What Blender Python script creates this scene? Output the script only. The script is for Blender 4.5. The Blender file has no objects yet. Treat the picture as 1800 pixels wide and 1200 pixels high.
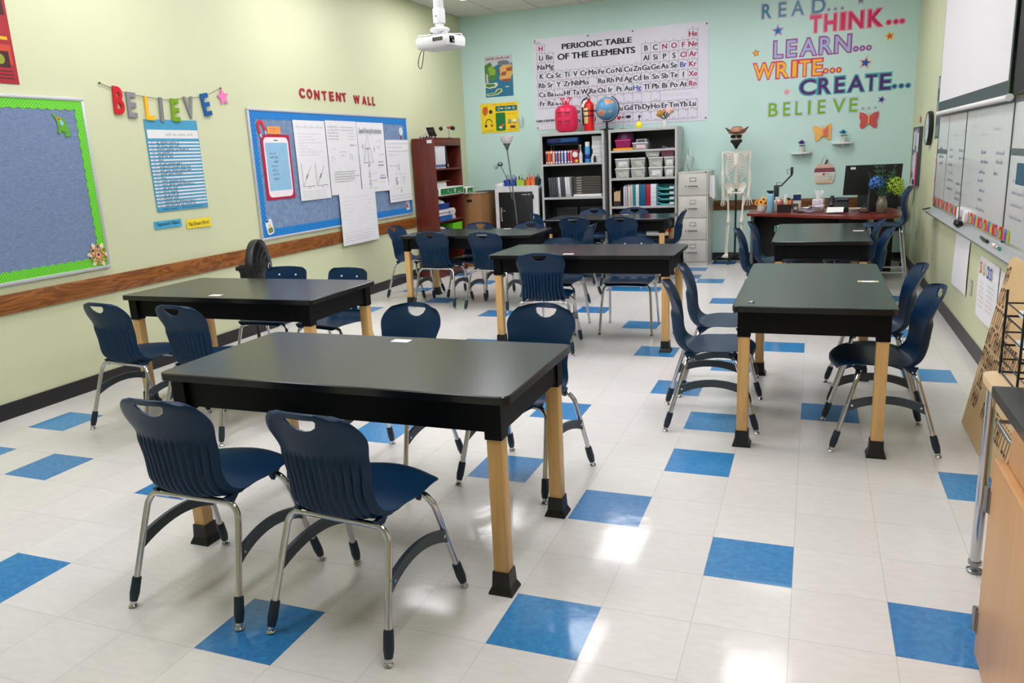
import bpy, bmesh, math, random
from mathutils import Matrix, Vector
S = bpy.context.scene
COL = S.collection
PI = math.pi
R = math.radians
random.seed(7)

# ------------------------------------------------------------------ camera, world, exposure
XL, XR, YB, YF, ZC = -3.95, 2.03, 8.93, -4.2, 3.50      # the room's inner faces

def look_axes(yaw, pitch, roll):
    f = Vector((math.sin(yaw)*math.cos(pitch), math.cos(yaw)*math.cos(pitch), -math.sin(pitch)))
    r = Vector((math.cos(yaw), -math.sin(yaw), 0)); u = r.cross(f)
    return r*math.cos(roll)+u*math.sin(roll), -r*math.sin(roll)+u*math.cos(roll), f

cam_data = bpy.data.cameras.new('camera'); cam = bpy.data.objects.new('camera', cam_data); COL.objects.link(cam)
cr, cu, cf = look_axes(-0.37453, 0.2345, -0.04832)
cam.matrix_world = Matrix(((cr.x, cu.x, -cf.x, 0.92996), (cr.y, cu.y, -cf.y, -2.00362), (cr.z, cu.z, -cf.z, 1.52236), (0, 0, 0, 1)))
cam_data.sensor_width = 36.0; cam_data.sensor_fit = 'HORIZONTAL'; cam_data.lens = 36.0*1360.51/1800.0
cam_data.clip_start = 0.05; cam_data.clip_end = 60
S.camera = cam
w = bpy.data.worlds.new('world'); S.world = w; w.use_nodes = True
w.node_tree.nodes['Background'].inputs[0].default_value = (0.9, 0.95, 1.0, 1)
w.node_tree.nodes['Background'].inputs[1].default_value = 0.25
S.view_settings.view_transform = 'Standard'; S.view_settings.look = 'None'
S.view_settings.gamma = 1.0; S.view_settings.use_curve_mapping = False
S.view_settings.exposure = 0.86
LIGHT_POWER = 7.0

# ------------------------------------------------------------------ materials
def lin(c):
    c = c/255.0
    return c/12.92 if c <= 0.04045 else ((c+0.055)/1.055)**2.4
MATS = {}
def mat(r, g, b, rough=0.55, metal=0.0, var=0.05, scale=14.0, spec=0.5, bump=0.0, emit=0.0, alpha=1.0, trans=0.0, coat=0.0, stretch=None, detail=3.0):
    key = (r, g, b, rough, metal, var, scale, spec, bump, emit, alpha, trans, coat, stretch, detail)
    if key in MATS: return MATS[key]
    m = bpy.data.materials.new('material_%02x%02x%02x' % (int(r), int(g), int(b))); m.use_nodes = True
    nt = m.node_tree; N = nt.nodes; L = nt.links; bs = N['Principled BSDF']
    col = (lin(r), lin(g), lin(b), 1)
    bs.inputs['Base Color'].default_value = col
    bs.inputs['Roughness'].default_value = rough; bs.inputs['Metallic'].default_value = metal
    bs.inputs['Specular IOR Level'].default_value = spec
    if coat: bs.inputs['Coat Weight'].default_value = coat; bs.inputs['Coat Roughness'].default_value = 0.08
    if trans: bs.inputs['Transmission Weight'].default_value = trans; bs.inputs['IOR'].default_value = 1.3
    if alpha < 1: bs.inputs['Alpha'].default_value = alpha
    tc = N.new('ShaderNodeTexCoord'); mp = N.new('ShaderNodeMapping'); nz = N.new('ShaderNodeTexNoise')
    L.new(tc.outputs['Object'], mp.inputs['Vector']); L.new(mp.outputs['Vector'], nz.inputs['Vector'])
    if stretch: mp.inputs['Scale'].default_value = stretch
    nz.inputs['Scale'].default_value = scale; nz.inputs['Detail'].default_value = detail
    if var:
        mx = N.new('ShaderNodeMix'); mx.data_type = 'RGBA'
        mx.inputs[6].default_value = tuple(max(0, c*(1-var*2)) for c in col[:3])+(1,)
        mx.inputs[7].default_value = tuple(min(1, c*(1+var*2)) for c in col[:3])+(1,)
        L.new(nz.outputs['Fac'], mx.inputs[0]); L.new(mx.outputs[2], bs.inputs['Base Color'])
    if bump:
        bp = N.new('ShaderNodeBump'); bp.inputs['Strength'].default_value = bump; bp.inputs['Distance'].default_value = 0.01
        L.new(nz.outputs['Fac'], bp.inputs['Height']); L.new(bp.outputs['Normal'], bs.inputs['Normal'])
    if emit:
        bs.inputs['Emission Color'].default_value = col; bs.inputs['Emission Strength'].default_value = emit
    MATS[key] = m
    return m

def wood(c1, c2, axis, rough=0.4, scale=9.0, name='wood', contrast=1.0, dist=2.2, coat=0.0, grain=0.09, freq=14.0):
    """plank grain running along one object axis"""
    m = bpy.data.materials.new('material_'+name); m.use_nodes = True
    nt = m.node_tree; N = nt.nodes; L = nt.links; bs = N['Principled BSDF']
    tc = N.new('ShaderNodeTexCoord'); mp = N.new('ShaderNodeMapping')
    sc = [scale, scale, scale]; sc[axis] = scale*grain; mp.inputs['Scale'].default_value = sc
    L.new(tc.outputs['Object'], mp.inputs['Vector'])
    nz = N.new('ShaderNodeTexNoise'); nz.inputs['Scale'].default_value = 1.3; nz.inputs['Detail'].default_value = 4; nz.inputs['Distortion'].default_value = dist
    L.new(mp.outputs['Vector'], nz.inputs['Vector'])
    wv = N.new('ShaderNodeMath'); wv.operation = 'MULTIPLY'; wv.inputs[1].default_value = freq
    L.new(nz.outputs['Fac'], wv.inputs[0])
    sn = N.new('ShaderNodeMath'); sn.operation = 'SINE'; L.new(wv.outputs[0], sn.inputs[0])
    ab = N.new('ShaderNodeMath'); ab.operation = 'MULTIPLY_ADD'; ab.inputs[1].default_value = 0.5*contrast; ab.inputs[2].default_value = 0.5
    L.new(sn.outputs[0], ab.inputs[0])
    fn = N.new('ShaderNodeTexNoise'); fn.inputs['Scale'].default_value = 9.0; fn.inputs['Detail'].default_value = 3
    L.new(mp.outputs['Vector'], fn.inputs['Vector'])
    av = N.new('ShaderNodeMath'); av.operation = 'MULTIPLY_ADD'; av.inputs[1].default_value = 0.35; av.inputs[2].default_value = -0.17
    L.new(fn.outputs['Fac'], av.inputs[0])
    ad = N.new('ShaderNodeMath'); ad.operation = 'ADD'; ad.use_clamp = True; L.new(ab.outputs[0], ad.inputs[0]); L.new(av.outputs[0], ad.inputs[1])
    mx = N.new('ShaderNodeMix'); mx.data_type = 'RGBA'
    mx.inputs[6].default_value = tuple(lin(c) for c in c1)+(1,); mx.inputs[7].default_value = tuple(lin(c) for c in c2)+(1,)
    L.new(ad.outputs[0], mx.inputs[0]); L.new(mx.outputs[2], bs.inputs['Base Color'])
    bs.inputs['Roughness'].default_value = rough
    if coat: bs.inputs['Coat Weight'].default_value = coat; bs.inputs['Coat Roughness'].default_value = 0.15
    return m

# ------------------------------------------------------------------ mesh building
class MB:
    """collects shapes; build() links them as ONE mesh object"""
    def __init__(self): self.v = []; self.f = []; self.mi = []; self.sm = []; self.M = None
    def add(self, vs, fs, m=0, smooth=False):
        o = len(self.v)
        if self.M is not None: vs = [tuple(self.M @ Vector(p)) for p in vs]
        self.v.extend(tuple(p) for p in vs)
        for f in fs: self.f.append([i+o for i in f]); self.mi.append(m); self.sm.append(smooth)
        return self
    def box(self, x0, x1, y0, y1, z0, z1, m=0):
        v = [(x0,y0,z0),(x1,y0,z0),(x1,y1,z0),(x0,y1,z0),(x0,y0,z1),(x1,y0,z1),(x1,y1,z1),(x0,y1,z1)]
        return self.add(v, [(0,3,2,1),(4,5,6,7),(0,1,5,4),(1,2,6,5),(2,3,7,6),(3,0,4,7)], m)
    def rbox(self, x0, x1, y0, y1, z0, z1, b=0.005, m=0, seg=2):
        bm = bmesh.new(); bmesh.ops.create_cube(bm, size=1.0)
        bmesh.ops.scale(bm, vec=(x1-x0, y1-y0, z1-z0), verts=bm.verts)
        bmesh.ops.translate(bm, vec=((x0+x1)/2, (y0+y1)/2, (z0+z1)/2), verts=bm.verts)
        bmesh.ops.bevel(bm, geom=list(bm.edges), offset=b, segments=seg, profile=0.5, affect='EDGES')
        bm.verts.index_update()
        self.add([tuple(v.co) for v in bm.verts], [[v.index for v in f.verts] for f in bm.faces], m, True)
        bm.free(); return self
    def prism(self, poly, z0, z1, m=0, top=None, smooth=False):
        n = len(poly); a = sum(poly[i][0]*poly[(i+1) % n][1]-poly[(i+1) % n][0]*poly[i][1] for i in range(n))
        if a < 0: poly = poly[::-1]
        v = [(p[0], p[1], z0) for p in poly]+[(p[0], p[1], z1) for p in poly]
        self.add(v, [list(range(n))[::-1]]+[[i, (i+1) % n, n+(i+1) % n, n+i] for i in range(n)], m, smooth)
        self.add(v[n:], [list(range(n))], m if top is None else top)
        return self
    def flat(self, poly, z, m=0):
        n = len(poly); a = sum(poly[i][0]*poly[(i+1) % n][1]-poly[(i+1) % n][0]*poly[i][1] for i in range(n))
        if a < 0: poly = poly[::-1]
        return self.add([(p[0], p[1], z) for p in poly], [list(range(n))], m)
    def tube(self, pts, r, n=10, m=0, closed=False, caps=True):
        P = [Vector(p) for p in pts]; k = len(P); rr = r if isinstance(r, (list, tuple)) else [r]*k
        rings = []; up = None
        for i in range(k):
            if closed: t = (P[(i+1) % k]-P[i-1])
            elif i == 0: t = P[1]-P[0]
            elif i == k-1: t = P[-1]-P[-2]
            else: t = (P[i+1]-P[i]).normalized()+(P[i]-P[i-1]).normalized()
            t.normalize()
            if up is None:
                up = Vector((0, 0, 1)) if abs(t.z) < 0.9 else Vector((1, 0, 0))
            a = (up-t*up.dot(t)).normalized(); b = t.cross(a); up = a
            rings.append([P[i]+(a*math.cos(2*PI*j/n)+b*math.sin(2*PI*j/n))*rr[i] for j in range(n)])
        v = [p for rg in rings for p in rg]; f = []
        for i in range(k if closed else k-1):
            i2 = (i+1) % k
            for j in range(n): f.append((i*n+j, i*n+(j+1) % n, i2*n+(j+1) % n, i2*n+j))
        self.add(v, f, m, True)
        if caps and not closed:
            self.add(rings[0], [list(range(n))[::-1]], m); self.add(rings[-1], [list(range(n))], m)
        return self
    def cyl(self, p0, p1, r0, r1=None, n=20, m=0): return self.tube([p0, p1], [r0, r0 if r1 is None else r1], n, m)
    def lathe(self, prof, n=24, c=(0, 0, 0), m=0, sx=1.0, sy=1.0):
        k = len(prof); v = [(c[0]+r*sx*math.cos(2*PI*j/n), c[1]+r*sy*math.sin(2*PI*j/n), c[2]+z) for r, z in prof for j in range(n)]
        f = [(i*n+j, i*n+(j+1) % n, (i+1)*n+(j+1) % n, (i+1)*n+j) for i in range(k-1) for j in range(n)]
        self.add(v, f, m, True)
        if prof[0][0] > 1e-5: self.add(v[:n], [list(range(n))[::-1]], m)
        if prof[-1][0] > 1e-5: self.add(v[-n:], [list(range(n))], m)
        return self
    def ball(self, c, r, n=14, k=8, m=0, s=(1, 1, 1)):
        prof = [(r*math.sin(PI*i/k), -r*math.cos(PI*i/k)) for i in range(k+1)]
        prof[0] = (1e-4*r, -r); prof[-1] = (1e-4*r, r)
        v = [(c[0]+a*s[0]*math.cos(2*PI*j/n), c[1]+a*s[1]*math.sin(2*PI*j/n), c[2]+z*s[2]) for a, z in prof for j in range(n)]
        f = [(i*n+j, i*n+(j+1) % n, (i+1)*n+(j+1) % n, (i+1)*n+j) for i in range(k) for j in range(n)]
        return self.add(v, f, m, True)
    def ribbon(self, pts, wd, z, m=0):
        v = []; k = len(pts)
        for i, p in enumerate(pts):
            a = pts[max(0, i-1)]; b = pts[min(k-1, i+1)]; dx, dy = b[0]-a[0], b[1]-a[1]; l = math.hypot(dx, dy) or 1
            v += [(p[0]-dy/l*wd/2, p[1]+dx/l*wd/2, z), (p[0]+dy/l*wd/2, p[1]-dx/l*wd/2, z)]
        return self.add(v, [(2*i+1, 2*i+3, 2*i+2, 2*i) for i in range(k-1)], m)
    def rect(self, x0, y0, x1, y1, z, m=0): return self.add([(x0,y0,z),(x1,y0,z),(x1,y1,z),(x0,y1,z)], [(0,1,2,3)], m)
    def scrawl(self, x, y, wd, h, z, seed, lw=0.003, m=0):
        """a line of joined-up handwriting"""
        rnd = random.Random(seed); px = x
        while px < x+wd:
            ww = min(rnd.uniform(1.5, 5.0)*h, x+wd-px); pts = []; k = max(3, int(ww/(h*0.28)))
            for i in range(k):
                hh = h*(rnd.choice((0.5, 0.55, 0.6, 1.0)) if i % 2 else rnd.uniform(-0.08, 0.08))
                pts.append((px+ww*i/k, y+hh))
            self.ribbon(pts, lw, z, m); px += ww+h*0.55
        return self
    def build(self, name, mats, parent=None, loc=None, rotz=0.0, matrix=None, sharp=40):
        me = bpy.data.meshes.new(name); me.from_pydata(self.v, [], self.f)
        if not isinstance(mats, (list, tuple)): mats = [mats]
        for mm in mats: me.materials.append(mm)
        me.polygons.foreach_set('material_index', self.mi); me.polygons.foreach_set('use_smooth', self.sm); me.update()
        if any(self.sm) and sharp: me.set_sharp_from_angle(angle=R(sharp))
        o = bpy.data.objects.new(name, me); COL.objects.link(o)
        if parent is not None: o.parent = parent
        if matrix is not None: o.matrix_basis = matrix
        elif loc is not None or rotz:
            o.matrix_basis = Matrix.Translation(loc or (0, 0, 0)) @ Matrix.Rotation(rotz, 4, 'Z')
        return o

def tag(o, label, cat, group=None, kind=None):
    o['label'] = label; o['category'] = cat
    if group: o['group'] = group
    if kind: o['kind'] = kind
    return o
def thing(name, label, cat, loc=(0, 0, 0), rotz=0.0, group=None, matrix=None):
    o = bpy.data.objects.new(name, None); COL.objects.link(o); o.empty_display_size = 0.05
    o.matrix_basis = matrix if matrix is not None else Matrix.Translation(loc) @ Matrix.Rotation(rotz, 4, 'Z')
    return tag(o, label, cat, group)
def struct(o, kind='structure'): o['kind'] = kind; return o
KIDS = {}
def dup(root, matrix, label=None, group=None):
    """a copy of a thing with copies of its parts and sub-parts (mesh data shared)"""
    r = root.copy(); COL.objects.link(r); r.matrix_basis = matrix
    if label: r['label'] = label
    if group: r['group'] = group
    for ch in list(root.children):
        c = ch.copy(); COL.objects.link(c); c.parent = r
        for g in list(ch.children):
            d = g.copy(); COL.objects.link(d); d.parent = c
    return r
def place(x, y, deg, z=0.0): return Matrix.Translation((x, y, z)) @ Matrix.Rotation(R(deg), 4, 'Z')

def onwall(side, a, z, off=0.002, tilt=0.0):
    """local x to the viewer's right, local y up, local z out of the wall"""
    if side == 'left': m = Matrix(((0,0,1,XL+off),(1,0,0,a),(0,1,0,z),(0,0,0,1)))
    elif side == 'back': m = Matrix(((1,0,0,a),(0,0,-1,YB-off),(0,1,0,z),(0,0,0,1)))
    else: m = Matrix(((0,0,-1,XR-off),(-1,0,0,a),(0,1,0,z),(0,0,0,1)))
    return m @ Matrix.Rotation(R(tilt), 4, 'Z') if tilt else m

# ------------------------------------------------------------------ lettering
TXT = {}
def glyphs(s, bold=0.0, depth=0.0, shear=0.0):
    key = (s, bold, depth, shear)
    if key in TXT: return TXT[key]
    cu_ = bpy.data.curves.new('lettering', 'FONT'); cu_.body = s; cu_.size = 1.0; cu_.offset = bold; cu_.extrude = depth/2; cu_.shear = shear
    cu_.resolution_u = 4; cu_.fill_mode = 'BOTH' if depth else 'FRONT'
    ob = bpy.data.objects.new('lettering', cu_); me = ob.to_mesh()
    vs = [tuple(v.co) for v in me.vertices]; fs = [list(p.vertices) for p in me.polygons]
    ob.to_mesh_clear(); bpy.data.objects.remove(ob); bpy.data.curves.remove(cu_)
    TXT[key] = (vs, fs); return TXT[key]
CAP = 0.7
def text(mb, s, x, y, h, z=0.0, m=0, bold=0.0, align='L', width=None, depth=0.0, shear=0.0, fit=False):
    """cap height h, baseline y; width squeezes the line to that length"""
    vs, fs = glyphs(s, bold, depth/(h/CAP) if depth else 0.0, shear)
    if not vs: return mb
    x0 = min(v[0] for v in vs); x1 = max(v[0] for v in vs); k = h/CAP; kx = k if width is None else width/(x1-x0)
    y0 = 0.0; ky = k
    if fit: y0 = min(v[1] for v in vs); ky = h/(max(v[1] for v in vs)-y0)
    tw = (x1-x0)*kx; ox = x-(tw/2 if align == 'C' else tw if align == 'R' else 0)
    return mb.add([(ox+(v[0]-x0)*kx, y+(v[1]-y0)*ky, z+v[2]*k+(depth/2 if depth else 0)) for v in vs], fs, m)

def disc(cx, cy, r, n=16, sx=1.0): return [(cx+r*sx*math.cos(2*PI*i/n), cy+r*math.sin(2*PI*i/n)) for i in range(n)]
def star(cx, cy, r, q=0.45, n=5, a0=90): return [(cx+(r if i % 2 == 0 else r*q)*math.cos(R(a0)+PI*i/n), cy+(r if i % 2 == 0 else r*q)*math.sin(R(a0)+PI*i/n)) for i in range(2*n)]
def rrect(x0, y0, x1, y1, r, n=5):
    o = []
    for cx, cy, a in ((x1-r, y1-r, 0), (x0+r, y1-r, 90), (x0+r, y0+r, 180), (x1-r, y0+r, 270)):
        for i in range(n+1): o.append((cx+r*math.cos(R(a+90*i/n)), cy+r*math.sin(R(a+90*i/n))))
    return o
def spline(pts, k=6):
    """Catmull-Rom through the points"""
    P = [Vector(p) for p in pts]; o = []
    for i in range(len(P)-1):
        a = P[i-1] if i else P[0]*2-P[1]; b = P[i]; c = P[i+1]; d = P[i+2] if i+2 < len(P) else P[-1]*2-P[-2]
        for j in range(k):
            t = j/k; o.append(0.5*((2*b)+(c-a)*t+(2*a-5*b+4*c-d)*t*t+(3*b-a-3*c+d)*t**3))
    o.append(P[-1]); return [tuple(p) for p in o]

BLACK = mat(16, 17, 20, 0.45); WHITE = mat(236, 236, 234, 0.55, var=0.02); PAPER = mat(238, 238, 240, 0.75, var=0.02)
CHROME = mat(200, 200, 205, 0.12, 1.0, var=0.02); STEEL = mat(150, 152, 156, 0.3, 1.0, var=0.04)
INK = mat(30, 30, 34, 0.7, var=0.0); INKGREY = mat(120, 120, 126, 0.8, var=0.0); INKRED = mat(205, 70, 80, 0.7, var=0.0); INKBLUE = mat(55, 65, 120, 0.7, var=0.0)
CLEAR = mat(225, 230, 232, 0.15, var=0.0, alpha=0.35)
# ------------------------------------------------------------------ the room
T = 0.3048
BLUE_TILES = {(0,0),(-3,-1),(2,2),(0,3),(1,5),(-2,4),(4,1),(1,7),(3,8),(-2,7),(5,5),(-10,2),(-7,-1),(-12,4),(0,9),(1,11),(5,11),(2,13),(5,15),
    (-1,12),(-2,15),(0,19),(-1,23),(-7,2),(-12,2),(-12,20),(-10,18),(-10,22),(-12,24),(-12,16),(-7,16),(-2,24),(-2,26),(-1,28),(-3,21),(-4,17),
    (-5,9),(-6,12),(-4,-3),(-9,-2),(3,-2),(-1,-4),(5,-3),(-5,5),(-8,8),(-4,21),(3,24),(5,20),(-6,24),(-8,26)}
def floor_material(name, c1, c2, streak):
    m = bpy.data.materials.new(name); m.use_nodes = True
    nt = m.node_tree; N = nt.nodes; L = nt.links; bs = N['Principled BSDF']
    tc = N.new('ShaderNodeTexCoord'); sx = N.new('ShaderNodeSeparateXYZ'); L.new(tc.outputs['Object'], sx.inputs[0])
    def tile_axis(o):
        d = N.new('ShaderNodeMath'); d.operation = 'DIVIDE'; d.inputs[1].default_value = T; L.new(o, d.inputs[0])
        f = N.new('ShaderNodeMath'); f.operation = 'FRACT'; L.new(d.outputs[0], f.inputs[0])
        p = N.new('ShaderNodeMath'); p.operation = 'PINGPONG'; p.inputs[1].default_value = 0.5; L.new(f.outputs[0], p.inputs[0])
        g = N.new('ShaderNodeMath'); g.operation = 'GREATER_THAN'; g.inputs[1].default_value = 0.0042; L.new(p.outputs[0], g.inputs[0])
        fl = N.new('ShaderNodeMath'); fl.operation = 'FLOOR'; L.new(d.outputs[0], fl.inputs[0])
        return g.outputs[0], fl.outputs[0]
    gx, ix = tile_axis(sx.outputs[0]); gy, iy = tile_axis(sx.outputs[1])
    jn = N.new('ShaderNodeMath'); jn.operation = 'MULTIPLY'; L.new(gx, jn.inputs[0]); L.new(gy, jn.inputs[1])
    cb = N.new('ShaderNodeCombineXYZ'); L.new(ix, cb.inputs[0]); L.new(iy, cb.inputs[1])
    wn = N.new('ShaderNodeTexWhiteNoise'); wn.noise_dimensions = '3D'; L.new(cb.outputs[0], wn.inputs['Vector'])
    mp = N.new('ShaderNodeMapping'); mp.inputs['Scale'].default_value = (streak, 30, 1); mp.inputs['Rotation'].default_value = (0, 0, 0.6)
    L.new(tc.outputs['Object'], mp.inputs['Vector'])
    nz = N.new('ShaderNodeTexNoise'); nz.inputs['Scale'].default_value = 1.6; nz.inputs['Detail'].default_value = 5; nz.inputs['Distortion'].default_value = 0.6
    L.new(mp.outputs['Vector'], nz.inputs['Vector'])
    rp = N.new('ShaderNodeMapRange'); rp.inputs[1].default_value = 0.35; rp.inputs[2].default_value = 0.7; L.new(nz.outputs['Fac'], rp.inputs[0])
    ad = N.new('ShaderNodeMath'); ad.operation = 'MULTIPLY_ADD'; ad.inputs[1].default_value = 0.55; L.new(rp.outputs[0], ad.inputs[0])
    sc = N.new('ShaderNodeMath'); sc.operation = 'MULTIPLY'; sc.inputs[1].default_value = 0.45; L.new(wn.outputs['Value'], sc.inputs[0]); L.new(sc.outputs[0], ad.inputs[2])
    mx = N.new('ShaderNodeMix'); mx.data_type = 'RGBA'
    mx.inputs[6].default_value = tuple(lin(c) for c in c1)+(1,); mx.inputs[7].default_value = tuple(lin(c) for c in c2)+(1,)
    L.new(ad.outputs[0], mx.inputs[0])
    m2 = N.new('ShaderNodeMix'); m2.data_type = 'RGBA'; m2.inputs[6].default_value = tuple(lin(c*0.9) for c in c1)+(1,)
    L.new(jn.outputs[0], m2.inputs[0]); L.new(mx.outputs[2], m2.inputs[7]); L.new(m2.outputs[2], bs.inputs['Base Color'])
    bs.inputs['Roughness'].default_value = 0.42; bs.inputs['Coat Weight'].default_value = 0.5; bs.inputs['Coat Roughness'].default_value = 0.09
    n2 = N.new('ShaderNodeTexNoise'); n2.inputs['Scale'].default_value = 5.0; n2.inputs['Detail'].default_value = 4; L.new(tc.outputs['Object'], n2.inputs['Vector'])
    bp = N.new('ShaderNodeBump'); bp.inputs['Strength'].default_value = 0.06; bp.inputs['Distance'].default_value = 0.02
    L.new(n2.outputs['Fac'], bp.inputs['Height']); L.new(bp.outputs['Normal'], bs.inputs['Coat Normal'])
    return m
b = MB()
xs = sorted({XL, XR} | {i*T for i in range(-13, 8) if XL < i*T < XR}); ys = sorted({YF, YB} | {i*T for i in range(-14, 31) if YF < i*T < YB})
for i in range(len(xs)-1):
    for j in range(len(ys)-1):
        t = (math.floor((xs[i]+xs[i+1])/2/T), math.floor((ys[j]+ys[j+1])/2/T))
        b.rect(xs[i], ys[j], xs[i+1], ys[j+1], 0, 1 if t in BLUE_TILES else 0)
struct(b.build('floor', [floor_material('material_floor_beige', (222, 219, 214), (234, 231, 227), 9), floor_material('material_floor_blue', (8, 106, 176), (52, 154, 212), 24)]))

GREENWALL = mat(214, 219, 180, 0.5, var=0.012, scale=3, bump=0.03); MINT = mat(200, 231, 224, 0.5, var=0.012, scale=3, bump=0.03)
def slab(name, box, m): bb = MB(); bb.box(*box); return struct(bb.build(name, m))
slab('wall_left', (XL-0.12, XL, YF, YB, 0, ZC), GREENWALL); slab('wall_right', (XR, XR+0.12, YF, YB, 0, ZC), GREENWALL)
slab('wall_back', (XL-0.12, XR+0.12, YB, YB+0.12, 0, ZC), MINT); slab('wall_front', (XL-0.12, XR+0.12, YF-0.12, YF, 0, ZC), GREENWALL)
# suspended ceiling: grid of tiles with recessed light openings
LIGHT_X = (-3.06, -1.23, 0.60); LIGHT_Y = (7.1, 4.7, 2.3, -0.1)
def ceiling_material():
    m = bpy.data.materials.new('material_ceiling_tile'); m.use_nodes = True
    nt = m.node_tree; N = nt.nodes; L = nt.links; bs = N['Principled BSDF']
    tc = N.new('ShaderNodeTexCoord'); br = N.new('ShaderNodeTexBrick'); br.offset = 0.0; br.squash = 1.0
    mp = N.new('ShaderNodeMapping'); mp.inputs['Location'].default_value = (0.28, 0.0, 0); L.new(tc.outputs['Object'], mp.inputs[0]); L.new(mp.outputs[0], br.inputs['Vector'])
    for k, v in (('Scale', 1.0), ('Mortar Size', 0.011), ('Brick Width', 0.61), ('Row Height', 1.22), ('Mortar Smooth', 0.0)): br.inputs[k].default_value = v
    br.inputs['Color1'].default_value = br.inputs['Color2'].default_value = (lin(222), lin(222), lin(214), 1); br.inputs['Mortar'].default_value = (lin(186), lin(186), lin(178), 1)
    nz = N.new('ShaderNodeTexNoise'); nz.inputs['Scale'].default_value = 120; L.new(tc.outputs['Object'], nz.inputs['Vector'])
    bp = N.new('ShaderNodeBump'); bp.inputs['Strength'].default_value = 0.15; L.new(nz.outputs['Fac'], bp.inputs['Height']); L.new(bp.outputs['Normal'], bs.inputs['Normal'])
    L.new(br.outputs['Color'], bs.inputs['Base Color']); bs.inputs['Roughness'].default_value = 0.9
    return m
b = MB(); b.box(XL-0.12, XR+0.12, YF-0.12, YB+0.12, ZC, ZC+0.1); struct(b.build('ceiling', ceiling_material()))
# skirting and oak chair rail
BASE = mat(22, 22, 26, 0.4, var=0.04)
slab('baseboard_left', (XL, XL+0.012, YF, YB, 0, 0.105), BASE); slab('baseboard_right', (XR-0.012, XR, YF, YB, 0, 0.105), mat(52, 53, 56, 0.45))
slab('baseboard_back', (XL+0.012, XR-0.012, YB-0.012, YB, 0, 0.105), BASE)
OAKY = wood((116, 66, 24), (160, 98, 42), 1, 0.4, 9.0, 'oak_rail', dist=1.0, grain=0.16, freq=40.0); OAKX = wood((92, 56, 24), (132, 86, 42), 0, 0.4, 9.0, 'oak_rail_back', dist=1.0, grain=0.16, freq=40.0)
bb = MB(); bb.rbox(XL, XL+0.02, YF+0.02, 7.14, 0.675, 0.805, 0.004); struct(bb.build('trim_1', OAKY))
bb = MB(); bb.rbox(-0.33, XR-0.002, YB-0.02, YB, 0.68, 0.81, 0.004); struct(bb.build('trim_2', OAKX))
# ceiling lights (recessed two by four foot troffers)
first_light = None
for j, ly in enumerate(LIGHT_Y):
    for i, lx in enumerate(LIGHT_X):
        lab = 'white ceiling light panel, %s row from the back wall, %s' % (('first', 'second', 'third', 'fourth', 'fifth')[j], ('near the left wall', 'in the middle', 'near the right wall')[i])
        if first_light is None:
            first_light = thing('ceiling_light', lab, 'ceiling light', (lx, ly, ZC), group='ceiling light panels')
            bb = MB()
            for q in ((-0.305, 0.305, -0.61, -0.585), (-0.305, 0.305, 0.585, 0.61), (-0.305, -0.28, -0.585, 0.585), (0.28, 0.305, -0.585, 0.585)): bb.box(q[0], q[1], q[2], q[3], -0.025, -0.001)
            bb.build('frame', WHITE, first_light)
            bb = MB(); bb.box(-0.278, 0.278, -0.583, 0.583, -0.02, -0.003); bb.build('diffuser', mat(252, 249, 255, 0.5, var=0.0, emit=LIGHT_POWER), first_light)
        else: dup(first_light, place(lx, ly, 0, ZC), lab)
# ------------------------------------------------------------------ lab tables
TOPM = mat(16, 20, 20, 0.24, var=0.06, scale=30, spec=0.5); APRON = mat(3, 3, 5, 0.5, var=0.05, spec=0.18)
LEGW = wood((206, 158, 92), (228, 186, 122), 2, 0.42, 16.0, 'table_leg_wood', 0.6, 0.8)
def make_table(label):
    t = thing('lab_table', label, 'table', group='black-topped lab tables')
    b = MB(); L, D = 0.75, 0.375
    o = rrect(-L, -D, L, D, 0.035); i_ = rrect(-L+0.004, -D+0.004, L-0.004, D-0.004, 0.032)
    n = len(o); v = [(p[0], p[1], 0.72) for p in o]+[(p[0], p[1], 0.746) for p in o]+[(p[0], p[1], 0.75) for p in i_]
    b.add(v, [list(range(n))[::-1]]+[[k+j, k+(j+1) % n, k+n+(j+1) % n, k+n+j] for k in (0, n) for j in range(n)]+[list(range(2*n, 3*n))], 0, True)
    b.build('tabletop', TOPM, t, sharp=25)
    X, Y = 0.675, 0.318
    for s in (-1, 1):
        b = MB(); b.box(-X, X, s*Y-0.011, s*Y+0.011, 0.605, 0.72); b.build('apron', APRON, t)
    for s in (-1, 1):
        b = MB(); b.box(s*0.692-0.011, s*0.692+0.011, -0.29, 0.29, 0.605, 0.72); b.build('apron', APRON, t)
    for sx in (-1, 1):
        for sy in (-1, 1):
            cx, cy = sx*0.68, sy*0.318; h = 0.0275
            b = MB(); b.rbox(cx-h, cx+h, cy-h, cy+h, 0.06, 0.60, 0.003); lg = b.build('leg', LEGW, t)
            b = MB(); b.box(cx-h-0.004, cx+h+0.004, cy-h-0.004, cy+h+0.004, 0.585, 0.7195); b.build('corner_block', APRON, lg)
            b = MB(); a0, a1, a2 = h+0.018, h+0.005, h+0.004
            v = [(cx+q*sxx, cy+q*syy, z) for q, z in ((a0, 0), (a0, 0.006), (a1+0.002, 0.03), (a2, 0.085)) for sxx, syy in ((-1,-1),(1,-1),(1,1),(-1,1))]
            b.add(v, [(3,2,1,0),(12,13,14,15)]+[(4*k+j, 4*k+(j+1) % 4, 4*k+4+(j+1) % 4, 4*k+4+j) for k in range(3) for j in range(4)]); b.build('foot_boot', mat(10, 10, 12, 0.45), lg)
    return t
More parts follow.
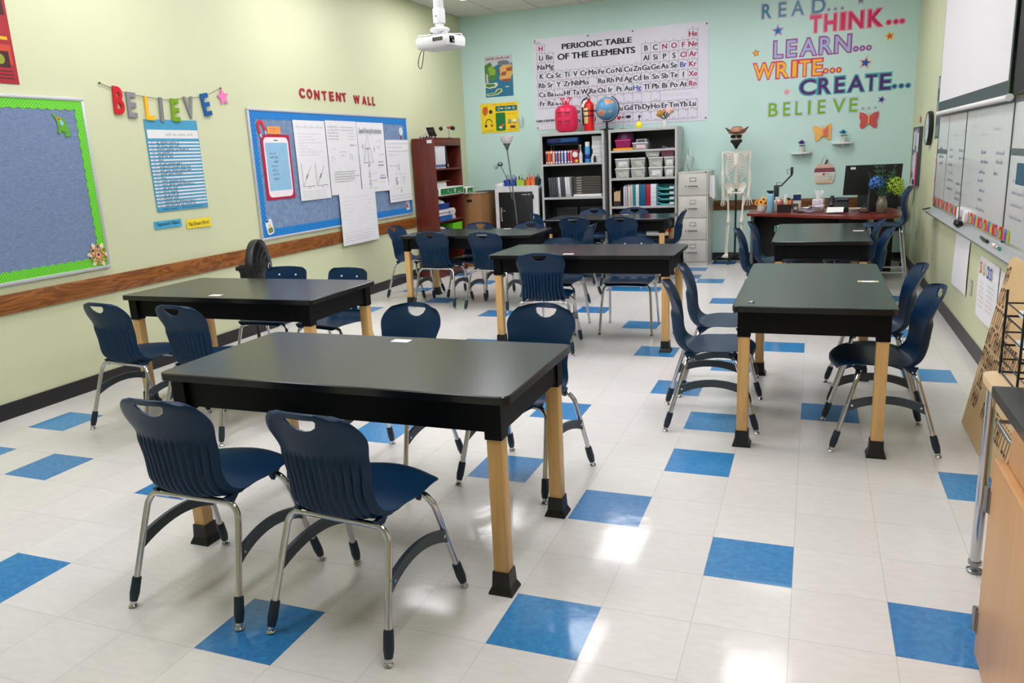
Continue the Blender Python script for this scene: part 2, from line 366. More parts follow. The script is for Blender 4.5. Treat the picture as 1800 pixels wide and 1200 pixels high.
TABLES = [(-0.735, 0.632, 0, 'black-topped lab table with wooden legs, nearest to the camera, at front left'),
    (-2.57, 2.15, 0, 'black-topped lab table with wooden legs beside the fan and the left wall'),
    (-0.77, 4.15, 0, 'black-topped lab table with wooden legs in the middle of the room, long side forward'),
    (-2.44, 5.68, 0, 'black-topped lab table with wooden legs in front of the reddish brown bookcase'),
    (-1.365, 7.32, 0, 'black-topped lab table with wooden legs in front of the two grey metal shelving units'),
    (0.95, 2.65, 90, 'black-topped lab table standing lengthwise near the whiteboard wall, nearer of that pair'),
    (1.003, 5.36, 90, 'black-topped lab table standing lengthwise in front of the teacher desk')]
table0 = None
for x, y, a, lab in TABLES:
    if table0 is None: table0 = make_table(lab); table0.matrix_basis = place(x, y, a)
    else: dup(table0, place(x, y, a), lab)

# ------------------------------------------------------------------ chairs
NAVY = mat(0, 42, 74, 0.4, var=0.05, scale=40, spec=0.3); BOOT = mat(12, 38, 52, 0.5); BRACE = mat(56, 66, 74, 0.4)
def shell_mesh(front, back, mask=None):
    """two point grids [v][u] -> closed shell; mask(v,u) False leaves an opening"""
    nv, nu = len(front), len(front[0]); vs = [p for row in front for p in row]+[p for row in back for p in row]; o = nv*nu; fs = []
    keep = [[True if mask is None else mask(i, j) for j in range(nu-1)] for i in range(nv-1)]
    K = lambda i, j: 0 <= i < nv-1 and 0 <= j < nu-1 and keep[i][j]
    for i in range(nv-1):
        for j in range(nu-1):
            if not keep[i][j]: continue
            a, b_, c, d = i*nu+j, i*nu+j+1, (i+1)*nu+j+1, (i+1)*nu+j
            fs.append((a, b_, c, d)); fs.append((o+d, o+c, o+b_, o+a))
            if not K(i-1, j): fs.append((b_, a, o+a, o+b_))
            if not K(i+1, j): fs.append((d, c, o+c, o+d))
            if not K(i, j-1): fs.append((a, d, o+d, o+a))
            if not K(i, j+1): fs.append((c, b_, o+b_, o+c))
    return vs, fs
def resample(P, n):
    d = [0.0]
    for a, b_ in zip(P, P[1:]): d.append(d[-1]+math.dist(a, b_))
    o = []; k = 0
    for i in range(n):
        s = d[-1]*i/(n-1)
        while k < len(P)-2 and d[k+1] < s: k += 1
        t = (s-d[k])/(d[k+1]-d[k]); o.append(tuple(a+(b_-a)*t for a, b_ in zip(P[k], P[k+1])))
    return o, d[-1]
def lerp_tab(tab, s):
    if s <= tab[0][0]: return tab[0][1]
    for (a, p), (b_, q) in zip(tab, tab[1:]):
        if s <= b_: t = (s-a)/(b_-a); t = t*t*(3-2*t); return p+(q-p)*t
    return tab[-1][1]
def chair_grid(profile, width, wing, nu, nv, thick, ribs=0, r0=0.07, r1=0.10, arch=0.0):
    """profile (y, z) from front lip to the top of the back, width(s), wing(s) along it"""
    prof, total = resample(spline(profile, 8), nv); F = []; B = []
    for i, (y, z) in enumerate(prof):
        s = i/(nv-1); a = prof[max(0, i-1)]; c = prof[min(nv-1, i+1)]; ty, tz = c[0]-a[0], c[1]-a[1]; l = math.hypot(ty, tz); ny, nz = -tz/l, ty/l
        # outward-facing (sitter side) normal is up on the seat, forward on the back
        ny, nz = -ny*-1, nz
        ny, nz = (tz/l, -ty/l)
        if nz < 0 and s < 0.4: ny, nz = -ny, -nz
        wdt = lerp_tab(width, s); d0 = s*total; d1 = (1-s)*total
        if d0 < r0: wdt = wdt-r0*0.75+0.75*math.sqrt(max(0, r0*r0-(r0-d0)**2))
        if d1 < r1: wdt = wdt-r1*0.75+0.75*math.sqrt(max(0, r1*r1-(r1-d1)**2))
        wy, wz = lerp_tab(wing[0], s), lerp_tab(wing[1], s); rowf = []; rowb = []
        rm = lerp_tab(ribs, s) if ribs else 0.0
        for j in range(nu):
            u = -1+2*j/(nu-1); x = wdt*u; yy = y+wy*u*u; zz = z+wz*u*u-arch*u*u*max(0, (s-0.8)/0.2)
            rowf.append((x, yy, zz)); tk = thick*(0.45+0.55*min(1, (1-abs(u))*7))
            rb = rm*(0.5-0.5*math.cos(2*PI*13*(u*0.5+0.5)))**0.5*min(1, (1-abs(u))*9) if rm else 0.0
            rowb.append((x, yy-ny*(tk+rb), zz-nz*(tk+rb)))
        F.append(rowf); B.append(rowb)
    return F, B
def split_build(F, B, cut, names, m, parent, cutter=None):
    outs = []
    for nm, a, c in ((names[0], 0, cut+1), (names[1], cut, len(F))):
        vs, fs = shell_mesh(F[a:c], B[a:c]); mb = MB(); mb.add(vs, fs, 0, True)
        o = mb.build(nm, m, parent, sharp=50)
        if cutter is not None and nm == names[1]:
            o.parent = None
            md = o.modifiers.new('opening', 'BOOLEAN'); md.operation = 'DIFFERENCE'; md.object = cutter; md.solver = 'EXACT'
            me = bpy.data.meshes.new_from_object(o.evaluated_get(bpy.context.evaluated_depsgraph_get())); o.modifiers.clear(); o.data = me
            me.polygons.foreach_set('use_smooth', [True]*len(me.polygons)); me.set_sharp_from_angle(angle=R(50)); o.parent = parent
        outs.append(o)
    return outs
def leg_part(pts, r, parent, boot, chrome):
    P = spline(pts, 6); b = MB(); b.tube(P, r, 12); lg = b.build('leg', chrome, parent, sharp=60)
    f = Vector(pts[0]); d = (Vector(pts[1])-f).normalized()
    if boot:
        b = MB(); b.tube([f+d*0.012, f+d*0.04, f+d*0.095, f+d*0.1], [r*1.2, r*1.55, r*1.45, r*1.3], 12); b.build('foot_cap', BOOT, lg, sharp=60)
    b = MB(); b.lathe([(0.001, 0), (0.013, 0.001), (0.016, 0.005), (0.013, 0.01), (0.007, 0.013), (0.006, 0.022)], 14, (f.x-d.x*0.004, f.y-d.y*0.004, 0)); b.build('foot_glide', CHROME, lg)
    return lg
def make_chair(label):
    t = thing('school_chair', label, 'chair')
    prof = [(0.25, 0.418), (0.245, 0.446), (0.2, 0.462), (0.1, 0.458), (0.0, 0.443), (-0.07, 0.433), (-0.125, 0.434), (-0.163, 0.46), (-0.184, 0.51), (-0.193, 0.575), (-0.204, 0.65), (-0.228, 0.735), (-0.264, 0.811)]
    W = [(0, 0.18), (0.12, 0.207), (0.3, 0.212), (0.42, 0.2), (0.52, 0.178), (0.64, 0.164), (0.76, 0.173), (0.88, 0.192), (1, 0.188)]
    wing = ([(0, -0.03), (0.15, -0.012), (0.4, 0.0), (0.52, 0.035), (0.7, 0.045), (1, 0.036)], [(0, -0.022), (0.2, -0.008), (0.4, 0.012), (0.55, 0.012), (1, 0)])
    F, B = chair_grid(prof, W, wing, 93, 70, 0.0075, [(0.4, 0), (0.46, 0.014), (0.755, 0.012), (0.8, 0)], 0.11, 0.11, 0.012)
    hole = [(0.056, 0.787), (0.06, 0.78), (0.05, 0.761), (0.025, 0.746), (0, 0.7415), (-0.025, 0.746), (-0.05, 0.761), (-0.06, 0.78), (-0.056, 0.787)]
    hb = MB(); hb.prism([(p[0], p[1]) for p in hole], -0.2, 0.2); hb.v = [(p[0], -p[2]-0.25, p[1]) for p in hb.v]
    cut = hb.build('hole_form', NAVY)
    split_build(F, B, 35, ('seat', 'backrest'), NAVY, t, cut)
    bpy.data.objects.remove(cut)
    for sx in (-1, 1):
        for y in (-0.112, 0.12):
            b = MB(); b.add([(sx*0.15, y-0.03, 0.428), (sx*0.15, y+0.04, 0.428), (sx*0.15, y-0.008, 0.388), (sx*0.166, y-0.03, 0.428), (sx*0.166, y+0.04, 0.428), (sx*0.166, y-0.008, 0.388)],
                [(0,1,2), (5,4,3), (0,3,4,1), (1,4,5,2), (2,5,3,0)]); b.cyl((sx*0.1662, y-0.004, 0.405), (sx*0.171, y-0.004, 0.405), 0.005, n=8, m=1); b.build('seat_lug', [NAVY, CHROME], t)
    for sy in (-1, 1):
        for sx in (-1, 1):
            yk = sy*0.13
            leg_part([(sx*0.238, sy*0.243, 0.012), (sx*0.219, sy*0.188, 0.2), (sx*0.205, sy*0.145, 0.345), (sx*0.196, yk*1.04, 0.378), (sx*0.172, yk, 0.402), (sx*0.13, yk, 0.408), (0, yk, 0.408)], 0.0115, t, True, CHROME)
    for sx in (-1, 1):
        b = MB(); k = 12; V = []
        for i in range(k+1):
            q = -1+2*i/k; y = q*0.178; zc = 0.272-0.04*q*q; hh = 0.019+0.005*q*q; xx = sx*(0.209+0.008*q*q)
            V += [(xx-0.008, y, zc-hh), (xx+0.008, y, zc-hh), (xx+0.008, y, zc+hh), (xx-0.008, y, zc+hh)]
        b.add(V, [(4*i+j, 4*i+(j+1) % 4, 4*i+4+(j+1) % 4, 4*i+4+j) for i in range(k) for j in range(4)]+[(3,2,1,0), (4*k, 4*k+1, 4*k+2, 4*k+3)])
        for y in (-0.155, 0.155): b.cyl((sx*0.209, y, 0.242), (sx*0.227, y, 0.242), 0.006, n=8, m=1)
        b.build('side_brace', [BRACE, CHROME], t)
    return t
def make_old_chair(label):
    t = thing('school_chair', label, 'chair')
    prof = [(0.2, 0.42), (0.19, 0.437), (0.14, 0.443), (0.05, 0.437), (-0.05, 0.43), (-0.12, 0.434), (-0.16, 0.455), (-0.178, 0.5), (-0.19, 0.57), (-0.205, 0.65), (-0.224, 0.73), (-0.242, 0.785)]
    W = [(0, 0.195), (0.2, 0.205), (0.5, 0.2), (0.62, 0.19), (1, 0.182)]
    wing = ([(0, -0.005), (0.5, 0.0), (0.7, 0.03), (1, 0.03)], [(0, -0.006), (0.3, 0.004), (0.55, 0.006), (1, 0)])
    F, B = chair_grid(prof, W, wing, 41, 34, 0.007, 0, 0.045, 0.05, 0.004)
    def slots(i, j): return not (1 <= i <= 4 and (7 <= j <= 11 or 17 <= j <= 22 or 28 <= j <= 32))
    vs, fs = shell_mesh(F[:19], B[:19]); b = MB(); b.add(vs, fs, 0, True); b.build('seat', NAVY, t, sharp=50)
    vs, fs = shell_mesh(F[18:], B[18:], slots); b = MB(); b.add(vs, fs, 0, True); b.build('backrest', NAVY, t, sharp=50)
    for sx in (-1, 1):
        p = F[30][20+sx*8]; b = MB(); b.ball((p[0], p[1]+0.002, p[2]), 0.008, 10, 6); b.build('rivet', WHITE, t)
    for sy in (-1, 1):
        for sx in (-1, 1):
            leg_part([(sx*0.222, sy*0.24, 0.012), (sx*0.212, sy*0.2, 0.2), (sx*0.2, sy*0.155, 0.36), (sx*0.185, sy*0.142, 0.395), (sx*0.155, sy*0.138, 0.412), (sx*0.1, sy*0.138, 0.414), (0, sy*0.138, 0.414)], 0.011, t, False, CHROME)
    return t
NEAR = 'navy ribbed-back chair, '
CHAIRS = [(-1.075, 0.07, 0, NEAR+'left of the two in front of the nearest table'), (-0.463, 0.067, -4.5, NEAR+'right of the two in front of the nearest table'),
    (-1.01, 1.25, 170, 'navy chair facing the camera behind the nearest table, left one'), (-0.328, 1.313, 169, 'navy chair facing the camera behind the right corner of the nearest table'),
    (-2.93, 1.52, -5, NEAR+'beside the green left wall, leftmost of all chairs'), (-2.37, 1.52, -5, NEAR+'second from the left wall, partly behind the nearest table'),
    (-1.02, 3.745, 8, NEAR+'pulled up to the near side of the middle table'),
    (-3.33, 5.88, -92, 'navy chair turned sideways at the left end of the table by the bookcase'), (-2.755, 5.42, 0, NEAR+'left of two at the near side of the table by the bookcase'),
    (-2.115, 5.34, -3, NEAR+'right of two at the near side of the table by the bookcase'), (-2.6, 5.93, 180, 'navy plastic chair behind the table by the bookcase, left one'),
    (-2.0, 5.93, 178, 'navy plastic chair behind the table by the bookcase, in front of the white cabinet'), (-1.42, 5.84, 90, 'navy chair turned sideways at the right end of the table by the bookcase'),
    (-2.1, 7.25, -90, 'navy plastic chair at the left end of the table by the metal shelves'), (-1.66, 6.94, 0, NEAR+'left of two before the metal shelf table'),
    (-1.08, 6.86, -2, NEAR+'right of two before the metal shelf table'), (-1.75, 7.75, 180, 'navy plastic chair behind the table by the metal shelves, left one'),
    (-1.22, 7.78, 180, 'navy plastic chair behind the table by the metal shelves, right one'), (-0.73, 7.4, 90, 'navy plastic chair seen from the side in front of the filing cabinet'),
    (0.42, 2.345, -81.4, 'navy chair facing right at the nearer lengthwise table, nearer the camera'), (0.41, 2.97, -84, 'navy chair facing right at the nearer lengthwise table, farther from the camera'),
    (1.29, 2.235, 94, 'navy chair facing left at the nearer lengthwise table, nearer the camera'), (1.30, 2.99, 91, 'navy chair facing left at the nearer lengthwise table, farther from the camera'),
    (0.55, 5.15, -90, 'navy chair facing right at the table by the teacher desk, nearer the camera'), (0.62, 5.78, -90, 'navy chair facing right at the table by the teacher desk, nearer the skeleton'),
    (1.30, 5.06, 92, 'navy chair facing left at the table by the teacher desk, nearer the camera'), (1.29, 5.86, 90, 'navy chair facing left at the table by the teacher desk, nearer the tall stool')]
chair0 = None
for x, y, a, lab in CHAIRS:
    if chair0 is None: chair0 = make_chair(lab); chair0['group'] = 'navy school chairs'; chair0.matrix_basis = place(x, y, a)
    else: dup(chair0, place(x, y, a), lab)
OLD = [(-2.80, 2.66, 182, 'older navy chair with two rivets, beside the black fan'), (-2.26, 2.62, 172, 'older navy chair with two rivets, farther from the fan'),
    (-1.165, 4.49, 180, 'older navy chair behind the middle table, left one'), (-0.526, 4.547, 183, 'older navy chair behind the middle table, right one')]
old0 = None
for x, y, a, lab in OLD:
    if old0 is None: old0 = make_old_chair(lab); old0['group'] = 'older navy chairs with slotted backs'; old0.matrix_basis = place(x, y, a)
    else: dup(old0, place(x, y, a), lab)
# ------------------------------------------------------------------ left wall
def sheet(x0, x1, y0, y1, curl=0.0, corner=0.0, seed=1, thick=0.0012, n=12):
    """a hanging sheet of paper: gentle waves out of the wall"""
    rnd = random.Random(seed); ph = rnd.uniform(0, 6); F = []; B = []
    for i in range(n+1):
        v = i/n; rf = []; rb = []
        for j in range(n+1):
            u = j/n; z = 0.002+curl*(0.5+0.5*math.sin(ph+u*5+v*2))*(1-v)**0.6+corner*max(0, (1-v)-0.75)*4*max(0, u-0.6)
            x = x0+(x1-x0)*u; y = y0+(y1-y0)*v; rf.append((x, y, z+thick)); rb.append((x, y, z))
        F.append(rf); B.append(rb)
    vs, fs = shell_mesh(F, B); b = MB(); b.add(vs, fs, 0, True); return b
# red poster cut by the left frame edge
t = thing('poster', 'dark red poster with pictures, high on the left wall, cut off by the photo edge', 'poster', matrix=onwall('left', 1.60, 2.13))
b = MB(); b.box(-0.23, 0.23, 0, 0.78, 0, 0.002); b.build('sheet', mat(168, 26, 40, 0.4), t)
b = MB()
b.rect(-0.21, 0.66, 0.21, 0.74, 0.0025, 1); b.rect(-0.2, 0.42, 0.21, 0.6, 0.0025, 2); b.rect(-0.21, 0.27, 0.2, 0.29, 0.0025, 3); b.rect(-0.2, 0.12, 0.21, 0.24, 0.0025, 4)
for k in range(3): b.flat(disc(-0.12+0.12*k, 0.51, 0.045), 0.003, 5); b.flat(disc(-0.12+0.12*k, 0.51, 0.03), 0.0035, 2)
for k in range(3): b.scrawl(-0.2, 0.33+0.028*k, 0.36, 0.014, 0.003, 40+k, 0.004, 1)
b.rect(0.06, 0.1, 0.19, 0.2, 0.003, 2); b.flat(disc(0.125, 0.15, 0.032), 0.0035, 6)
for k in range(3): b.rect(-0.2, 0.03+0.022*k, 0.2, 0.036+0.022*k, 0.003, 2)
b.build('print', [mat(168, 26, 40), mat(235, 225, 225), mat(60, 20, 18), mat(235, 190, 30), mat(205, 70, 45), mat(190, 120, 50), mat(150, 160, 40)], t)

DENIM = mat(118, 138, 172, 0.8, var=0.28, scale=16, stretch=(3, 14, 3)); DENIM2 = mat(120, 145, 178, 0.8, var=0.2, scale=22)
ALU = mat(206, 208, 212, 0.35, 0.3, var=0.02)
def dotted(c1, c2, size, name):
    m = bpy.data.materials.new(name); m.use_nodes = True; nt = m.node_tree; N = nt.nodes; L = nt.links; bs = N['Principled BSDF']
    tc = N.new('ShaderNodeTexCoord'); mp = N.new('ShaderNodeMapping'); mp.inputs['Rotation'].default_value = (0, 0, 0.785); mp.inputs['Scale'].default_value = (1/size, 1/size, 0)
    L.new(tc.outputs['Object'], mp.inputs[0]); fr = N.new('ShaderNodeVectorMath'); fr.operation = 'FRACTION'; L.new(mp.outputs[0], fr.inputs[0])
    sb = N.new('ShaderNodeVectorMath'); sb.operation = 'SUBTRACT'; sb.inputs[1].default_value = (0.5, 0.5, 0); L.new(fr.outputs[0], sb.inputs[0])
    ln = N.new('ShaderNodeVectorMath'); ln.operation = 'LENGTH'; L.new(sb.outputs[0], ln.inputs[0])
    gt = N.new('ShaderNodeMath'); gt.operation = 'LESS_THAN'; gt.inputs[1].default_value = 0.24; L.new(ln.outputs['Value'], gt.inputs[0])
    mx = N.new('ShaderNodeMix'); mx.data_type = 'RGBA'; L.new(gt.outputs[0], mx.inputs[0])
    mx.inputs[6].default_value = tuple(lin(c) for c in c1)+(1,); mx.inputs[7].default_value = tuple(lin(c) for c in c2)+(1,)
    L.new(mx.outputs[2], bs.inputs['Base Color']); bs.inputs['Roughness'].default_value = 0.6; return m
LIME = dotted((92, 204, 20), (160, 230, 110), 0.017, 'material_lime_dots'); BLUEDOT = dotted((0, 116, 200), (60, 170, 230), 0.03, 'material_blue_dots')
def scallop(x0, x1, y0, y1, side, wd, amp, per):
    """border strip along one side of the rectangle, scalloped towards the inside"""
    ln = (x1-x0) if side in 'tb' else (y1-y0); n = max(2, int(round(ln/per))); P = []
    for i in range(n*4+1): s = ln*i/(n*4); P.append((s, wd+amp*abs(math.sin(PI*i/4))))
    P = [(0, 0)]+P+[(ln, 0)]
    f = {'b': lambda s, d: (x0+s, y0+d), 't': lambda s, d: (x0+s, y1-d), 'l': lambda s, d: (x0+d, y0+s), 'r': lambda s, d: (x1-d, y0+s)}[side]
    return [f(*p) for p in P]
def board(name, label, matrix, wd, ht, fabric, border, bw, amp, per):
    t = thing(name, label, 'bulletin board', matrix=matrix); fr = 0.022
    b = MB(); b.box(fr, wd-fr, fr, ht-fr, 0.0, 0.012); b.build('fabric_panel', fabric, t)
    b = MB(); b.rbox(0, wd, 0, fr, 0, 0.02, 0.003); b.rbox(0, wd, ht-fr, ht, 0, 0.02, 0.003); b.rbox(0, fr, fr, ht-fr, 0, 0.02, 0.003); b.rbox(wd-fr, wd, fr, ht-fr, 0, 0.02, 0.003); b.build('frame', ALU, t)
    for k, s in enumerate('btlr'):
        b = MB(); b.prism(scallop(fr, wd-fr, fr, ht-fr, s, bw, amp, per), 0.0125, 0.0140+0.0006*k); b.build('border_trim', border, t)
    return t
board('bulletin_board', 'blue grey fabric bulletin board with lime green dotted scalloped border', onwall('left', -0.18, 0.86), 2.465, 1.205, DENIM, LIME, 0.055, 0.012, 0.07)
board('bulletin_board', 'blue grey fabric bulletin board with bright blue border, under the red letters', onwall('left', 4.03, 0.853), 3.05, 1.215, DENIM2, BLUEDOT, 0.066, 0.012, 0.05)
# cut-outs on the first board
t = thing('frog_cutout', 'green frog cut-out pinned to the lime bordered board', 'decoration', matrix=onwall('left', 2.075, 1.87, 0.016, 12))
b = MB(); b.prism([(-0.02, 0.085), (0.0, 0.05), (0.03, 0.055), (0.045, 0.03), (0.05, -0.02), (0.045, -0.075), (0.0, -0.075), (0.012, -0.045), (-0.012, -0.03), (-0.03, -0.05), (-0.045, -0.03), (-0.03, 0.0), (-0.025, 0.04), (-0.04, 0.09)], 0, 0.003, 0); b.build('body', mat(92, 168, 44, 0.5, var=0.2, scale=40), t)
b = MB(); b.prism(disc(0.008, 0.02, 0.02, 12, 0.7), 0.0032, 0.0042, 0); b.build('belly_patch', mat(150, 205, 215), t)
b = MB(); b.prism(disc(-0.005, 0.05, 0.013, 12), 0.0032, 0.0045, 0); b.prism(disc(-0.005, 0.05, 0.006, 10), 0.0045, 0.0055, 1); b.build('eye', [mat(240, 170, 40), BLACK], t)
t = thing('atom_cutout', 'orange and cream atom cut-out at the lower right corner of the lime bordered board', 'decoration', matrix=onwall('left', 2.19, 0.968, 0.0185))
b = MB(); P = []
for i in range(72): a = 2*PI*i/72; r = 0.063+0.03*math.cos(6*a+0.5); P.append((r*math.cos(a), r*math.sin(a)))
b.prism(P, 0, 0.003); b.build('card', mat(238, 224, 196), t)
for k in range(3):
    b = MB(); a = PI*k/3+0.5; b.tube([(0.072*math.cos(q)*math.cos(a)-0.026*math.sin(q)*math.sin(a), 0.072*math.cos(q)*math.sin(a)+0.026*math.sin(q)*math.cos(a), 0.0045+0.0008*k) for q in [2*PI*i/28 for i in range(28)]], 0.004, 6, closed=True); b.build('orbit', mat(205, 140, 60), t)
b = MB(); b.ball((0, 0, 0.006), 0.012, 12, 6, s=(1, 1, 0.4)); b.build('nucleus', mat(140, 30, 80), t)
# BELIEVE banner
t = thing('letter_banner', 'string banner of coloured felt letters spelling BELIEVE, ending in a pink star', 'banner', matrix=onwall('left', 2.457, 2.18, 0.004))
STR = [(2.457, 2.18), (2.561, 2.15), (2.712, 2.118), (2.902, 2.103), (3.076, 2.094), (3.264, 2.112), (3.463, 2.135), (3.607, 2.175), (3.728, 2.22)]
b = MB(); b.tube(spline([(a-2.457, z-2.18, 0.006) for a, z in STR], 4), 0.0025, 6); b.build('string', mat(110, 105, 95), t)
for a, z in (STR[0], STR[-1]): b = MB(); b.cyl((a-2.457, z-2.18, 0), (a-2.457, z-2.18, 0.012), 0.006, n=10); b.build('nail', mat(60, 58, 55, 0.4, 0.8), t)
for ch, a, z, wd, h, tl, c in (('B', 2.595, 1.965, 0.095, 0.2, -4, (205, 25, 35)), ('E', 2.715, 1.945, 0.085, 0.185, -3, (140, 140, 142)), ('L', 2.885, 1.93, 0.08, 0.18, -2, (250, 190, 30)), ('I', 3.003, 1.922, 0.032, 0.185, -3, (130, 130, 134)),
        ('E', 3.155, 1.926, 0.085, 0.178, -2, (120, 165, 30)), ('V', 3.325, 1.948, 0.105, 0.182, 4, (140, 140, 142)), ('E', 3.535, 1.982, 0.09, 0.185, 10, (20, 92, 158))):
    b = MB(); text(b, ch, 0, 0, h, 0.004, 0, 0.03, 'C', wd, 0.01, fit=True); b.build('felt_letter', mat(c[0], c[1], c[2], 0.9, var=0.06, scale=60), t, matrix=Matrix.Translation((a-2.457, z-2.18, 0)) @ Matrix.Rotation(R(tl), 4, 'Z'))
b = MB(); b.prism(star(3.745-2.457, 2.145-2.18, 0.075, 0.5, 5, 100), 0.003, 0.009); b.build('pink_star', mat(240, 130, 190, 0.8), t)
# blue striped pocket chart
t = thing('pocket_chart', 'blue striped pocket chart with handwritten rows under the felt letters', 'chart', matrix=onwall('left', 2.82, 1.222, 0.003))
b = MB(); b.box(0, 0.565, 0, 0.715, 0, 0.004); b.build('backing', mat(72, 160, 200, 0.6), t)
b = MB(); b.rect(0.012, 0.57, 0.56, 0.637, 0.0045)
for k in range(19): b.rect(0.008, 0.038+0.0275*k, 0.56, 0.05+0.0275*k, 0.0045)
b.build('white_strip', WHITE, t)
b = MB(); b.scrawl(0.2, 0.592, 0.3, 0.022, 0.005, 99, 0.003)
rnd = random.Random(3)
for k in range(19):
    q = 0.535-0.0275*k; b.scrawl(0.035, q, 0.03, 0.013, 0.005, 100+k, 0.003, 1)
    b.scrawl(0.09, q-0.004, rnd.choice((0.16, 0.24, 0.3, 0.34)) if k not in (5, 10) else 0.05, 0.02, 0.005, 200+k, 0.006, rnd.choice((0, 2, 2)))
b.scrawl(0.06, 0.01, 0.16, 0.018, 0.005, 300, 0.004, 2); b.scrawl(0.27, 0.012, 0.22, 0.018, 0.005, 301, 0.004, 2)
b.build('handwriting', [INK, INKRED, mat(30, 45, 85, 0.7, var=0)], t)
for nm, lab, a0, a1, z0, z1, c, txt in (('word_card', 'light blue card reading Teamwork Makes under the pocket chart', 2.765, 3.055, 1.09, 1.15, (70, 175, 215), 'Teamwork Makes'), ('word_card', 'yellow card reading The Dream Work under the pocket chart', 3.11, 3.395, 1.06, 1.135, (250, 222, 40), 'The Dream Work!')):
    t = thing(nm, lab, 'sign', matrix=onwall('left', a0, z0, 0.003)); b = sheet(0, a1-a0, 0, z1-z0, 0.002, 0, 5); b.build('card', mat(c[0], c[1], c[2], 0.7), t)
    b = MB(); text(b, txt, 0.02, 0.022, 0.03, 0.0062, 0, 0, 'L', a1-a0-0.045, shear=0.15); b.build('lettering', INK, t)
# CONTENT WALL letters
for k, (ch, a, z) in enumerate((('C', 4.91, 2.198), ('O', 5.045, 2.197), ('N', 5.17, 2.191), ('T', 5.31, 2.19), ('E', 5.44, 2.193), ('N', 5.572, 2.192), ('T', 5.69, 2.192), ('W', 5.945, 2.181), ('A', 6.105, 2.181), ('L', 6.22, 2.18), ('L', 6.31, 2.18))):
    b = MB(); wd = {'W': 0.13, 'L': 0.06, 'E': 0.08, 'T': 0.085}.get(ch, 0.092); text(b, ch, 0, 0, 0.095, 0, 0, 0.035, 'C', wd, 0.006, fit=True)
    o = b.build('wall_letter', mat(168, 16, 46, 0.7), matrix=onwall('left', a+0.01, z, 0.003, (-3, 4, -2, 3, 0, -4, 5, 2, -3, 4, -5)[k]))
    word, i = ('CONTENT', k) if k < 7 else ('WALL', k-7)
    tag(o, 'dark red cut-out letter %s, %s letter of %s on the left wall' % (ch, ('first', 'second', 'third', 'fourth', 'fifth', 'sixth', 'seventh')[i], word), 'letter', 'dark red wall letters')
# things on the second board
t = thing('magnet_cutout', 'red horseshoe magnet cut-out at the upper left of the blue bordered board', 'decoration', matrix=onwall('left', 4.2, 1.89, 0.0185, 20))
P = [(0.055*math.cos(R(a)), 0.02+0.055*math.sin(R(a))) for a in range(0, 181, 20)]+[(-0.055, -0.04), (-0.025, -0.04)]+[(0.025*math.cos(R(a)), 0.02+0.025*math.sin(R(a))) for a in range(180, -1, -20)]+[(0.025, -0.04), (0.055, -0.04)]
b = MB(); b.prism(P, 0, 0.003); b.build('red_arch', mat(214, 40, 62), t)
for s in (-1, 1): b = MB(); b.box(s*0.04-0.015, s*0.04+0.015, -0.075, -0.0405, 0, 0.003); b.build('pole_tip', mat(170, 200, 220), t)
t = thing('paper_note', 'small orange note card pinned above the phone poster', 'note', matrix=onwall('left', 4.282, 1.836, 0.0185)); b = sheet(0, 0.2, 0, 0.072, 0.002, 0, 2); b.build('card', mat(248, 160, 84, 0.7), t)
b = MB(); b.scrawl(0.03, 0.045, 0.13, 0.014, 0.0062, 11, 0.003); b.scrawl(0.08, 0.02, 0.04, 0.014, 0.0062, 12, 0.003); b.build('handwriting', mat(190, 70, 50, 0.7, var=0), t)
t = thing('poster', 'crimson poster shaped like a white smartphone with blue screen', 'poster', matrix=onwall('left', 4.17, 1.222, 0.0185))
b = MB(); b.box(0, 0.44, 0, 0.61, 0, 0.002); b.build('sheet', mat(186, 18, 66, 0.5), t)
b = MB(); b.prism(rrect(0.035, 0.022, 0.41, 0.585, 0.05), 0.0021, 0.004); b.build('phone_body', mat(244, 236, 240), t)
b = MB(); b.box(0.055, 0.39, 0.085, 0.535, 0.0041, 0.005); b.build('phone_screen', mat(150, 198, 228, 0.35), t)
b = MB(); b.box(0.19, 0.25, 0.552, 0.56, 0.0041, 0.005)
for k, wd in enumerate((0.1, 0.12, 0.06, 0.1, 0.08, 0.1, 0.09)): b.scrawl(0.105+0.004*k+(0.05 if k == 2 else 0), 0.43-0.04*k, wd, 0.022 if k in (1, 5) else 0.015, 0.0055, 50+k, 0.006 if k in (1, 2, 6) else 0.004)
b.build('writing', mat(30, 60, 90, 0.6, var=0), t)
def paper(label, a0, a1, z0, z1, off, seed, curl=0.006, corner=0.0, tilt=0.0, side='left', m=None):
    t = thing('chart_paper' if (a1-a0)*(z1-z0) > 0.2 or True else 'paper', label, 'paper', matrix=onwall(side, a0, z0, off, tilt)); b = sheet(0, abs(a1-a0), 0, z1-z0, curl, corner, seed); b.build('sheet', m or PAPER, t); return t
zt = 0.0105
t = paper('white chart paper with two line graphs, first from the left on the blue bordered board', 4.69, 5.235, 1.18, 1.976, 0.019, 1)
b = MB(); b.scrawl(0.03, 0.72, 0.48, 0.03, zt, 98, 0.0035, 1)
for k in range(8): b.scrawl(0.06, 0.66-0.03*k, (0.4, 0.25, 0.3, 0.42, 0.16, 0.2, 0.4, 0.35)[k], 0.011, zt, 400+k, 0.002, 4 if k in (0, 3, 6) else 3)
for q in (0.06, 0.3):
    b.ribbon([(q, 0.37), (q, 0.14), (q+0.2, 0.14)], 0.004, zt, 0); b.ribbon([(q, 0.14), (q+0.16, 0.34)], 0.004, zt, 1); b.scrawl(q+0.07, 0.118, 0.05, 0.012, zt, 420, 0.003, 0)
    b.ribbon([(q+0.06, 0.215), (q+0.095, 0.26)], 0.012, zt, 0)
for k in range(4): b.scrawl(0.04, 0.085-0.022*k, 0.42, 0.009, zt, 430+k, 0.0016, 1)
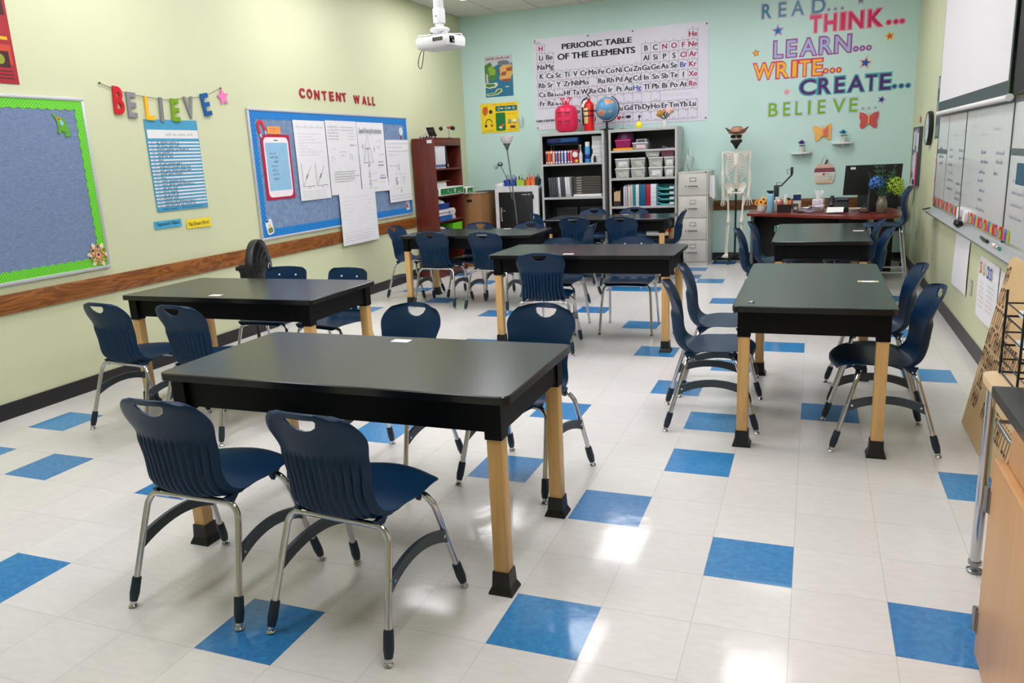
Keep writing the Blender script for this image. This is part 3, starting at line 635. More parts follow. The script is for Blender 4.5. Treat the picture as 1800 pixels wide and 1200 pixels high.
b.build('handwriting', [INK, INKGREY, INKBLUE, mat(205, 130, 170, 0.8, var=0), mat(170, 120, 190, 0.8, var=0)], t)
t = paper('white chart paper with blocks of handwriting, between the line graphs and the triangle diagrams', 5.25, 5.86, 1.2, 1.986, 0.019, 2)
b = MB()
for k in range(5): b.scrawl(0.03, 0.715-0.032*k, 0.2, 0.014, zt, 440+k, 0.0035, 0); b.scrawl(0.27 if k < 2 else 0.42, 0.715-0.032*k, 0.28 if k < 2 else 0.12, 0.012, zt, 450+k, 0.0026, 0 if k < 2 else 1)
b.scrawl(0.22, 0.45, 0.14, 0.02, zt, 460, 0.0025, 2); b.scrawl(0.24, 0.41, 0.1, 0.02, zt, 461, 0.0025, 3); b.ribbon([(0.06, 0.36), (0.06, 0.42), (0.12, 0.38)], 0.004, zt, 1)
b.ribbon([(0.42, 0.37), (0.42, 0.42), (0.46, 0.43), (0.48, 0.36)], 0.004, zt, 1); b.scrawl(0.44, 0.52, 0.12, 0.024, zt, 462, 0.005, 0); b.scrawl(0.06, 0.48, 0.1, 0.02, zt, 463, 0.002, 1)
for k in range(5): b.scrawl(0.08, 0.24-0.026*k, (0.42, 0.4, 0.5, 0.4, 0.36)[k], 0.012, zt, 470+k, 0.0035, 0)
b.build('handwriting', [INK, INKGREY, INKBLUE, INKRED], t)
t = paper('white chart paper headed Speed Velocity Acceleration with triangle diagrams', 5.868, 6.46, 1.19, 1.982, 0.019, 3, 0.007, 0.05)
zt3 = 0.0125
b = MB(); text(b, 'Speed/Velocity/Acceleration', 0.03, 0.67, 0.06, zt3, 0, 0.0, width=0.5, shear=0.1)
def tri(x, y, s, m=0, lw=0.006): b.ribbon([(x-s, y-s*1.6), (x, y+s*1.6), (x+s, y-s*1.6), (x-s, y-s*1.6)], lw, zt3, m); b.ribbon([(x-s*0.5, y), (x+s*0.5, y)], lw, zt3, m); b.ribbon([(x, y), (x, y-s*1.6)], lw, zt3, m)
tri(0.19, 0.5, 0.1); b.ribbon([(0.06, 0.52), (0.105, 0.52)], 0.005, zt3); b.flat(disc(0.083, 0.54, 0.006), zt3); b.flat(disc(0.083, 0.5, 0.006), zt3)
b.ribbon([(0.31, 0.49), (0.355, 0.49)], 0.005, zt3); b.flat(disc(0.333, 0.51, 0.006), zt3); b.flat(disc(0.333, 0.47, 0.006), zt3); b.ribbon([(0.17, 0.29), (0.21, 0.33)], 0.005, zt3); b.ribbon([(0.17, 0.33), (0.21, 0.29)], 0.005, zt3)
for k in range(3): tri(0.19, 0.22-0.085*k, 0.026, 0, 0.004); b.scrawl(0.25, 0.21-0.085*k, 0.1, 0.014, zt3, 480+k, 0.003, 1)
b.scrawl(0.42, 0.57, 0.1, 0.03, zt3, 490, 0.003, 3); b.scrawl(0.4, 0.5, 0.06, 0.025, zt3, 491, 0.004, 0); b.scrawl(0.44, 0.42, 0.11, 0.02, zt3, 492, 0.003, 3); b.scrawl(0.4, 0.33, 0.12, 0.035, zt3, 493, 0.005, 2); b.scrawl(0.42, 0.17, 0.13, 0.03, zt3, 494, 0.005, 4); b.scrawl(0.42, 0.1, 0.12, 0.02, zt3, 495, 0.003, 5)
b.rect(0.4, 0.3, 0.53, 0.308, zt3, 2); b.rect(0.41, 0.15, 0.56, 0.158, zt3, 4)
b.build('handwriting', [INK, INKGREY, INKBLUE, INKRED, mat(110, 50, 150, 0.7, var=0), mat(120, 190, 110, 0.7, var=0)], t)
t = paper('white chart paper with faint triangle lettered S and T, nearest the bookcase', 6.47, 7.04, 1.037, 1.787, 0.0285, 4)
b = MB()
for k in range(4): b.scrawl(0.04, 0.7-0.045*k, (0.5, 0.36, 0.52, 0.25)[k], 0.012, zt, 500+k, 0.003, 0 if k == 2 else 1)
b.ribbon([(0.1, 0.17), (0.29, 0.56), (0.5, 0.17), (0.1, 0.17)], 0.003, zt, 2); b.ribbon([(0.18, 0.34), (0.42, 0.34)], 0.003, zt, 2); b.ribbon([(0.3, 0.34), (0.3, 0.17)], 0.003, zt, 2); b.ribbon([(0.04, 0.44), (0.26, 0.44)], 0.003, zt, 1)
text(b, 'S', 0.18, 0.21, 0.09, zt, 1, -0.01); text(b, 'T', 0.35, 0.21, 0.09, zt, 2, -0.01); text(b, 'L', 0.27, 0.39, 0.07, zt, 1, -0.01); text(b, 'X', 0.28, 0.11, 0.04, zt, 0)
for k in range(2): b.scrawl(0.04, 0.07-0.035*k, 0.5, 0.012, zt, 510+k, 0.0028, 1)
b.build('handwriting', [INK, INKGREY, mat(200, 200, 206, 0.8, var=0)], t)
t = paper('crinkled white chart paper hanging from the board down over the wood rail', 5.36, 6.125, 0.64, 1.236, 0.0345, 6, 0.012)
b = MB()
for k in range(7): b.scrawl(0.05, 0.52-0.04*k, (0.5, 0.2, 0.18, 0.22, 0.2, 0.16, 0.1)[k], 0.012, 0.0165, 520+k, 0.002, 1); b.scrawl(0.5, 0.52-0.045*k, 0.2, 0.01, 0.0165, 530+k, 0.0015, 1)
b.ribbon([(0.3, 0.2), (0.34, 0.33), (0.38, 0.2)], 0.002, 0.0165, 1)
for k in range(4): b.scrawl(0.03, 0.13-0.03*k, 0.66-0.05*k, 0.012, 0.0165, 540+k, 0.0025, 0 if k > 1 else 1)
b.build('handwriting', [mat(150, 140, 190, 0.8, var=0), mat(188, 188, 196, 0.8, var=0)], t)
t = thing('magnifier_cutout', 'white magnifying glass cut-out at the upper right of the blue bordered board', 'decoration', matrix=onwall('left', 6.9, 1.89, 0.0185))
b = MB(); b.prism(disc(0, 0, 0.05, 20), 0, 0.003); b.build('lens', mat(215, 230, 240), t)
b = MB(); b.box(-0.01, 0.01, -0.105, -0.051, 0, 0.003); b.build('handle', mat(190, 50, 80), t)
t = thing('jar_cutout', 'cut-out picture of a jar at the lower left corner of the blue bordered board', 'decoration', matrix=onwall('left', 4.155, 0.975, 0.0185, 12))
b = MB(); b.prism(rrect(-0.05, -0.075, 0.05, 0.07, 0.025), 0, 0.003); b.build('card', mat(225, 235, 240), t)
b = MB(); b.prism(rrect(-0.035, -0.06, 0.035, -0.01, 0.015), 0.0031, 0.004, 0); b.prism(disc(0.0, 0.01, 0.014), 0.0031, 0.004, 1); b.prism(rrect(-0.045, 0.05, 0.0, 0.068, 0.005), 0.0031, 0.004, 2); b.build('picture', [mat(120, 130, 60), mat(240, 190, 90), mat(30, 60, 110)], t)
t = thing('science_sticker', 'small red and yellow cut-out at the lower right corner of the blue bordered board', 'decoration', matrix=onwall('left', 6.935, 0.97, 0.0185, 10))
b = MB(); b.prism([(-0.045, -0.05), (0.04, -0.06), (0.05, 0.05), (-0.02, 0.06)], 0, 0.003); b.build('card', mat(222, 225, 230), t)
b = MB(); b.prism(disc(-0.012, 0.0, 0.024), 0.0031, 0.004, 0); b.prism([(0.0, -0.05), (0.035, -0.03), (0.02, 0.01)], 0.0031, 0.0045, 1); b.prism(disc(0.015, 0.035, 0.014), 0.0031, 0.004, 2); b.build('picture', [mat(210, 40, 50), mat(245, 190, 50), mat(60, 90, 160)], t)
# pedestal fan
t = thing('pedestal_fan', 'black pedestal fan standing between the left wall and a lab table', 'fan', (-3.42, 3.2, 0), R(-70))
FB = mat(20, 21, 23, 0.4)
b = MB(); b.lathe([(0.19, 0), (0.19, 0.012), (0.17, 0.025), (0.04, 0.04), (0.028, 0.06)], 32); b.build('base', FB, t)
b = MB(); b.cyl((0, 0, 0.04), (0, 0, 0.62), 0.014); b.cyl((0, 0, 0.33), (0, 0, 0.4), 0.022); b.build('pole', FB, t)
hz = 0.72; cy = 0.07
b = MB(); b.rbox(-0.04, 0.04, cy-0.17, cy-0.06, hz-0.045, hz+0.04, 0.03); b.rbox(-0.025, 0.025, cy-0.16, cy-0.09, 0.6, hz-0.03, 0.01); b.build('motor_housing', FB, t)
b = MB(); b.cyl((0, cy-0.17, hz), (0, cy-0.19, hz), 0.02); b.build('knob', FB, t)
def cage(y0, y1, nm):
    b = MB(); n = 84
    for i in range(n):
        a = 2*PI*i/n; P = [(r*math.cos(a), y0+(y1-y0)*((r/0.225)**2.2), hz+r*math.sin(a)) for r in (0.05, 0.12, 0.18, 0.21, 0.225)]; b.tube(P, 0.0024, 4, caps=False)
    for r in (0.05, 0.1, 0.14, 0.18): b.tube([(r*math.cos(2*PI*i/40), y0+(y1-y0)*((r/0.225)**2.2), hz+r*math.sin(2*PI*i/40)) for i in range(40)], 0.0022, 5, closed=True)
    b.build(nm, FB, t)
cage(cy+0.085, cy+0.025, 'front_grille'); cage(cy-0.085, cy-0.025, 'rear_grille')
b = MB(); b.M = Matrix.Translation((0, cy, hz)) @ Matrix.Rotation(R(90), 4, 'X'); b.lathe([(0.222, -0.028), (0.232, -0.03), (0.236, -0.02), (0.236, 0.02), (0.232, 0.03), (0.222, 0.028), (0.222, -0.028)], 56); b.build('guard_ring', FB, t)
b = MB(); b.cyl((0, cy+0.08, hz), (0, cy+0.09, hz), 0.05, n=24); b.tube([(0.035*math.cos(2*PI*i/20), cy+0.091, hz+0.035*math.sin(2*PI*i/20)) for i in range(20)], 0.003, 6, 1, closed=True); b.build('hub_badge', [FB, mat(180, 182, 186, 0.3)], t)
for k in range(4):
    b = MB(); a0 = PI/2*k; vs = []
    for i in range(7):
        for j in range(2):
            r = 0.03+0.17*i/6; a = a0+(0.55 if j else -0.25)*min(1, 0.4+i/5); vs.append((r*math.cos(a), cy+(0.02 if j else -0.02), hz+r*math.sin(a)))
    b.add(vs+[(p[0], p[1]-0.003, p[2]) for p in vs], [(2*i, 2*i+1, 2*i+3, 2*i+2) for i in range(6)]+[(14+2*i+2, 14+2*i+3, 14+2*i+1, 14+2*i) for i in range(6)], 0, True); b.build('blade', mat(40, 42, 46, 0.3), t)
# ------------------------------------------------------------------ back wall
# illustrated map poster
t = thing('map_poster', 'illustrated map poster with green and sandy islands in blue sea, left of the periodic table', 'poster', matrix=onwall('back', -3.587, 2.372))
b = MB(); b.box(0, 0.43, 0, 0.562, 0, 0.002); b.build('sheet', mat(30, 116, 150, 0.45, var=0.12, scale=10), t)
b = MB()
b.flat([(0, 0.562), (0, 0.41), (0.1, 0.39), (0.2, 0.44), (0.3, 0.42), (0.43, 0.45), (0.43, 0.562)], 0.0024, 0)
b.flat([(0, 0.44), (0.09, 0.48), (0.13, 0.42), (0.18, 0.38), (0.19, 0.3), (0.14, 0.22), (0, 0.24)], 0.0028, 1); b.flat([(0.05, 0.4), (0.11, 0.44), (0.17, 0.37), (0.16, 0.3), (0.07, 0.3)], 0.0032, 2)
b.flat([(0.2, 0.47), (0.24, 0.49), (0.34, 0.49), (0.4, 0.46), (0.36, 0.43), (0.22, 0.43)], 0.0030, 3)
b.flat([(0.23, 0.4), (0.3, 0.43), (0.42, 0.43), (0.43, 0.3), (0.4, 0.26), (0.41, 0.21), (0.3, 0.2), (0.22, 0.24), (0.24, 0.31)], 0.0034, 4)
b.flat([(0.33, 0.38), (0.42, 0.4), (0.42, 0.34), (0.34, 0.34)], 0.0038, 5); b.flat([(0.26, 0.33), (0.33, 0.34), (0.33, 0.29), (0.25, 0.28)], 0.0038, 5); b.flat([(0.24, 0.235), (0.4, 0.24), (0.41, 0.21), (0.3, 0.2)], 0.0039, 5)
b.flat([(0.02, 0.32), (0.045, 0.32), (0.05, 0.2), (0.02, 0.2)], 0.0036, 0); b.flat([(0.0, 0.2), (0.12, 0.19), (0.17, 0.2), (0.2, 0.17), (0.16, 0.13), (0.06, 0.12), (0, 0.14)], 0.0028, 6); b.flat([(0.01, 0.19), (0.14, 0.18), (0.16, 0.15), (0.06, 0.135), (0.01, 0.15)], 0.0034, 1)
b.flat([(0.01, 0.05), (0.14, 0.06), (0.18, 0.11), (0.25, 0.11), (0.26, 0.07), (0.19, 0.03), (0.03, 0.015)], 0.0028, 6); b.flat([(0.03, 0.045), (0.15, 0.055), (0.19, 0.1), (0.24, 0.1), (0.245, 0.075), (0.18, 0.04), (0.04, 0.025)], 0.0034, 1)
b.flat([(0.3, 0.13), (0.34, 0.14), (0.38, 0.13), (0.34, 0.12)], 0.003, 0)
b.scrawl(0.03, 0.515, 0.37, 0.03, 0.0042, 77, 0.014, 5); b.build('picture', [mat(200, 205, 215), mat(78, 130, 58, var=0.2, scale=30), mat(140, 175, 60, var=0.2, scale=30), mat(110, 120, 130), mat(226, 176, 100, var=0.1, scale=30), mat(160, 84, 46), mat(225, 225, 205)], t)
# yellow poster
t = thing('poster', 'yellow science poster with a green panel, under the map poster', 'poster', matrix=onwall('back', -3.686, 1.872, 0.003))
b = MB(); b.box(0, 0.59, 0, 0.415, 0, 0.002); b.build('sheet', mat(250, 218, 28, 0.5, var=0.03), t)
b = MB()
b.prism(rrect(0.235, 0.02, 0.385, 0.275, 0.02), 0.0021, 0.003, 0); b.prism(rrect(0.235, 0.295, 0.575, 0.37, 0.02), 0.0021, 0.003, 1)
for k in range(3): b.flat(disc(0.29+0.115*k, 0.333, 0.024), 0.0034, 2)
for k in range(2): b.flat([(0.32+0.115*k, 0.325), (0.345+0.115*k, 0.325), (0.345+0.115*k, 0.318), (0.36+0.115*k, 0.333), (0.345+0.115*k, 0.348), (0.345+0.115*k, 0.341), (0.32+0.115*k, 0.341)], 0.0034, 3)
b.flat([(0.04, 0.36), (0.1, 0.38), (0.12, 0.33), (0.1, 0.26), (0.06, 0.24), (0.03, 0.29)], 0.003, 4); b.flat(disc(0.16, 0.295, 0.028), 0.003, 5); b.ribbon([(0.07, 0.13), (0.09, 0.18), (0.12, 0.195), (0.16, 0.18), (0.175, 0.14)], 0.012, 0.003, 5)
b.flat(disc(0.075, 0.1, 0.022), 0.003, 5); b.rect(0.15, 0.085, 0.19, 0.12, 0.003, 4); b.flat([(0.27, 0.07), (0.31, 0.06), (0.36, 0.09), (0.37, 0.12), (0.33, 0.11), (0.29, 0.09)], 0.0034, 4); b.flat([(0.28, 0.06), (0.33, 0.05), (0.33, 0.08), (0.29, 0.08)], 0.0037, 3)
for k in range(2): b.flat(disc(0.45+0.075*k, 0.155, 0.026), 0.003, 2 if k == 0 else 3); b.ribbon([(0.42+0.075*k, 0.13), (0.45+0.075*k, 0.12), (0.48+0.075*k, 0.13)], 0.01, 0.0034, 5)
b.rect(0.45, 0.05, 0.54, 0.09, 0.003, 6); b.rect(0.47, 0.055, 0.52, 0.08, 0.0034, 5)
b.scrawl(0.19, 0.388, 0.36, 0.012, 0.003, 80, 0.005, 7); b.scrawl(0.42, 0.25, 0.13, 0.01, 0.003, 81, 0.004, 7); b.scrawl(0.02, 0.025, 0.18, 0.008, 0.003, 82, 0.004, 5); b.scrawl(0.41, 0.03, 0.16, 0.008, 0.003, 83, 0.004, 5)
b.build('picture', [mat(20, 120, 60), mat(20, 110, 110), mat(140, 160, 140), mat(235, 238, 235), mat(215, 100, 40), mat(50, 45, 20), mat(190, 100, 60), mat(200, 60, 40, var=0)], t)
# clear plastic thing sticking out behind the yellow poster: a crumpled bag
def blob_mesh(r, seed, sx=1, sy=1, sz=1, amp=0.2, n=18, k=12):
    rnd = random.Random(seed); ph = [rnd.uniform(0, 6) for _ in range(6)]; b = MB(); v = []
    for i in range(k+1):
        th = PI*i/k
        for j in range(n):
            a = 2*PI*j/n; rr = r*(1+amp*(math.sin(3*a+ph[0]+2*th)*0.5+math.sin(5*a+ph[1])*math.sin(4*th+ph[2])*0.5))
            s = max(math.sin(th), 1e-3); v.append((rr*s*math.cos(a)*sx, rr*s*math.sin(a)*sy, -rr*math.cos(th)*sz))
    b.add(v, [(i*n+j, i*n+(j+1) % n, (i+1)*n+(j+1) % n, (i+1)*n+j) for i in range(k) for j in range(n)], 0, True); return b
tag(blob_mesh(0.055, 4, 0.7, 1.3, 0.35, 0.3).build('plastic_bag', mat(215, 232, 232, 0.25, alpha=0.7), matrix=onwall('back', -3.055, 2.01, 0.03)), 'small crumpled clear plastic bag sticking out beside the yellow poster', 'bag')

# periodic table
t = thing('periodic_table_poster', 'large white periodic table poster with red, black and blue symbols', 'poster', matrix=onwall('back', -2.836, 1.868, 0.002))
PW, PH = 2.42, 1.237
b = MB(); b.box(0, PW, 0, PH, 0, 0.003); b.build('sheet', mat(224, 222, 234, 0.35, var=0.01), t)
for px, py in ((0.03, PH-0.03), (PW-0.03, PH-0.03), (0.8, PH-0.03), (1.42, PH-0.03), (0.03, 0.03), (PW-0.03, 0.03)):
    b = MB(); b.lathe([(0.011, 0.003), (0.009, 0.006), (0.001, 0.008)], 10, (px, py, 0)); b.build('grommet', mat(60, 60, 64, 0.4), t)
CW, CHH, X0, Z0 = 0.1237, 0.1235, -2.783+2.836, 3.025-1.868
def heavy(mb, st, x, y, h, z, m, d, align='L', width=None):
    for k in (-1, 0, 1): text(mb, st, x+k*d, y, h, z+0.00003*k, m, 0, align, width)
    text(mb, st, x, y+d*0.7, h, z+0.00006, m, 0, align, width)
b = MB(); heavy(b, 'PERIODIC TABLE', 0.428, 3.0-1.868-0.068, 0.07, 0.0036, 0, 0.006, width=0.975); heavy(b, 'OF THE ELEMENTS', 0.362, 2.875-1.868-0.078, 0.078, 0.0036, 0, 0.0065, width=1.085); b.build('title_lettering', INK, t)
b = MB(); heavy(b, 'FLINN SCIENTIFIC', 0.012, 0.108, 0.03, 0.0036, 0, 0.0025, width=0.28); b.scrawl(0.03, 0.088, 0.24, 0.007, 0.0036, 90, 0.002); b.build('maker_lettering', INK, t)
SYM = {0: {0: 'H', 17: 'He'}, 1: dict(zip([0, 1, 12, 13, 14, 15, 16, 17], 'Li Be B C N O F Ne'.split())), 2: dict(zip([0, 1, 12, 13, 14, 15, 16, 17], 'Na Mg Al Si P S Cl Ar'.split())),
    3: dict(enumerate('K Ca Sc Ti V Cr Mn Fe Co Ni Cu Zn Ga Ge As Se Br Kr'.split())), 4: dict(enumerate('Rb Sr Y Zr Nb Mo _ Ru Rh Pd Ag Cd In Sn Sb Te I Xe'.split())),
    5: dict(enumerate('Cs Ba La-Lu Hf Ta W Re Os Ir Pt Au Hg Tl Pb Bi Po At Rn'.split())), 6: dict(enumerate('Fr Ra Ac-Lr _ _ _ _ _ _ _ _ _ _ # _'.replace(' #', ' _').split()))}
SYM[6] = {k: v for k, v in SYM[6].items() if k not in (12, 14)}
LAN = dict(zip(range(3, 18), 'La Ce Pr Nd _ Sm Eu Gd Tb Dy Ho Er Tm Yb Lu'.split())); ACT = dict(zip(range(3, 18), 'Ac Th Pa U _ _ _ _ _ _ _ _ _ _ _'.split()))
RED = set('H He N O F Ne Cl Ar Kr Xe Rn'.split()); BLU = {'Br', 'Hg'}
g = MB(); sy = MB(); sm = MB(); num = {0: {0: 1, 17: 2}, 1: {0: 3, 1: 4}, 2: {0: 11, 1: 12}}
def cell(c, y, s, n):
    x = X0+c*CW; lw = 0.0036
    g.ribbon([(x, y), (x+CW, y)], lw, 0.0034); g.ribbon([(x, y-CHH), (x+CW, y-CHH)], lw, 0.0034); g.ribbon([(x, y), (x, y-CHH)], lw, 0.00345); g.ribbon([(x+CW, y), (x+CW, y-CHH)], lw, 0.00345)
    if n: text(sm, str(n), x+CW-0.006, y-0.024, 0.017, 0.0036, 0, 0, 'R')
    if s != '_':
        heavy(sy, s, x+CW/2, y-CHH+0.034, 0.066 if len(s) < 3 else 0.036, 0.0038, 1 if s in RED else 2 if s in BLU else 0, 0.0034, 'C', 0.112 if len(s) > 3 else None)
    sm.ribbon([(x+0.035, y-CHH+0.016), (x+0.09, y-CHH+0.016)], 0.008, 0.0036, 1)
ZN = {0: [1]+[0]*16+[2], 1: [3, 4]+[0]*10+list(range(5, 11)), 2: [11, 12]+[0]*10+list(range(13, 19)), 3: list(range(19, 37)), 4: list(range(37, 55)), 5: [55, 56, 0]+list(range(72, 87)), 6: [87, 88, 0]+list(range(104, 119))}
for r_, row in SYM.items():
    for c, s in row.items(): cell(c, Z0-r_*CHH, s, ZN[r_][c])
YL = 2.152-1.868
for c, s in LAN.items(): cell(c, YL, s, 54+c)
for c, s in ACT.items(): cell(c, YL-CHH, s, 86+c)
for c in range(18):
    r0 = 0 if c in (0, 17) else 1 if (c == 1 or c >= 12) else 3; text(sm, str(c+1), X0+(c+0.45)*CW, Z0-r0*CHH+0.014, 0.018, 0.0036, 0, 0, 'C')
for r_ in range(7): text(sm, str(r_+1), X0-0.014, Z0-(r_+0.6)*CHH, 0.018, 0.0036, 0, 0, 'C')
text(sm, 'GROUP', X0-0.04, Z0+0.012, 0.02, 0.0036); 
for k in range(2): sm.scrawl(X0+14*CW, 0.365-0.02*k, 0.42, 0.006, 0.0036, 91+k, 0.0018, 2)
g.build('cell_grid', mat(74, 76, 96, 0.7, var=0), t); sy.build('symbol_lettering', [mat(26, 26, 40, 0.6, var=0), mat(170, 20, 70, 0.6, var=0), mat(40, 70, 170, 0.6, var=0)], t); sm.build('small_print_lettering', [mat(70, 70, 90, 0.7, var=0), mat(190, 150, 175, 0.7, var=0), mat(150, 150, 165, 0.7, var=0)], t)

# READ THINK LEARN WRITE CREATE BELIEVE letters
WORDS = [('READ', 3.058, 0.178, [0.23,0.353,0.429,0.528,0.58,0.738,0.819,0.982], [1.016,1.092,1.171], 3.088, 0.019, (16, 122, 150), (200, 196, 208), 'teal', 'grey edged'),
    ('THINK', 2.84, 0.198, [0.811,0.937,0.973,1.112,1.156,1.214,1.25,1.415,1.465,1.635], [1.696,1.773,1.84], 2.874, 0.026, (214, 14, 96), (240, 120, 150), 'crimson', 'pink edged'),
    ('LEARN', 2.575, 0.203, [0.39,0.497,0.543,0.66,0.703,0.898,0.928,1.083,1.105,1.288], [1.346,1.419,1.492], 2.605, 0.024, (166, 178, 226), (164, 60, 140), 'lavender', 'magenta edged'),
    ('WRITE', 2.33, 0.197, [0.147,0.405,0.428,0.582,0.613,0.678,0.7,0.833,0.855,0.975], [1.014,1.091,1.165], 2.374, 0.025, (252, 190, 10), (216, 50, 110), 'yellow', 'pink edged'),
    ('CREATE', 2.1, 0.195, [0.711,0.908,0.931,1.087,1.125,1.243,1.272,1.469,1.476,1.606,1.634,1.762], [1.803,1.877,1.951], 2.132, 0.024, (84, 16, 110), (60, 165, 175), 'purple', 'teal edged'),
    ('BELIEVE', 1.86, 0.176, [0.341,0.466,0.521,0.614,0.668,0.76,0.821,0.859,0.935,1.033,1.108,1.264,1.301,1.404], [1.463,1.532,1.605], 1.895, 0.018, (122, 184, 20), (200, 214, 236), 'lime green', 'pale edged')]
ORD = ('first', 'second', 'third', 'fourth', 'fifth', 'sixth', 'seventh')
for word, z, h, xx, dots, dz, dr, ci, co, cn, en in WORDS:
    mi, mo = mat(ci[0], ci[1], ci[2], 0.35, var=0.02), mat(co[0], co[1], co[2], 0.45, var=0.02)
    seen = {}
    for k, ch in enumerate(word):
        a0, a1 = xx[2*k], xx[2*k+1]; seen[ch] = seen.get(ch, 0)+1
        if word == 'BELIEVE' and ch == 'I': a0 -= 0.002; a1 += 0.002
        t = thing('wall_letter', '%s %s letter %s, %s letter of %s on the mint wall' % (cn, en, ch, ORD[k], word), 'letter', group='%s letters of %s' % (cn, word), matrix=onwall('back', (a0+a1)/2, z, 0.002))
        b = MB(); text(b, ch, 0, -0.012, h+0.024, 0, 0, 0.06, 'C', a1-a0+0.024, 0.002, fit=True); b.build('edging', mo, t)
        b = MB(); text(b, ch, 0, 0.002, h-0.008, 0.0022, 0, 0.012, 'C', (a1-a0)*0.86-0.006 if ch == 'I' else a1-a0-0.01, 0.002, fit=True); b.build('letter_face', mi, t)
    for k, a in enumerate(dots):
        t = thing('wall_dot', '%s %s round dot, %s after %s on the mint wall' % (cn, en, ORD[k], word), 'dot', group='dots after %s' % word, matrix=onwall('back', a, dz, 0.002))
        b = MB(); b.prism(disc(0, 0, dr+0.009, 20), 0, 0.002); b.build('edging', mo, t); b = MB(); b.prism(disc(0, 0, dr-0.007, 20), 0.0022, 0.004); b.build('dot_face', mi, t)
for a, z, r, tl, ci, co, lab in ((0.433, 2.901, 0.085, 4, (24, 110, 180), (200, 180, 205), 'blue star sticker left of the word LEARN'), (0.174, 2.657, 0.05, 10, (250, 190, 40), (200, 90, 60), 'yellow star sticker above the word WRITE'),
        (1.463, 2.433, 0.088, -12, (20, 84, 160), (235, 190, 180), 'dark blue star sticker right of the word WRITE'), (1.715, 2.717, 0.062, 8, (226, 96, 30), (250, 205, 90), 'orange star sticker under the dots of THINK'),
        (0.564, 2.155, 0.05, 2, (246, 150, 160), (235, 190, 190), 'pink star sticker left of the word CREATE'), (1.667, 1.986, 0.052, -20, (70, 20, 110), (150, 170, 210), 'small purple star sticker under the dots of CREATE'), (1.375, 3.155, 0.06, 0, (120, 130, 150), (190, 195, 205), 'grey star sticker at the top edge, right of READ')):
    t = thing('star_sticker', lab, 'sticker', group='star stickers', matrix=onwall('back', a, z, 0.002, tl))
    b = MB(); b.prism(star(0, 0, r, 0.5), 0, 0.002); b.build('edging', mat(co[0], co[1], co[2]), t); b = MB(); b.prism(star(0, 0, r*0.64, 0.48), 0.0022, 0.004); b.build('star_face', mat(ci[0], ci[1], ci[2]), t)
# wooden butterflies
for a, z, tl, cl, crr, lab in ((1.009, 1.625, 5, (250, 188, 96), (226, 112, 96), 'orange and pink wooden butterfly above the wall shelf with the blue rose'), (1.536, 1.748, 0, (214, 84, 84), (214, 84, 84), 'red wooden butterfly under the dots of BELIEVE')):
    t = thing('butterfly', lab, 'decoration', group='wooden butterflies', matrix=onwall('back', a, z, 0.003, tl)); k = 0.1
    wing_ = [(0.008, 0.05), (0.045, 0.085), (0.105, 0.105), (0.108, 0.04), (0.09, -0.005), (0.1, -0.06), (0.085, -0.095), (0.05, -0.085), (0.008, -0.035)]
    for s, cc in ((-1, cl), (1, cl)):
        b = MB(); b.prism([(p[0]*s, p[1]) for p in wing_], 0, 0.014); b.build('wing', mat(cc[0], cc[1], cc[2], 0.6), t)
    b = MB(); b.prism([(0.012, 0.03), (0.04, 0.06), (0.07, 0.085), (0.068, 0.0), (0.062, -0.06), (0.02, -0.05)], 0.0142, 0.02); b.build('wing_panel', mat(crr[0], crr[1], crr[2], 0.6), t)
    b = MB(); b.rbox(-0.008, 0.008, -0.045, 0.06, 0, 0.026, 0.005); b.build('body', mat(240, 190, 100), t)
    for s in (-1, 1): b = MB(); b.tube(spline([(s*0.003, 0.06, 0.012), (s*0.012, 0.085, 0.014), (s*0.028, 0.09, 0.014)], 4), 0.002, 6); b.build('antenna', mat(90, 160, 140), t)
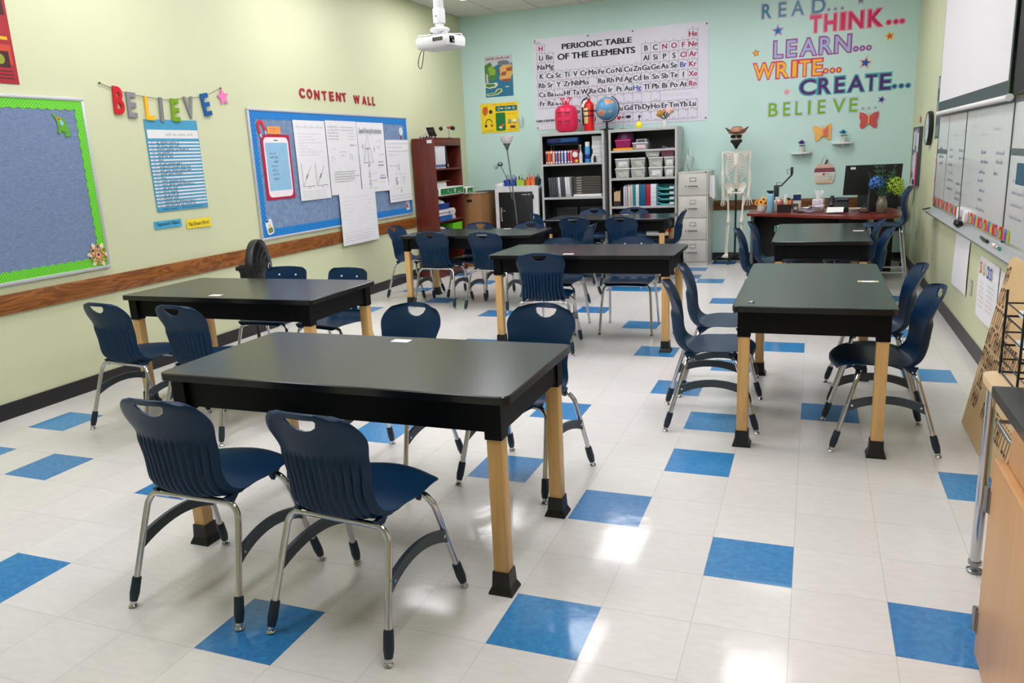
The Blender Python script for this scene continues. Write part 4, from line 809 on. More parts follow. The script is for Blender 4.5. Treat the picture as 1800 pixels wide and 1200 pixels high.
# little wall shelves with potted roses
def rose(parent, c, r, m, seed):
    rnd = random.Random(seed)
    for k in range(14):
        a = 2.4*k; q = r*(0.22+0.052*k); b = MB(); vs = []
        for i in range(5):
            for j in range(5):
                u = -1+i/2; v = j/4; aa = a+u*0.8*(1-0.3*v); rr = q*(0.7+(0.1+0.05*k)*v*v-0.12*u*u); vs.append((c[0]+rr*math.cos(aa), c[1]+rr*math.sin(aa), c[2]-r*0.45+r*(1.15-0.055*k)*v*(1-0.15*u*u)))
        b.add(vs, [(i*5+j, i*5+j+1, i*5+j+6, i*5+j+5) for i in range(4) for j in range(4)], 0, True); b.build('petal', m, parent)
for a, z, lab1, lab2, mc in ((0.766, 1.388, 'small white corner wall shelf on the mint wall, lower left one', 'white pot with a purple rose on the lower left wall shelf', (84, 60, 150)), (1.248, 1.49, 'small white corner wall shelf on the mint wall, upper right one', 'white pot with a bright blue rose on the upper right wall shelf', (20, 150, 200))):
    t = thing('wall_shelf', lab1, 'shelf', group='small wall shelves', matrix=onwall('back', a, z, 0.0))
    b = MB(); b.M = Matrix.Rotation(R(-90), 4, 'X'); P = [(-0.125, 0.0), (0.125, 0.0), (0.125, -0.05)]+[(0.125*math.cos(R(q)), -0.05-0.08*math.sin(R(q))) for q in range(15, 180, 15)]+[(-0.125, -0.05)]
    b.prism([(p[0], -p[1]) for p in P], -0.009, 0.009); b.v = [(p[0], p[1], abs(p[2])+0.001) for p in b.v]; b.build('shelf_board', WHITE, t)
    b = MB(); b.add([(-0.012, -0.009, 0.001), (0.012, -0.009, 0.001), (0.012, -0.06, 0.001), (-0.012, -0.06, 0.001), (-0.012, -0.009, 0.1), (0.012, -0.009, 0.1)], [(0,1,2,3), (0,3,4), (1,5,2), (3,2,5,4), (0,4,5,1)]); b.build('bracket', WHITE, t)
    p = thing('flower_pot', lab2, 'potted flower', (a, YB-0.085, z+0.0095), group='potted roses')
    b = MB(); b.lathe([(0.03, 0), (0.038, 0.02), (0.042, 0.065), (0.039, 0.066), (0.036, 0.055), (0.001, 0.055)], 20); b.build('pot', mat(215, 222, 218, 0.3), p)
    b = MB(); b.tube([(0, 0, 0.05), (0.003, 0, 0.1)], 0.003, 6); b.build('stem', mat(30, 70, 40), p)
    for s in range(3):
        q = 2.1*s; b = MB(); b.add([(0, 0, 0.075), (0.03*math.cos(q-0.4), 0.03*math.sin(q-0.4), 0.09), (0.06*math.cos(q), 0.06*math.sin(q), 0.08), (0.03*math.cos(q+0.4), 0.03*math.sin(q+0.4), 0.085)], [(0,1,2,3)]); b.build('leaf', mat(20, 50, 50), p)
    rose(p, (0, 0, 0.125), 0.048, mat(mc[0], mc[1], mc[2], 0.6), 5)
# pumpkin plaque
t = thing('pumpkin_sign', 'slatted wooden pumpkin plaque hanging on the mint wall by a cord', 'sign', matrix=onwall('back', 1.053, 1.1, 0.004))
ys = [0.135, 0.085, 0.035, -0.015, -0.065, -0.11]; cs = [(232, 190, 172), (140, 70, 84), (232, 226, 214), (226, 222, 212), (232, 206, 176)]
for k in range(5):
    def hw(y): return 0.125*math.sqrt(max(0.2, 1-((y-0.01)/0.165)**2))+0.002
    y1, y0 = ys[k], ys[k+1]+0.004; P = [(-hw(y0+(y1-y0)*i/5), y0+(y1-y0)*i/5) for i in range(6)]+[(hw(y1-(y1-y0)*i/5), y1-(y1-y0)*i/5) for i in range(6)]
    b = MB(); b.prism(P, 0, 0.01); b.build('slat', mat(cs[k][0], cs[k][1], cs[k][2], 0.7, var=0.06, scale=40, stretch=(2, 12, 2)), t)
b = MB(); b.prism([(-0.005, 0.136), (0.02, 0.136), (0.035, 0.19), (0.018, 0.195)], 0, 0.012); b.build('stem', mat(78, 24, 34), t)
b = MB(); b.tube([(-0.06, 0.13, 0.006), (-0.008, 0.247, 0.003), (0.06, 0.13, 0.006)], 0.002, 6); b.build('cord', mat(120, 120, 110), t)
b = MB(); b.prism([(-0.03, 0.0), (-0.01, 0.025), (0.01, 0.02), (0.005, 0.0)], 0.0102, 0.0115, 0); b.scrawl(0.02, 0.005, 0.06, 0.018, 0.0112, 60, 0.006, 1); b.scrawl(-0.08, -0.04, 0.1, 0.016, 0.0112, 61, 0.004, 2); b.scrawl(-0.09, -0.1, 0.18, 0.018, 0.0112, 62, 0.006, 2)
for k in range(4): b.ribbon([(0.05+0.012*k, -0.06), (0.06+0.012*k, -0.02)], 0.003, 0.0112, 1)
b.build('painting', [mat(180, 40, 50), mat(90, 120, 110), mat(205, 110, 60)], t)
# outlet plates
def outlet(label, side, a, z):
    t = thing('wall_outlet', label, 'outlet', matrix=onwall(side, a, z, 0.001))
    b = MB(); b.rbox(-0.036, 0.036, -0.058, 0.058, 0, 0.006, 0.002); b.build('cover_plate', mat(190, 190, 184, 0.35, 0.3), t)
    for s in (-1, 1): b = MB(); b.prism(disc(0, 0.021*s, 0.016, 16), 0.0062, 0.0075, 0); b.box(-0.007, -0.005, 0.021*s-0.003, 0.021*s+0.006, 0.0076, 0.008, 1); b.box(0.005, 0.007, 0.021*s-0.003, 0.021*s+0.006, 0.0076, 0.008, 1); b.build('socket', [mat(225, 225, 220), BLACK], t)
outlet('metal outlet plate low on the right wall between the two hanging papers', 'right', 4.35, 0.44); outlet('metal outlet plate on the right wall beside the tall stool', 'right', 7.75, 0.45)
# ------------------------------------------------------------------ back left corner: bookcase and what stands on and beside it
MAHOG = wood((84, 28, 20), (112, 42, 30), 2, 0.4, 8.0, 'mahogany', 0.5, 0.6); MAHOGY = wood((84, 28, 20), (112, 42, 30), 1, 0.4, 8.0, 'mahogany_shelf', 0.5, 0.6)
BX0, BX1, BY0, BY1 = -3.93, -3.61, 7.16, 7.98
t = thing('bookcase', 'tall reddish brown bookcase standing sideways against the left wall in the corner', 'bookcase', (BX0, BY0, 0))
def bpart(nm, x0, x1, y0, y1, z0, z1, m): b = MB(); b.rbox(x0-BX0, x1-BX0, y0-BY0, y1-BY0, z0, z1, 0.0025); b.build(nm, m, t)
bpart('side_panel', BX0, BX1, BY0, BY0+0.02, 0, 1.80, MAHOG); bpart('side_panel', BX0, BX1, BY1-0.02, BY1, 0, 1.80, MAHOG)
bpart('back_panel', BX0, BX0+0.008, BY0+0.0205, BY1-0.0205, 0.05, 1.775, MAHOG); bpart('top_panel', BX0, BX1, BY0+0.0205, BY1-0.0205, 1.776, 1.80, MAHOGY)
bpart('top_rail', BX1-0.02, BX1, BY0+0.0205, BY1-0.0205, 1.70, 1.7755, MAHOGY); bpart('plinth', BX1-0.03, BX1-0.01, BY0+0.0205, BY1-0.0205, 0, 0.07, MAHOGY)
SHZ = (1.41, 1.06, 0.735, 0.41, 0.08)
for z in SHZ: bpart('shelf', BX0+0.0085, BX1-0.004, BY0+0.0205, BY1-0.0205, z-0.022, z, MAHOGY)
b = MB(); b.box(0.22, 0.29, -0.001, 0, 1.735, 1.775); b.build('white_label', WHITE, t)
def stackbox(nm, label, cat, x0, x1, y0, y1, z0, z1, m, group=None, parts=None, bev=0.004, rot=0.0):
    cx, cy = (x0+x1)/2, (y0+y1)/2
    t = thing(nm, label, cat, (cx, cy, z0), R(rot), group); b = MB(); b.rbox(x0-cx, x1-cx, y0-cy, y1-cy, 0, z1-z0, bev); b.build('body', m, t)
    for pn, bx, pm in parts or []: b = MB(); b.box(*bx); b.build(pn, pm, t)
    return t
# white binders, top shelf of the bookcase
for k in range(5):
    wd = 0.07 if k < 4 else 0.03; y = 7.20+0.075*k+(0.05 if k == 4 else 0); lean = (0, 0, 0, 0, 9)[k]
    t = thing('binder', ('white binder upright at the near end of the top bookcase shelf', 'second white binder from the near end of the top bookcase shelf', 'third white binder from the near end of the top bookcase shelf', 'fourth white binder from the near end of the top bookcase shelf', 'thin black binder leaning against the white ones on the top bookcase shelf')[k], 'binder', group='binders in the bookcase', matrix=Matrix.Translation((-3.62, y+0.0, SHZ[0]+0.002)) @ Matrix.Rotation(R(lean), 4, 'X'))
    b = MB(); b.rbox(-0.24, 0, 0.0, wd, 0.0 if lean == 0 else 0.0, 0.285, 0.004); b.build('cover', mat(226, 226, 230, 0.5) if k < 4 else mat(30, 30, 34), t)
    b = MB(); b.box(0.0003, 0.0015, 0.006, wd-0.006, 0.015, 0.05); b.build('spine_label', mat(40, 70, 130) if k < 4 else mat(235, 235, 235), t)
# second shelf: papers and green box
def papers(label, x0, x1, y0, y1, z0, n, seed, top=None, h=0.014, mats=None):
    rnd = random.Random(seed); t = thing('paper_stack', label, 'paper stack', ((x0+x1)/2, (y0+y1)/2, z0)); hx, hy = (x1-x0)/2, (y1-y0)/2
    for k in range(n):
        dx, dy = rnd.uniform(-0.012, 0.012), rnd.uniform(-0.012, 0.012); b = MB(); b.box(-hx+dx, hx+dx, -hy+dy, hy+dy, h*k+0.0004, h*(k+1)); b.build('paper_bundle', (mats or [PAPER, mat(214, 214, 216, 0.7), mat(228, 224, 214, 0.7)])[k % 3], t)
    if top: b = sheet(-hx-0.01, hx+0.02, -hy, hy+0.06, 0.015, 0, seed); b.v = [(p[0], p[1], p[2]+h*n) for p in b.v]; b.build('envelope', mat(*top, 0.6), t)
    return t
papers('stack of white papers under a tan envelope on the second bookcase shelf', -3.88, -3.64, 7.21, 7.52, 1.17, 5, 3, (222, 178, 120))
GREENP = mat(24, 122, 50, 0.45)
def ream_box(label, x0, x1, y0, y1, z0, z1):
    t = thing('paper_box', label, 'box', ((x0+x1)/2, (y0+y1)/2, z0), group='green and white paper boxes'); hx, hy = (x1-x0)/2, (y1-y0)/2; h = z1-z0
    b = MB(); b.rbox(-hx, hx, -hy, hy, 0, h, 0.003); b.build('carton', WHITE, t)
    b = MB(); b.box(hx+0.0003, hx+0.0015, -hy+0.02, hy-0.02, 0.012, h-0.012); b.build('green_panel', GREENP, t)
    b = MB(); b.box(-hx+0.02, hx-0.02, -hy-0.0015, -hy-0.0003, 0.012, h-0.012); b.build('green_panel', GREENP, t)
    b = MB(); b.M = Matrix.Translation((hx+0.0016, 0, h/2)) @ Matrix(((0,0,1,0),(1,0,0,0),(0,1,0,0),(0,0,0,1)))
    b.flat(disc(0.08, 0, 0.03, 18), 0.0003); b.flat(disc(-0.13, 0, 0.02, 14, 0.6), 0.0003); b.rect(-0.07, -0.025, -0.02, -0.012, 0.0003); b.rect(0.17 if hy > 0.25 else 0.1, -0.025, 0.27 if hy > 0.25 else 0.13, -0.015, 0.0003); b.build('printed_logo', mat(190, 220, 195), t)
ream_box('long green and white paper box on the second bookcase shelf', -3.88, -3.585, 7.19, 7.945, 1.062, 1.165)
ream_box('short green and white paper box on top of the cardboard carton', -3.80, -3.575, 8.02, 8.3, 1.045, 1.135)
# lower shelves
def bin_(nm, label, x0, x1, y0, y1, z0, z1, c, fill=None, group=None, taper=0.012):
    t = thing(nm, label, 'bin', ((x0+x1)/2, (y0+y1)/2, z0), 0, group); hx, hy, h = (x1-x0)/2, (y1-y0)/2, z1-z0
    o0, o1, i1, i0 = [(hx-taper, hy-taper), (hx, hy), (hx-0.004, hy-0.004), (hx-taper-0.004, hy-taper-0.004)]
    v = []
    for (a, b_), z in ((o0, 0), (o1, h), (i1, h), (i0, 0.004)): v += [(-a, -b_, z), (a, -b_, z), (a, b_, z), (-a, b_, z)]
    b = MB(); b.add(v, [(3,2,1,0)]+[(4*k+j, 4*k+(j+1) % 4, 4*k+4+(j+1) % 4, 4*k+4+j) for k in range(3) for j in range(4)]+[(12,13,14,15)]); b.build('tub', c, t)
    if fill: b = blob_mesh(0.5, 5, hx*1.6, hy*1.6, 0.14, 0.3); b.v = [(p[0], p[1], max(p[2]+h*0.9, 0.01)) for p in b.v]; b.build('paper_contents', fill, t)
    return t
BLUEB = mat(14, 62, 150, 0.4); LIMEB = mat(110, 205, 30, 0.4)
papers('stack of white sheets on the blue box lid, third bookcase shelf', -3.88, -3.63, 7.2, 7.52, 0.80, 5, 9, None, 0.016)
bin_('paper_tray', 'blue box lid under white sheets on the third bookcase shelf', -3.9, -3.6, 7.185, 7.56, 0.737, 0.797, mat(24, 96, 170, 0.4), None, None, 0.003)
bin_('storage_bin', 'dark blue bin of papers on top of the paper stack, third bookcase shelf', -3.89, -3.62, 7.2, 7.53, 0.885, 0.962, BLUEB, PAPER)
papers('short stack of grey and white paper beside the blue box lid, third shelf', -3.88, -3.65, 7.59, 7.76, 0.737, 7, 12, None, 0.02)
bin_('storage_bin', 'dark blue bin of white papers on the fourth bookcase shelf', -3.89, -3.62, 7.19, 7.54, 0.412, 0.62, BLUEB, PAPER)
bin_('storage_bin', 'lime green bin on the fourth bookcase shelf', -3.89, -3.62, 7.6, 7.9, 0.412, 0.68, LIMEB)
# on top of the bookcase
t = thing('model_car', 'thin balsa model with a tall black sail on top of the bookcase', 'model', (-3.78, 7.2, 1.80))
b = MB(); b.box(-0.04, 0.04, -0.02, 0.36, 0.018, 0.026); b.build('deck', WHITE, t)
for y in (0.02, 0.1, 0.16, 0.26):
    for s in (-1, 1): b = MB(); b.cyl((s*0.042, y, 0.016), (s*0.05, y, 0.016), 0.0155, n=14); b.build('wheel', BLACK, t)
b = MB(); b.cyl((0, 0.0, 0.03), (0, 0.28, 0.115), 0.003, n=8); b.build('rod', STEEL, t)
b = MB(); P = spline([(0.2, 0.14), (0.24, 0.08), (0.29, 0.026)], 5); vs = []
for (y, z) in P: vs += [(-0.05, y, z), (0.05, y+0.02, z), (-0.05, y+0.006, z), (0.05, y+0.026, z)]
b.add(vs, [(4*i, 4*i+1, 4*i+5, 4*i+4) for i in range(len(P)-1)]+[(4*i+6, 4*i+7, 4*i+3, 4*i+2) for i in range(len(P)-1)], 0, True); b.build('sail', BLACK, t)
t = thing('anemometer', 'small wind-cup model with a red hub on top of the bookcase', 'model', (-3.72, 7.86, 1.80))
b = MB(); b.lathe([(0.05, 0), (0.05, 0.006), (0.01, 0.012)], 20); b.build('base', mat(60, 60, 64), t)
b = MB(); b.cyl((0, 0, 0.01), (0, 0, 0.135), 0.0035, n=8); b.build('stem', STEEL, t)
b = MB(); b.ball((0, 0, 0.142), 0.026, 14, 8, s=(1, 1, 0.6)); b.build('hub', mat(200, 50, 40), t)
for k in range(3):
    a = R(80+120*k); b = MB(); b.cyl((0, 0, 0.14), (0.1*math.cos(a), 0.1*math.sin(a), 0.138), 0.003, n=6); b.build('arm', WHITE, t)
    b = MB(); b.ball((0.105*math.cos(a), 0.105*math.sin(a), 0.132), 0.028, 14, 8); b.build('cup', BLACK, t)
# cardboard carton and flattened papers
t = thing('cardboard_carton', 'large brown cardboard carton between the bookcase and the white cabinet', 'box', (-3.665, 8.45, 0))
CARD = mat(150, 108, 64, 0.75, var=0.05, scale=5)
b = MB(); b.rbox(-0.235, 0.235, -0.3, 0.3, 0, 1.03, 0.006); b.build('carton_body', CARD, t)
b = MB(); b.box(0.02, 0.1, -0.302, -0.3005, 0.92, 0.955); b.build('hand_hole', BLACK, t)
b = MB(); b.rbox(-0.235, 0.24, -0.305, 0.3, 1.031, 1.043, 0.003); b.build('top_flap', mat(170, 150, 126, 0.75), t)
for k, (x, y, a, z, lab) in enumerate(((-3.53, 8.55, 12, 1.0435, 'lower grey folder on the cardboard carton'), (-3.52, 8.6, -8, 1.0495, 'upper dark folder on the cardboard carton'))):
    b = MB(); b.rbox(-0.1, 0.1, -0.15, 0.15, 0, 0.005, 0.002); tag(b.build('folder', (mat(90, 86, 84), mat(60, 58, 58))[k], matrix=place(x, y, a, z)), lab, 'folder', 'folders on the carton')
# white cabinet with black door
t = thing('storage_cabinet', 'white cabinet with a black door and long chrome latch, between the carton and the shelving', 'cabinet', (-2.995, 8.42, 0))
b = MB(); b.rbox(-0.325, 0.325, 0.03, 0.46, 0.04, 1.085, 0.02); b.build('body', mat(150, 152, 154, 0.5), t)
b = MB(); fr = rrect(-0.325, 0.0, 0.325, 1.11, 0.05, 6); b.M = Matrix(((1,0,0,0),(0,0,-1,0.03),(0,1,0,0),(0,0,0,1))); b.prism(fr, -0.12, 0.028); b.build('front_shell', mat(228, 228, 230, 0.3), t)
b = MB(); b.rbox(-0.265, 0.245, -0.012, 0.0015, 0.06, 1.03, 0.003); d = b.build('door', BLACK, t)
b = MB(); b.rbox(-0.247, -0.215, -0.03, -0.0125, 0.62, 0.82, 0.005); b.cyl((-0.2, -0.03, 0.77), (-0.16, -0.03, 0.77), 0.012, n=10); b.build('latch_handle', CHROME, d)
b = MB(); b.rbox(0.245, 0.262, -0.014, 0.0, 0.93, 0.99, 0.003); b.build('hinge', BLACK, d)
b = MB(); b.M = Matrix(((1,0,0,0),(0,0,-1,-0.0125),(0,1,0,0),(0,0,0,1))); b.scrawl(0.09, 0.985, 0.13, 0.016, 0.0004, 70, 0.006); b.build('badge_lettering', WHITE, d)
def caddy(label, x, wd, c, c2, seed):
    t = thing('pencil_caddy', label, 'caddy', (x, 8.55, 1.1105), group='coloured caddies of markers'); h = 0.085; rnd = random.Random(seed)
    o = [(wd/2-0.006, 0.05), (wd/2, 0.06), (wd/2-0.003, 0.057), (wd/2-0.009, 0.047)]; v = []
    for (a, b_), z in zip(o, (0, h, h, 0.004)): v += [(-a, -b_, z), (a, -b_, z), (a, b_, z), (-a, b_, z)]
    b = MB(); b.add(v, [(3,2,1,0)]+[(4*k+j, 4*k+(j+1) % 4, 4*k+4+(j+1) % 4, 4*k+4+j) for k in range(3) for j in range(4)]+[(12,13,14,15)]); b.build('tub', c, t)
    b = MB(); b.tube(spline([(0, -0.055, h), (0, -0.03, h+0.06), (0, 0.03, h+0.06), (0, 0.055, h)], 4), 0.004, 6); b.build('handle', c, t)
    for k in range(7):
        a, q = rnd.uniform(-wd*0.4, wd*0.4), rnd.uniform(-0.04, 0.04); b = MB(); b.cyl((a*0.8, q*0.8, 0.01), (a, q, h+rnd.uniform(0.01, 0.05)), 0.006, n=8); b.build('marker', rnd.choice(c2), t)
DK = [mat(40, 40, 44), mat(70, 50, 40)]
caddy('blue marker caddy on the white cabinet, left one', -3.165, 0.085, mat(20, 70, 170), [mat(220, 60, 150), mat(40, 60, 160)], 1); caddy('blue marker caddy on the white cabinet, beside the lamp pole', -3.07, 0.085, mat(24, 80, 180), [mat(220, 60, 150), mat(40, 60, 160)], 2)
caddy('lime green marker caddy on the white cabinet', -2.955, 0.12, mat(176, 212, 80), DK, 3); caddy('orange marker caddy on the white cabinet, left one', -2.84, 0.065, mat(250, 120, 60), [mat(220, 40, 40), mat(235, 70, 60)], 4)
caddy('orange marker caddy on the white cabinet, right one', -2.768, 0.07, mat(248, 124, 66), [mat(220, 40, 40), mat(240, 200, 180)], 5); caddy('dark teal marker caddy at the right end of the white cabinet', -2.702, 0.05, mat(16, 64, 74), DK, 6)
stackbox('paper_stack', 'low stack of white paper at the left end of the white cabinet', 'paper', -3.315, -3.212, 8.45, 8.7, 1.1105, 1.15, PAPER)
# floor lamp, leaning
t = thing('floor_lamp', 'leaning silver floor lamp with a frosted bowl shade and a small side arm', 'lamp', (-2.80, 8.0, 0))
b = MB(); b.lathe([(0.13, 0), (0.13, 0.012), (0.03, 0.03), (0.012, 0.05)], 28); b.build('base', STEEL, t)
tp = Vector((-0.17, 0.08, 1.62)); GR = mat(120, 126, 130, 0.35, 0.7)
b = MB(); b.tube([(0, 0, 0.04), tuple(tp*0.5+Vector((0.012, 0, 0.02))), tuple(tp)], 0.0095, 10); b.build('pole', GR, t)
b = MB(); b.lathe([(0.012, -0.02), (0.03, 0.035), (0.052, 0.07), (0.056, 0.074)], 20, tuple(tp)); b.build('shade_cup', GR, t)
b = MB(); b.lathe([(0.05, 0.072), (0.078, 0.11), (0.09, 0.17), (0.086, 0.172), (0.074, 0.112), (0.001, 0.08)], 28, tuple(tp)); b.build('lamp_shade', mat(232, 226, 226, 0.4), t)
jn = tp*0.66
b = MB(); b.tube(spline([tuple(jn+Vector((0, -0.012, -0.12))), tuple(jn+Vector((-0.05, -0.02, 0.12))), tuple(jn+Vector((-0.14, -0.02, 0.33)))], 6), 0.006, 8); b.build('side_arm', GR, t)
e = jn+Vector((-0.15, -0.02, 0.355))
b = MB(); b.ball(tuple(e), 0.038, 16, 8, s=(1, 1, 0.8)); b.build('side_lamp_head', mat(110, 120, 122, 0.25, 0.8), t)
b = MB(); b.M = Matrix.Translation(e+Vector((-0.05, -0.01, -0.02))) @ Matrix.Rotation(R(-115), 4, 'Y'); b.lathe([(0.018, -0.02), (0.034, 0.0), (0.038, 0.03), (0.036, 0.03), (0.03, 0.0), (0.001, -0.014)], 18); b.build('side_lamp_shade', mat(170, 190, 192, 0.2, alpha=0.6), t)

# ------------------------------------------------------------------ grey metal shelving
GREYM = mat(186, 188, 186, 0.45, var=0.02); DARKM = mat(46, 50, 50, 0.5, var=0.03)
SY0, SY1 = 8.45, 8.905
def metal_shelf(label, x0, x1, shelves):
    t = thing('metal_shelving', label, 'shelving', (x0, SY0, 0), group='grey metal shelving units'); W_ = x1-x0; D_ = SY1-SY0
    def p(nm, a0, a1, b0, b1, z0, z1, m, bv=0.002): b = MB(); b.rbox(a0, a1, b0, b1, z0, z1, bv); b.build(nm, m, t)
    for s in (0, 1):
        a = 0 if s == 0 else W_-0.03
        b = MB(); b.box(a, a+0.03, 0, 0.004, 0, 1.80); b.box(0 if s == 0 else W_-0.003, 0.003 if s == 0 else W_, 0.0045, D_, 0, 1.80); b.build('side_panel', GREYM, t)
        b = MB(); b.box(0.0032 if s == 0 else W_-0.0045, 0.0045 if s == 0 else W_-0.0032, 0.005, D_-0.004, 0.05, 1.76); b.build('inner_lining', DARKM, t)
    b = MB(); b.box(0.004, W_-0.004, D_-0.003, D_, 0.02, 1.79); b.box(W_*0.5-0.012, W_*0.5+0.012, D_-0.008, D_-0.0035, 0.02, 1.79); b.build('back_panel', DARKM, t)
    p('top_panel', 0.0, W_, 0.0, D_, 1.801, 1.805, GREYM, 0.001); p('front_rail', 0.031, W_-0.031, 0, 0.01, 1.765, 1.80, GREYM)
    for z in shelves: p('shelf', 0.005, W_-0.005, 0.0055, D_-0.009, z-0.028, z, GREYM)
    return t
metal_shelf('grey metal shelving unit with glue boxes and binders, left of the pair', -2.62, -1.72, (1.39, 0.935, 0.5, 0.08)); metal_shelf('grey metal shelving unit with clear tubs and folders, right of the pair', -1.655, -0.745, (1.53, 1.165, 0.79, 0.42, 0.08))
# left unit: rows of boxes
A = lambda X: -2.62+(X-80)*0.000857
for k, (x0, x1, c, tc_) in enumerate(((148, 182, (226, 100, 40), (30, 40, 90)), (184, 222, (200, 40, 50), (240, 120, 50)), (224, 262, (245, 150, 50), (40, 60, 40)), (264, 304, (205, 40, 55), (235, 235, 240)), (306, 352, (36, 60, 130), (120, 130, 190)), (354, 400, (36, 60, 130), (240, 150, 50)), (402, 450, (28, 56, 130), (170, 190, 225)), (452, 508, (24, 50, 120), (200, 210, 240)), (510, 552, (60, 40, 110), (235, 60, 70)), (554, 594, (190, 24, 44), (245, 120, 110)))):
    xa, xb = A(x0), A(x1); lab = ('orange', 'red and orange', 'yellow and orange', 'red and white', 'pale blue', 'blue and orange', 'light blue', 'blue and white', 'violet and red', 'crimson')[k]
    t = thing('glue_box', '%s narrow box in the row of glue boxes, %s from the left' % (lab, ORD[k] if k < 7 else ('eighth', 'ninth', 'tenth')[k-7]), 'box', ((xa+xb)/2, 8.5, 1.391), group='row of glue boxes'); hw = (xb-xa)/2-0.0008
    b = MB(); b.rbox(-hw, hw, 0, 0.12, 0, 0.178, 0.002); b.build('carton', mat(c[0], c[1], c[2], 0.4), t)
    b = MB(); b.M = Matrix(((1,0,0,0),(0,0,-1,-0.0005),(0,1,0,0),(0,0,0,1))); b.prism(rrect(-hw*0.5, 0.035, hw*0.5, 0.14, 0.004), 0, 0.0012, 0); b.prism(disc(0, 0.155, hw*0.75, 14), 0, 0.0014, 1); b.prism(rrect(-hw*0.6, 0.008, hw*0.6, 0.03, 0.003), 0, 0.0012, 2); b.build('printed_stick', [mat(tc_[0], tc_[1], tc_[2], 0.4), WHITE, mat(235, 235, 240)], t)
t = thing('glue_box', 'red box with a round white label at the right end of the glue boxes', 'box', (A(642), 8.5, 1.391)); b = MB(); b.rbox(-0.042, 0.042, 0, 0.12, 0, 0.175, 0.002); b.build('carton', mat(150, 24, 30, 0.4), t)
b = MB(); b.M = Matrix(((1,0,0,0),(0,0,-1,-0.0005),(0,1,0,0),(0,0,0,1))); b.prism(disc(0, 0.115, 0.038, 24), 0, 0.0012, 0); b.prism(disc(0.018, 0.03, 0.02, 16), 0, 0.0012, 1); b.prism(rrect(-0.035, 0.015, -0.01, 0.045, 0.004), 0, 0.0012, 2); b.build('label', [mat(232, 228, 232), mat(245, 195, 40), mat(180, 60, 50)], t)
t = thing('pump_bottle', 'white pump bottle beside the glue boxes', 'bottle', (A(720), 8.54, 1.391)); b = MB(); b.lathe([(0.024, 0), (0.027, 0.01), (0.027, 0.115), (0.02, 0.135), (0.009, 0.145)], 20); b.build('bottle', mat(215, 215, 225, 0.3), t)
b = MB(); b.lathe([(0.01, 0.146), (0.01, 0.16), (0.004, 0.165), (0.004, 0.225)], 14); b.rbox(-0.016, 0.01, -0.006, 0.006, 0.225, 0.238, 0.003); b.build('pump', WHITE, t)
t = thing('spray_can', 'tall blue and white spray can on the upper shelf', 'can', (A(835), 8.54, 1.391)); b = MB(); b.lathe([(0.034, 0), (0.036, 0.006), (0.036, 0.2), (0.03, 0.212)], 24); b.build('can_body', mat(60, 150, 215, 0.3), t)
b = MB(); b.lathe([(0.0362, 0.05), (0.0368, 0.051), (0.0368, 0.11), (0.0362, 0.111)], 24); b.build('blue_band', mat(16, 60, 140, 0.3), t)
b = MB(); b.lathe([(0.031, 0.2125), (0.032, 0.268), (0.026, 0.275), (0.001, 0.276)], 24); b.build('cap', WHITE, t)
for X, c, lab in ((928, (225, 225, 225), 'small white bottle under the paper reams'), (968, (40, 40, 44), 'small black bottle under the paper reams')):
    t = thing('small_bottle', lab, 'bottle', (A(X), 8.49, 1.391), group='small bottles'); b = MB(); b.lathe([(0.018, 0), (0.02, 0.006), (0.02, 0.055), (0.012, 0.064)], 16); b.build('bottle', mat(*c, 0.35), t); b = MB(); b.lathe([(0.013, 0.0645), (0.013, 0.085), (0.001, 0.086)], 14); b.build('cap', WHITE if c[0] > 100 else BLACK, t)
for k in range(6):
    z = 1.391+0.058*k; dx = (0, -0.006, 0.004, -0.008, -0.002, -0.005)[k]
    stackbox('paper_ream', '%s white paper ream in the pile at the right of the top metal shelf' % ('bottom', 'second', 'third', 'fourth', 'fifth', 'uppermost')[k], 'paper', A(918)+dx, A(1072), 8.53, 8.8, z, z+0.0565, mat(220, 220, 222, 0.7, var=0.02), 'pile of paper reams', None, 0.003)
stackbox('marker_case', 'long flat blue case on the raised rack of the top metal shelf', 'case', A(165), A(690), 8.52, 8.75, 1.665, 1.735, mat(16, 52, 120, 0.35), None, [('printed_panel', (-0.02, 0.2, -0.1165, -0.1155, 0.02, 0.06), mat(30, 100, 170, 0.4)), ('printed_panel', (-0.2, -0.08, -0.1165, -0.1155, 0.025, 0.055), mat(60, 60, 130, 0.4))])
t = thing('shelf_riser', 'grey wire riser standing behind the glue boxes', 'rack', (A(430), 8.7, 1.391)); b = MB(); b.box(-0.24, 0.2, -0.1, 0.12, 0.252, 0.262); b.build('riser_top', mat(120, 124, 122, 0.4), t)
for sx in (-0.22, 0.18):
    for sy in (-0.0, 0.11): b = MB(); b.cyl((sx, sy, 0), (sx, sy, 0.252), 0.006, n=8); b.build('leg', mat(170, 172, 168, 0.4), t)
# binders, second shelf
for k in range(9):
    x = A(190+40*k)+0.006; dark = k in (0, 1, 2, 3, 5, 6); lean = (3, 3, 3, 3, 3, 3, 3, 3, 3)[k]; wd = 0.03
    t = thing('binder', '%s upright %s binder from the left on the second metal shelf' % ((ORD+('eighth', 'ninth'))[k], 'dark grey' if dark else 'white'), 'binder', group='binders on the metal shelf', matrix=Matrix.Translation((x, 8.48, 0.937)) @ Matrix.Rotation(R(-lean), 4, 'Y'))
    b = MB(); b.rbox(0, wd, 0, 0.25, 0.003, 0.27, 0.003); b.build('cover', mat(70, 72, 80, 0.5) if dark else mat(220, 220, 224, 0.5), t)
    b = MB(); b.M = Matrix(((1,0,0,0),(0,0,-1,-0.0004),(0,1,0,0),(0,0,0,1))); b.prism(disc(wd/2, 0.03, 0.008, 12), 0, 0.001); b.build('finger_hole', mat(40, 40, 50), t)
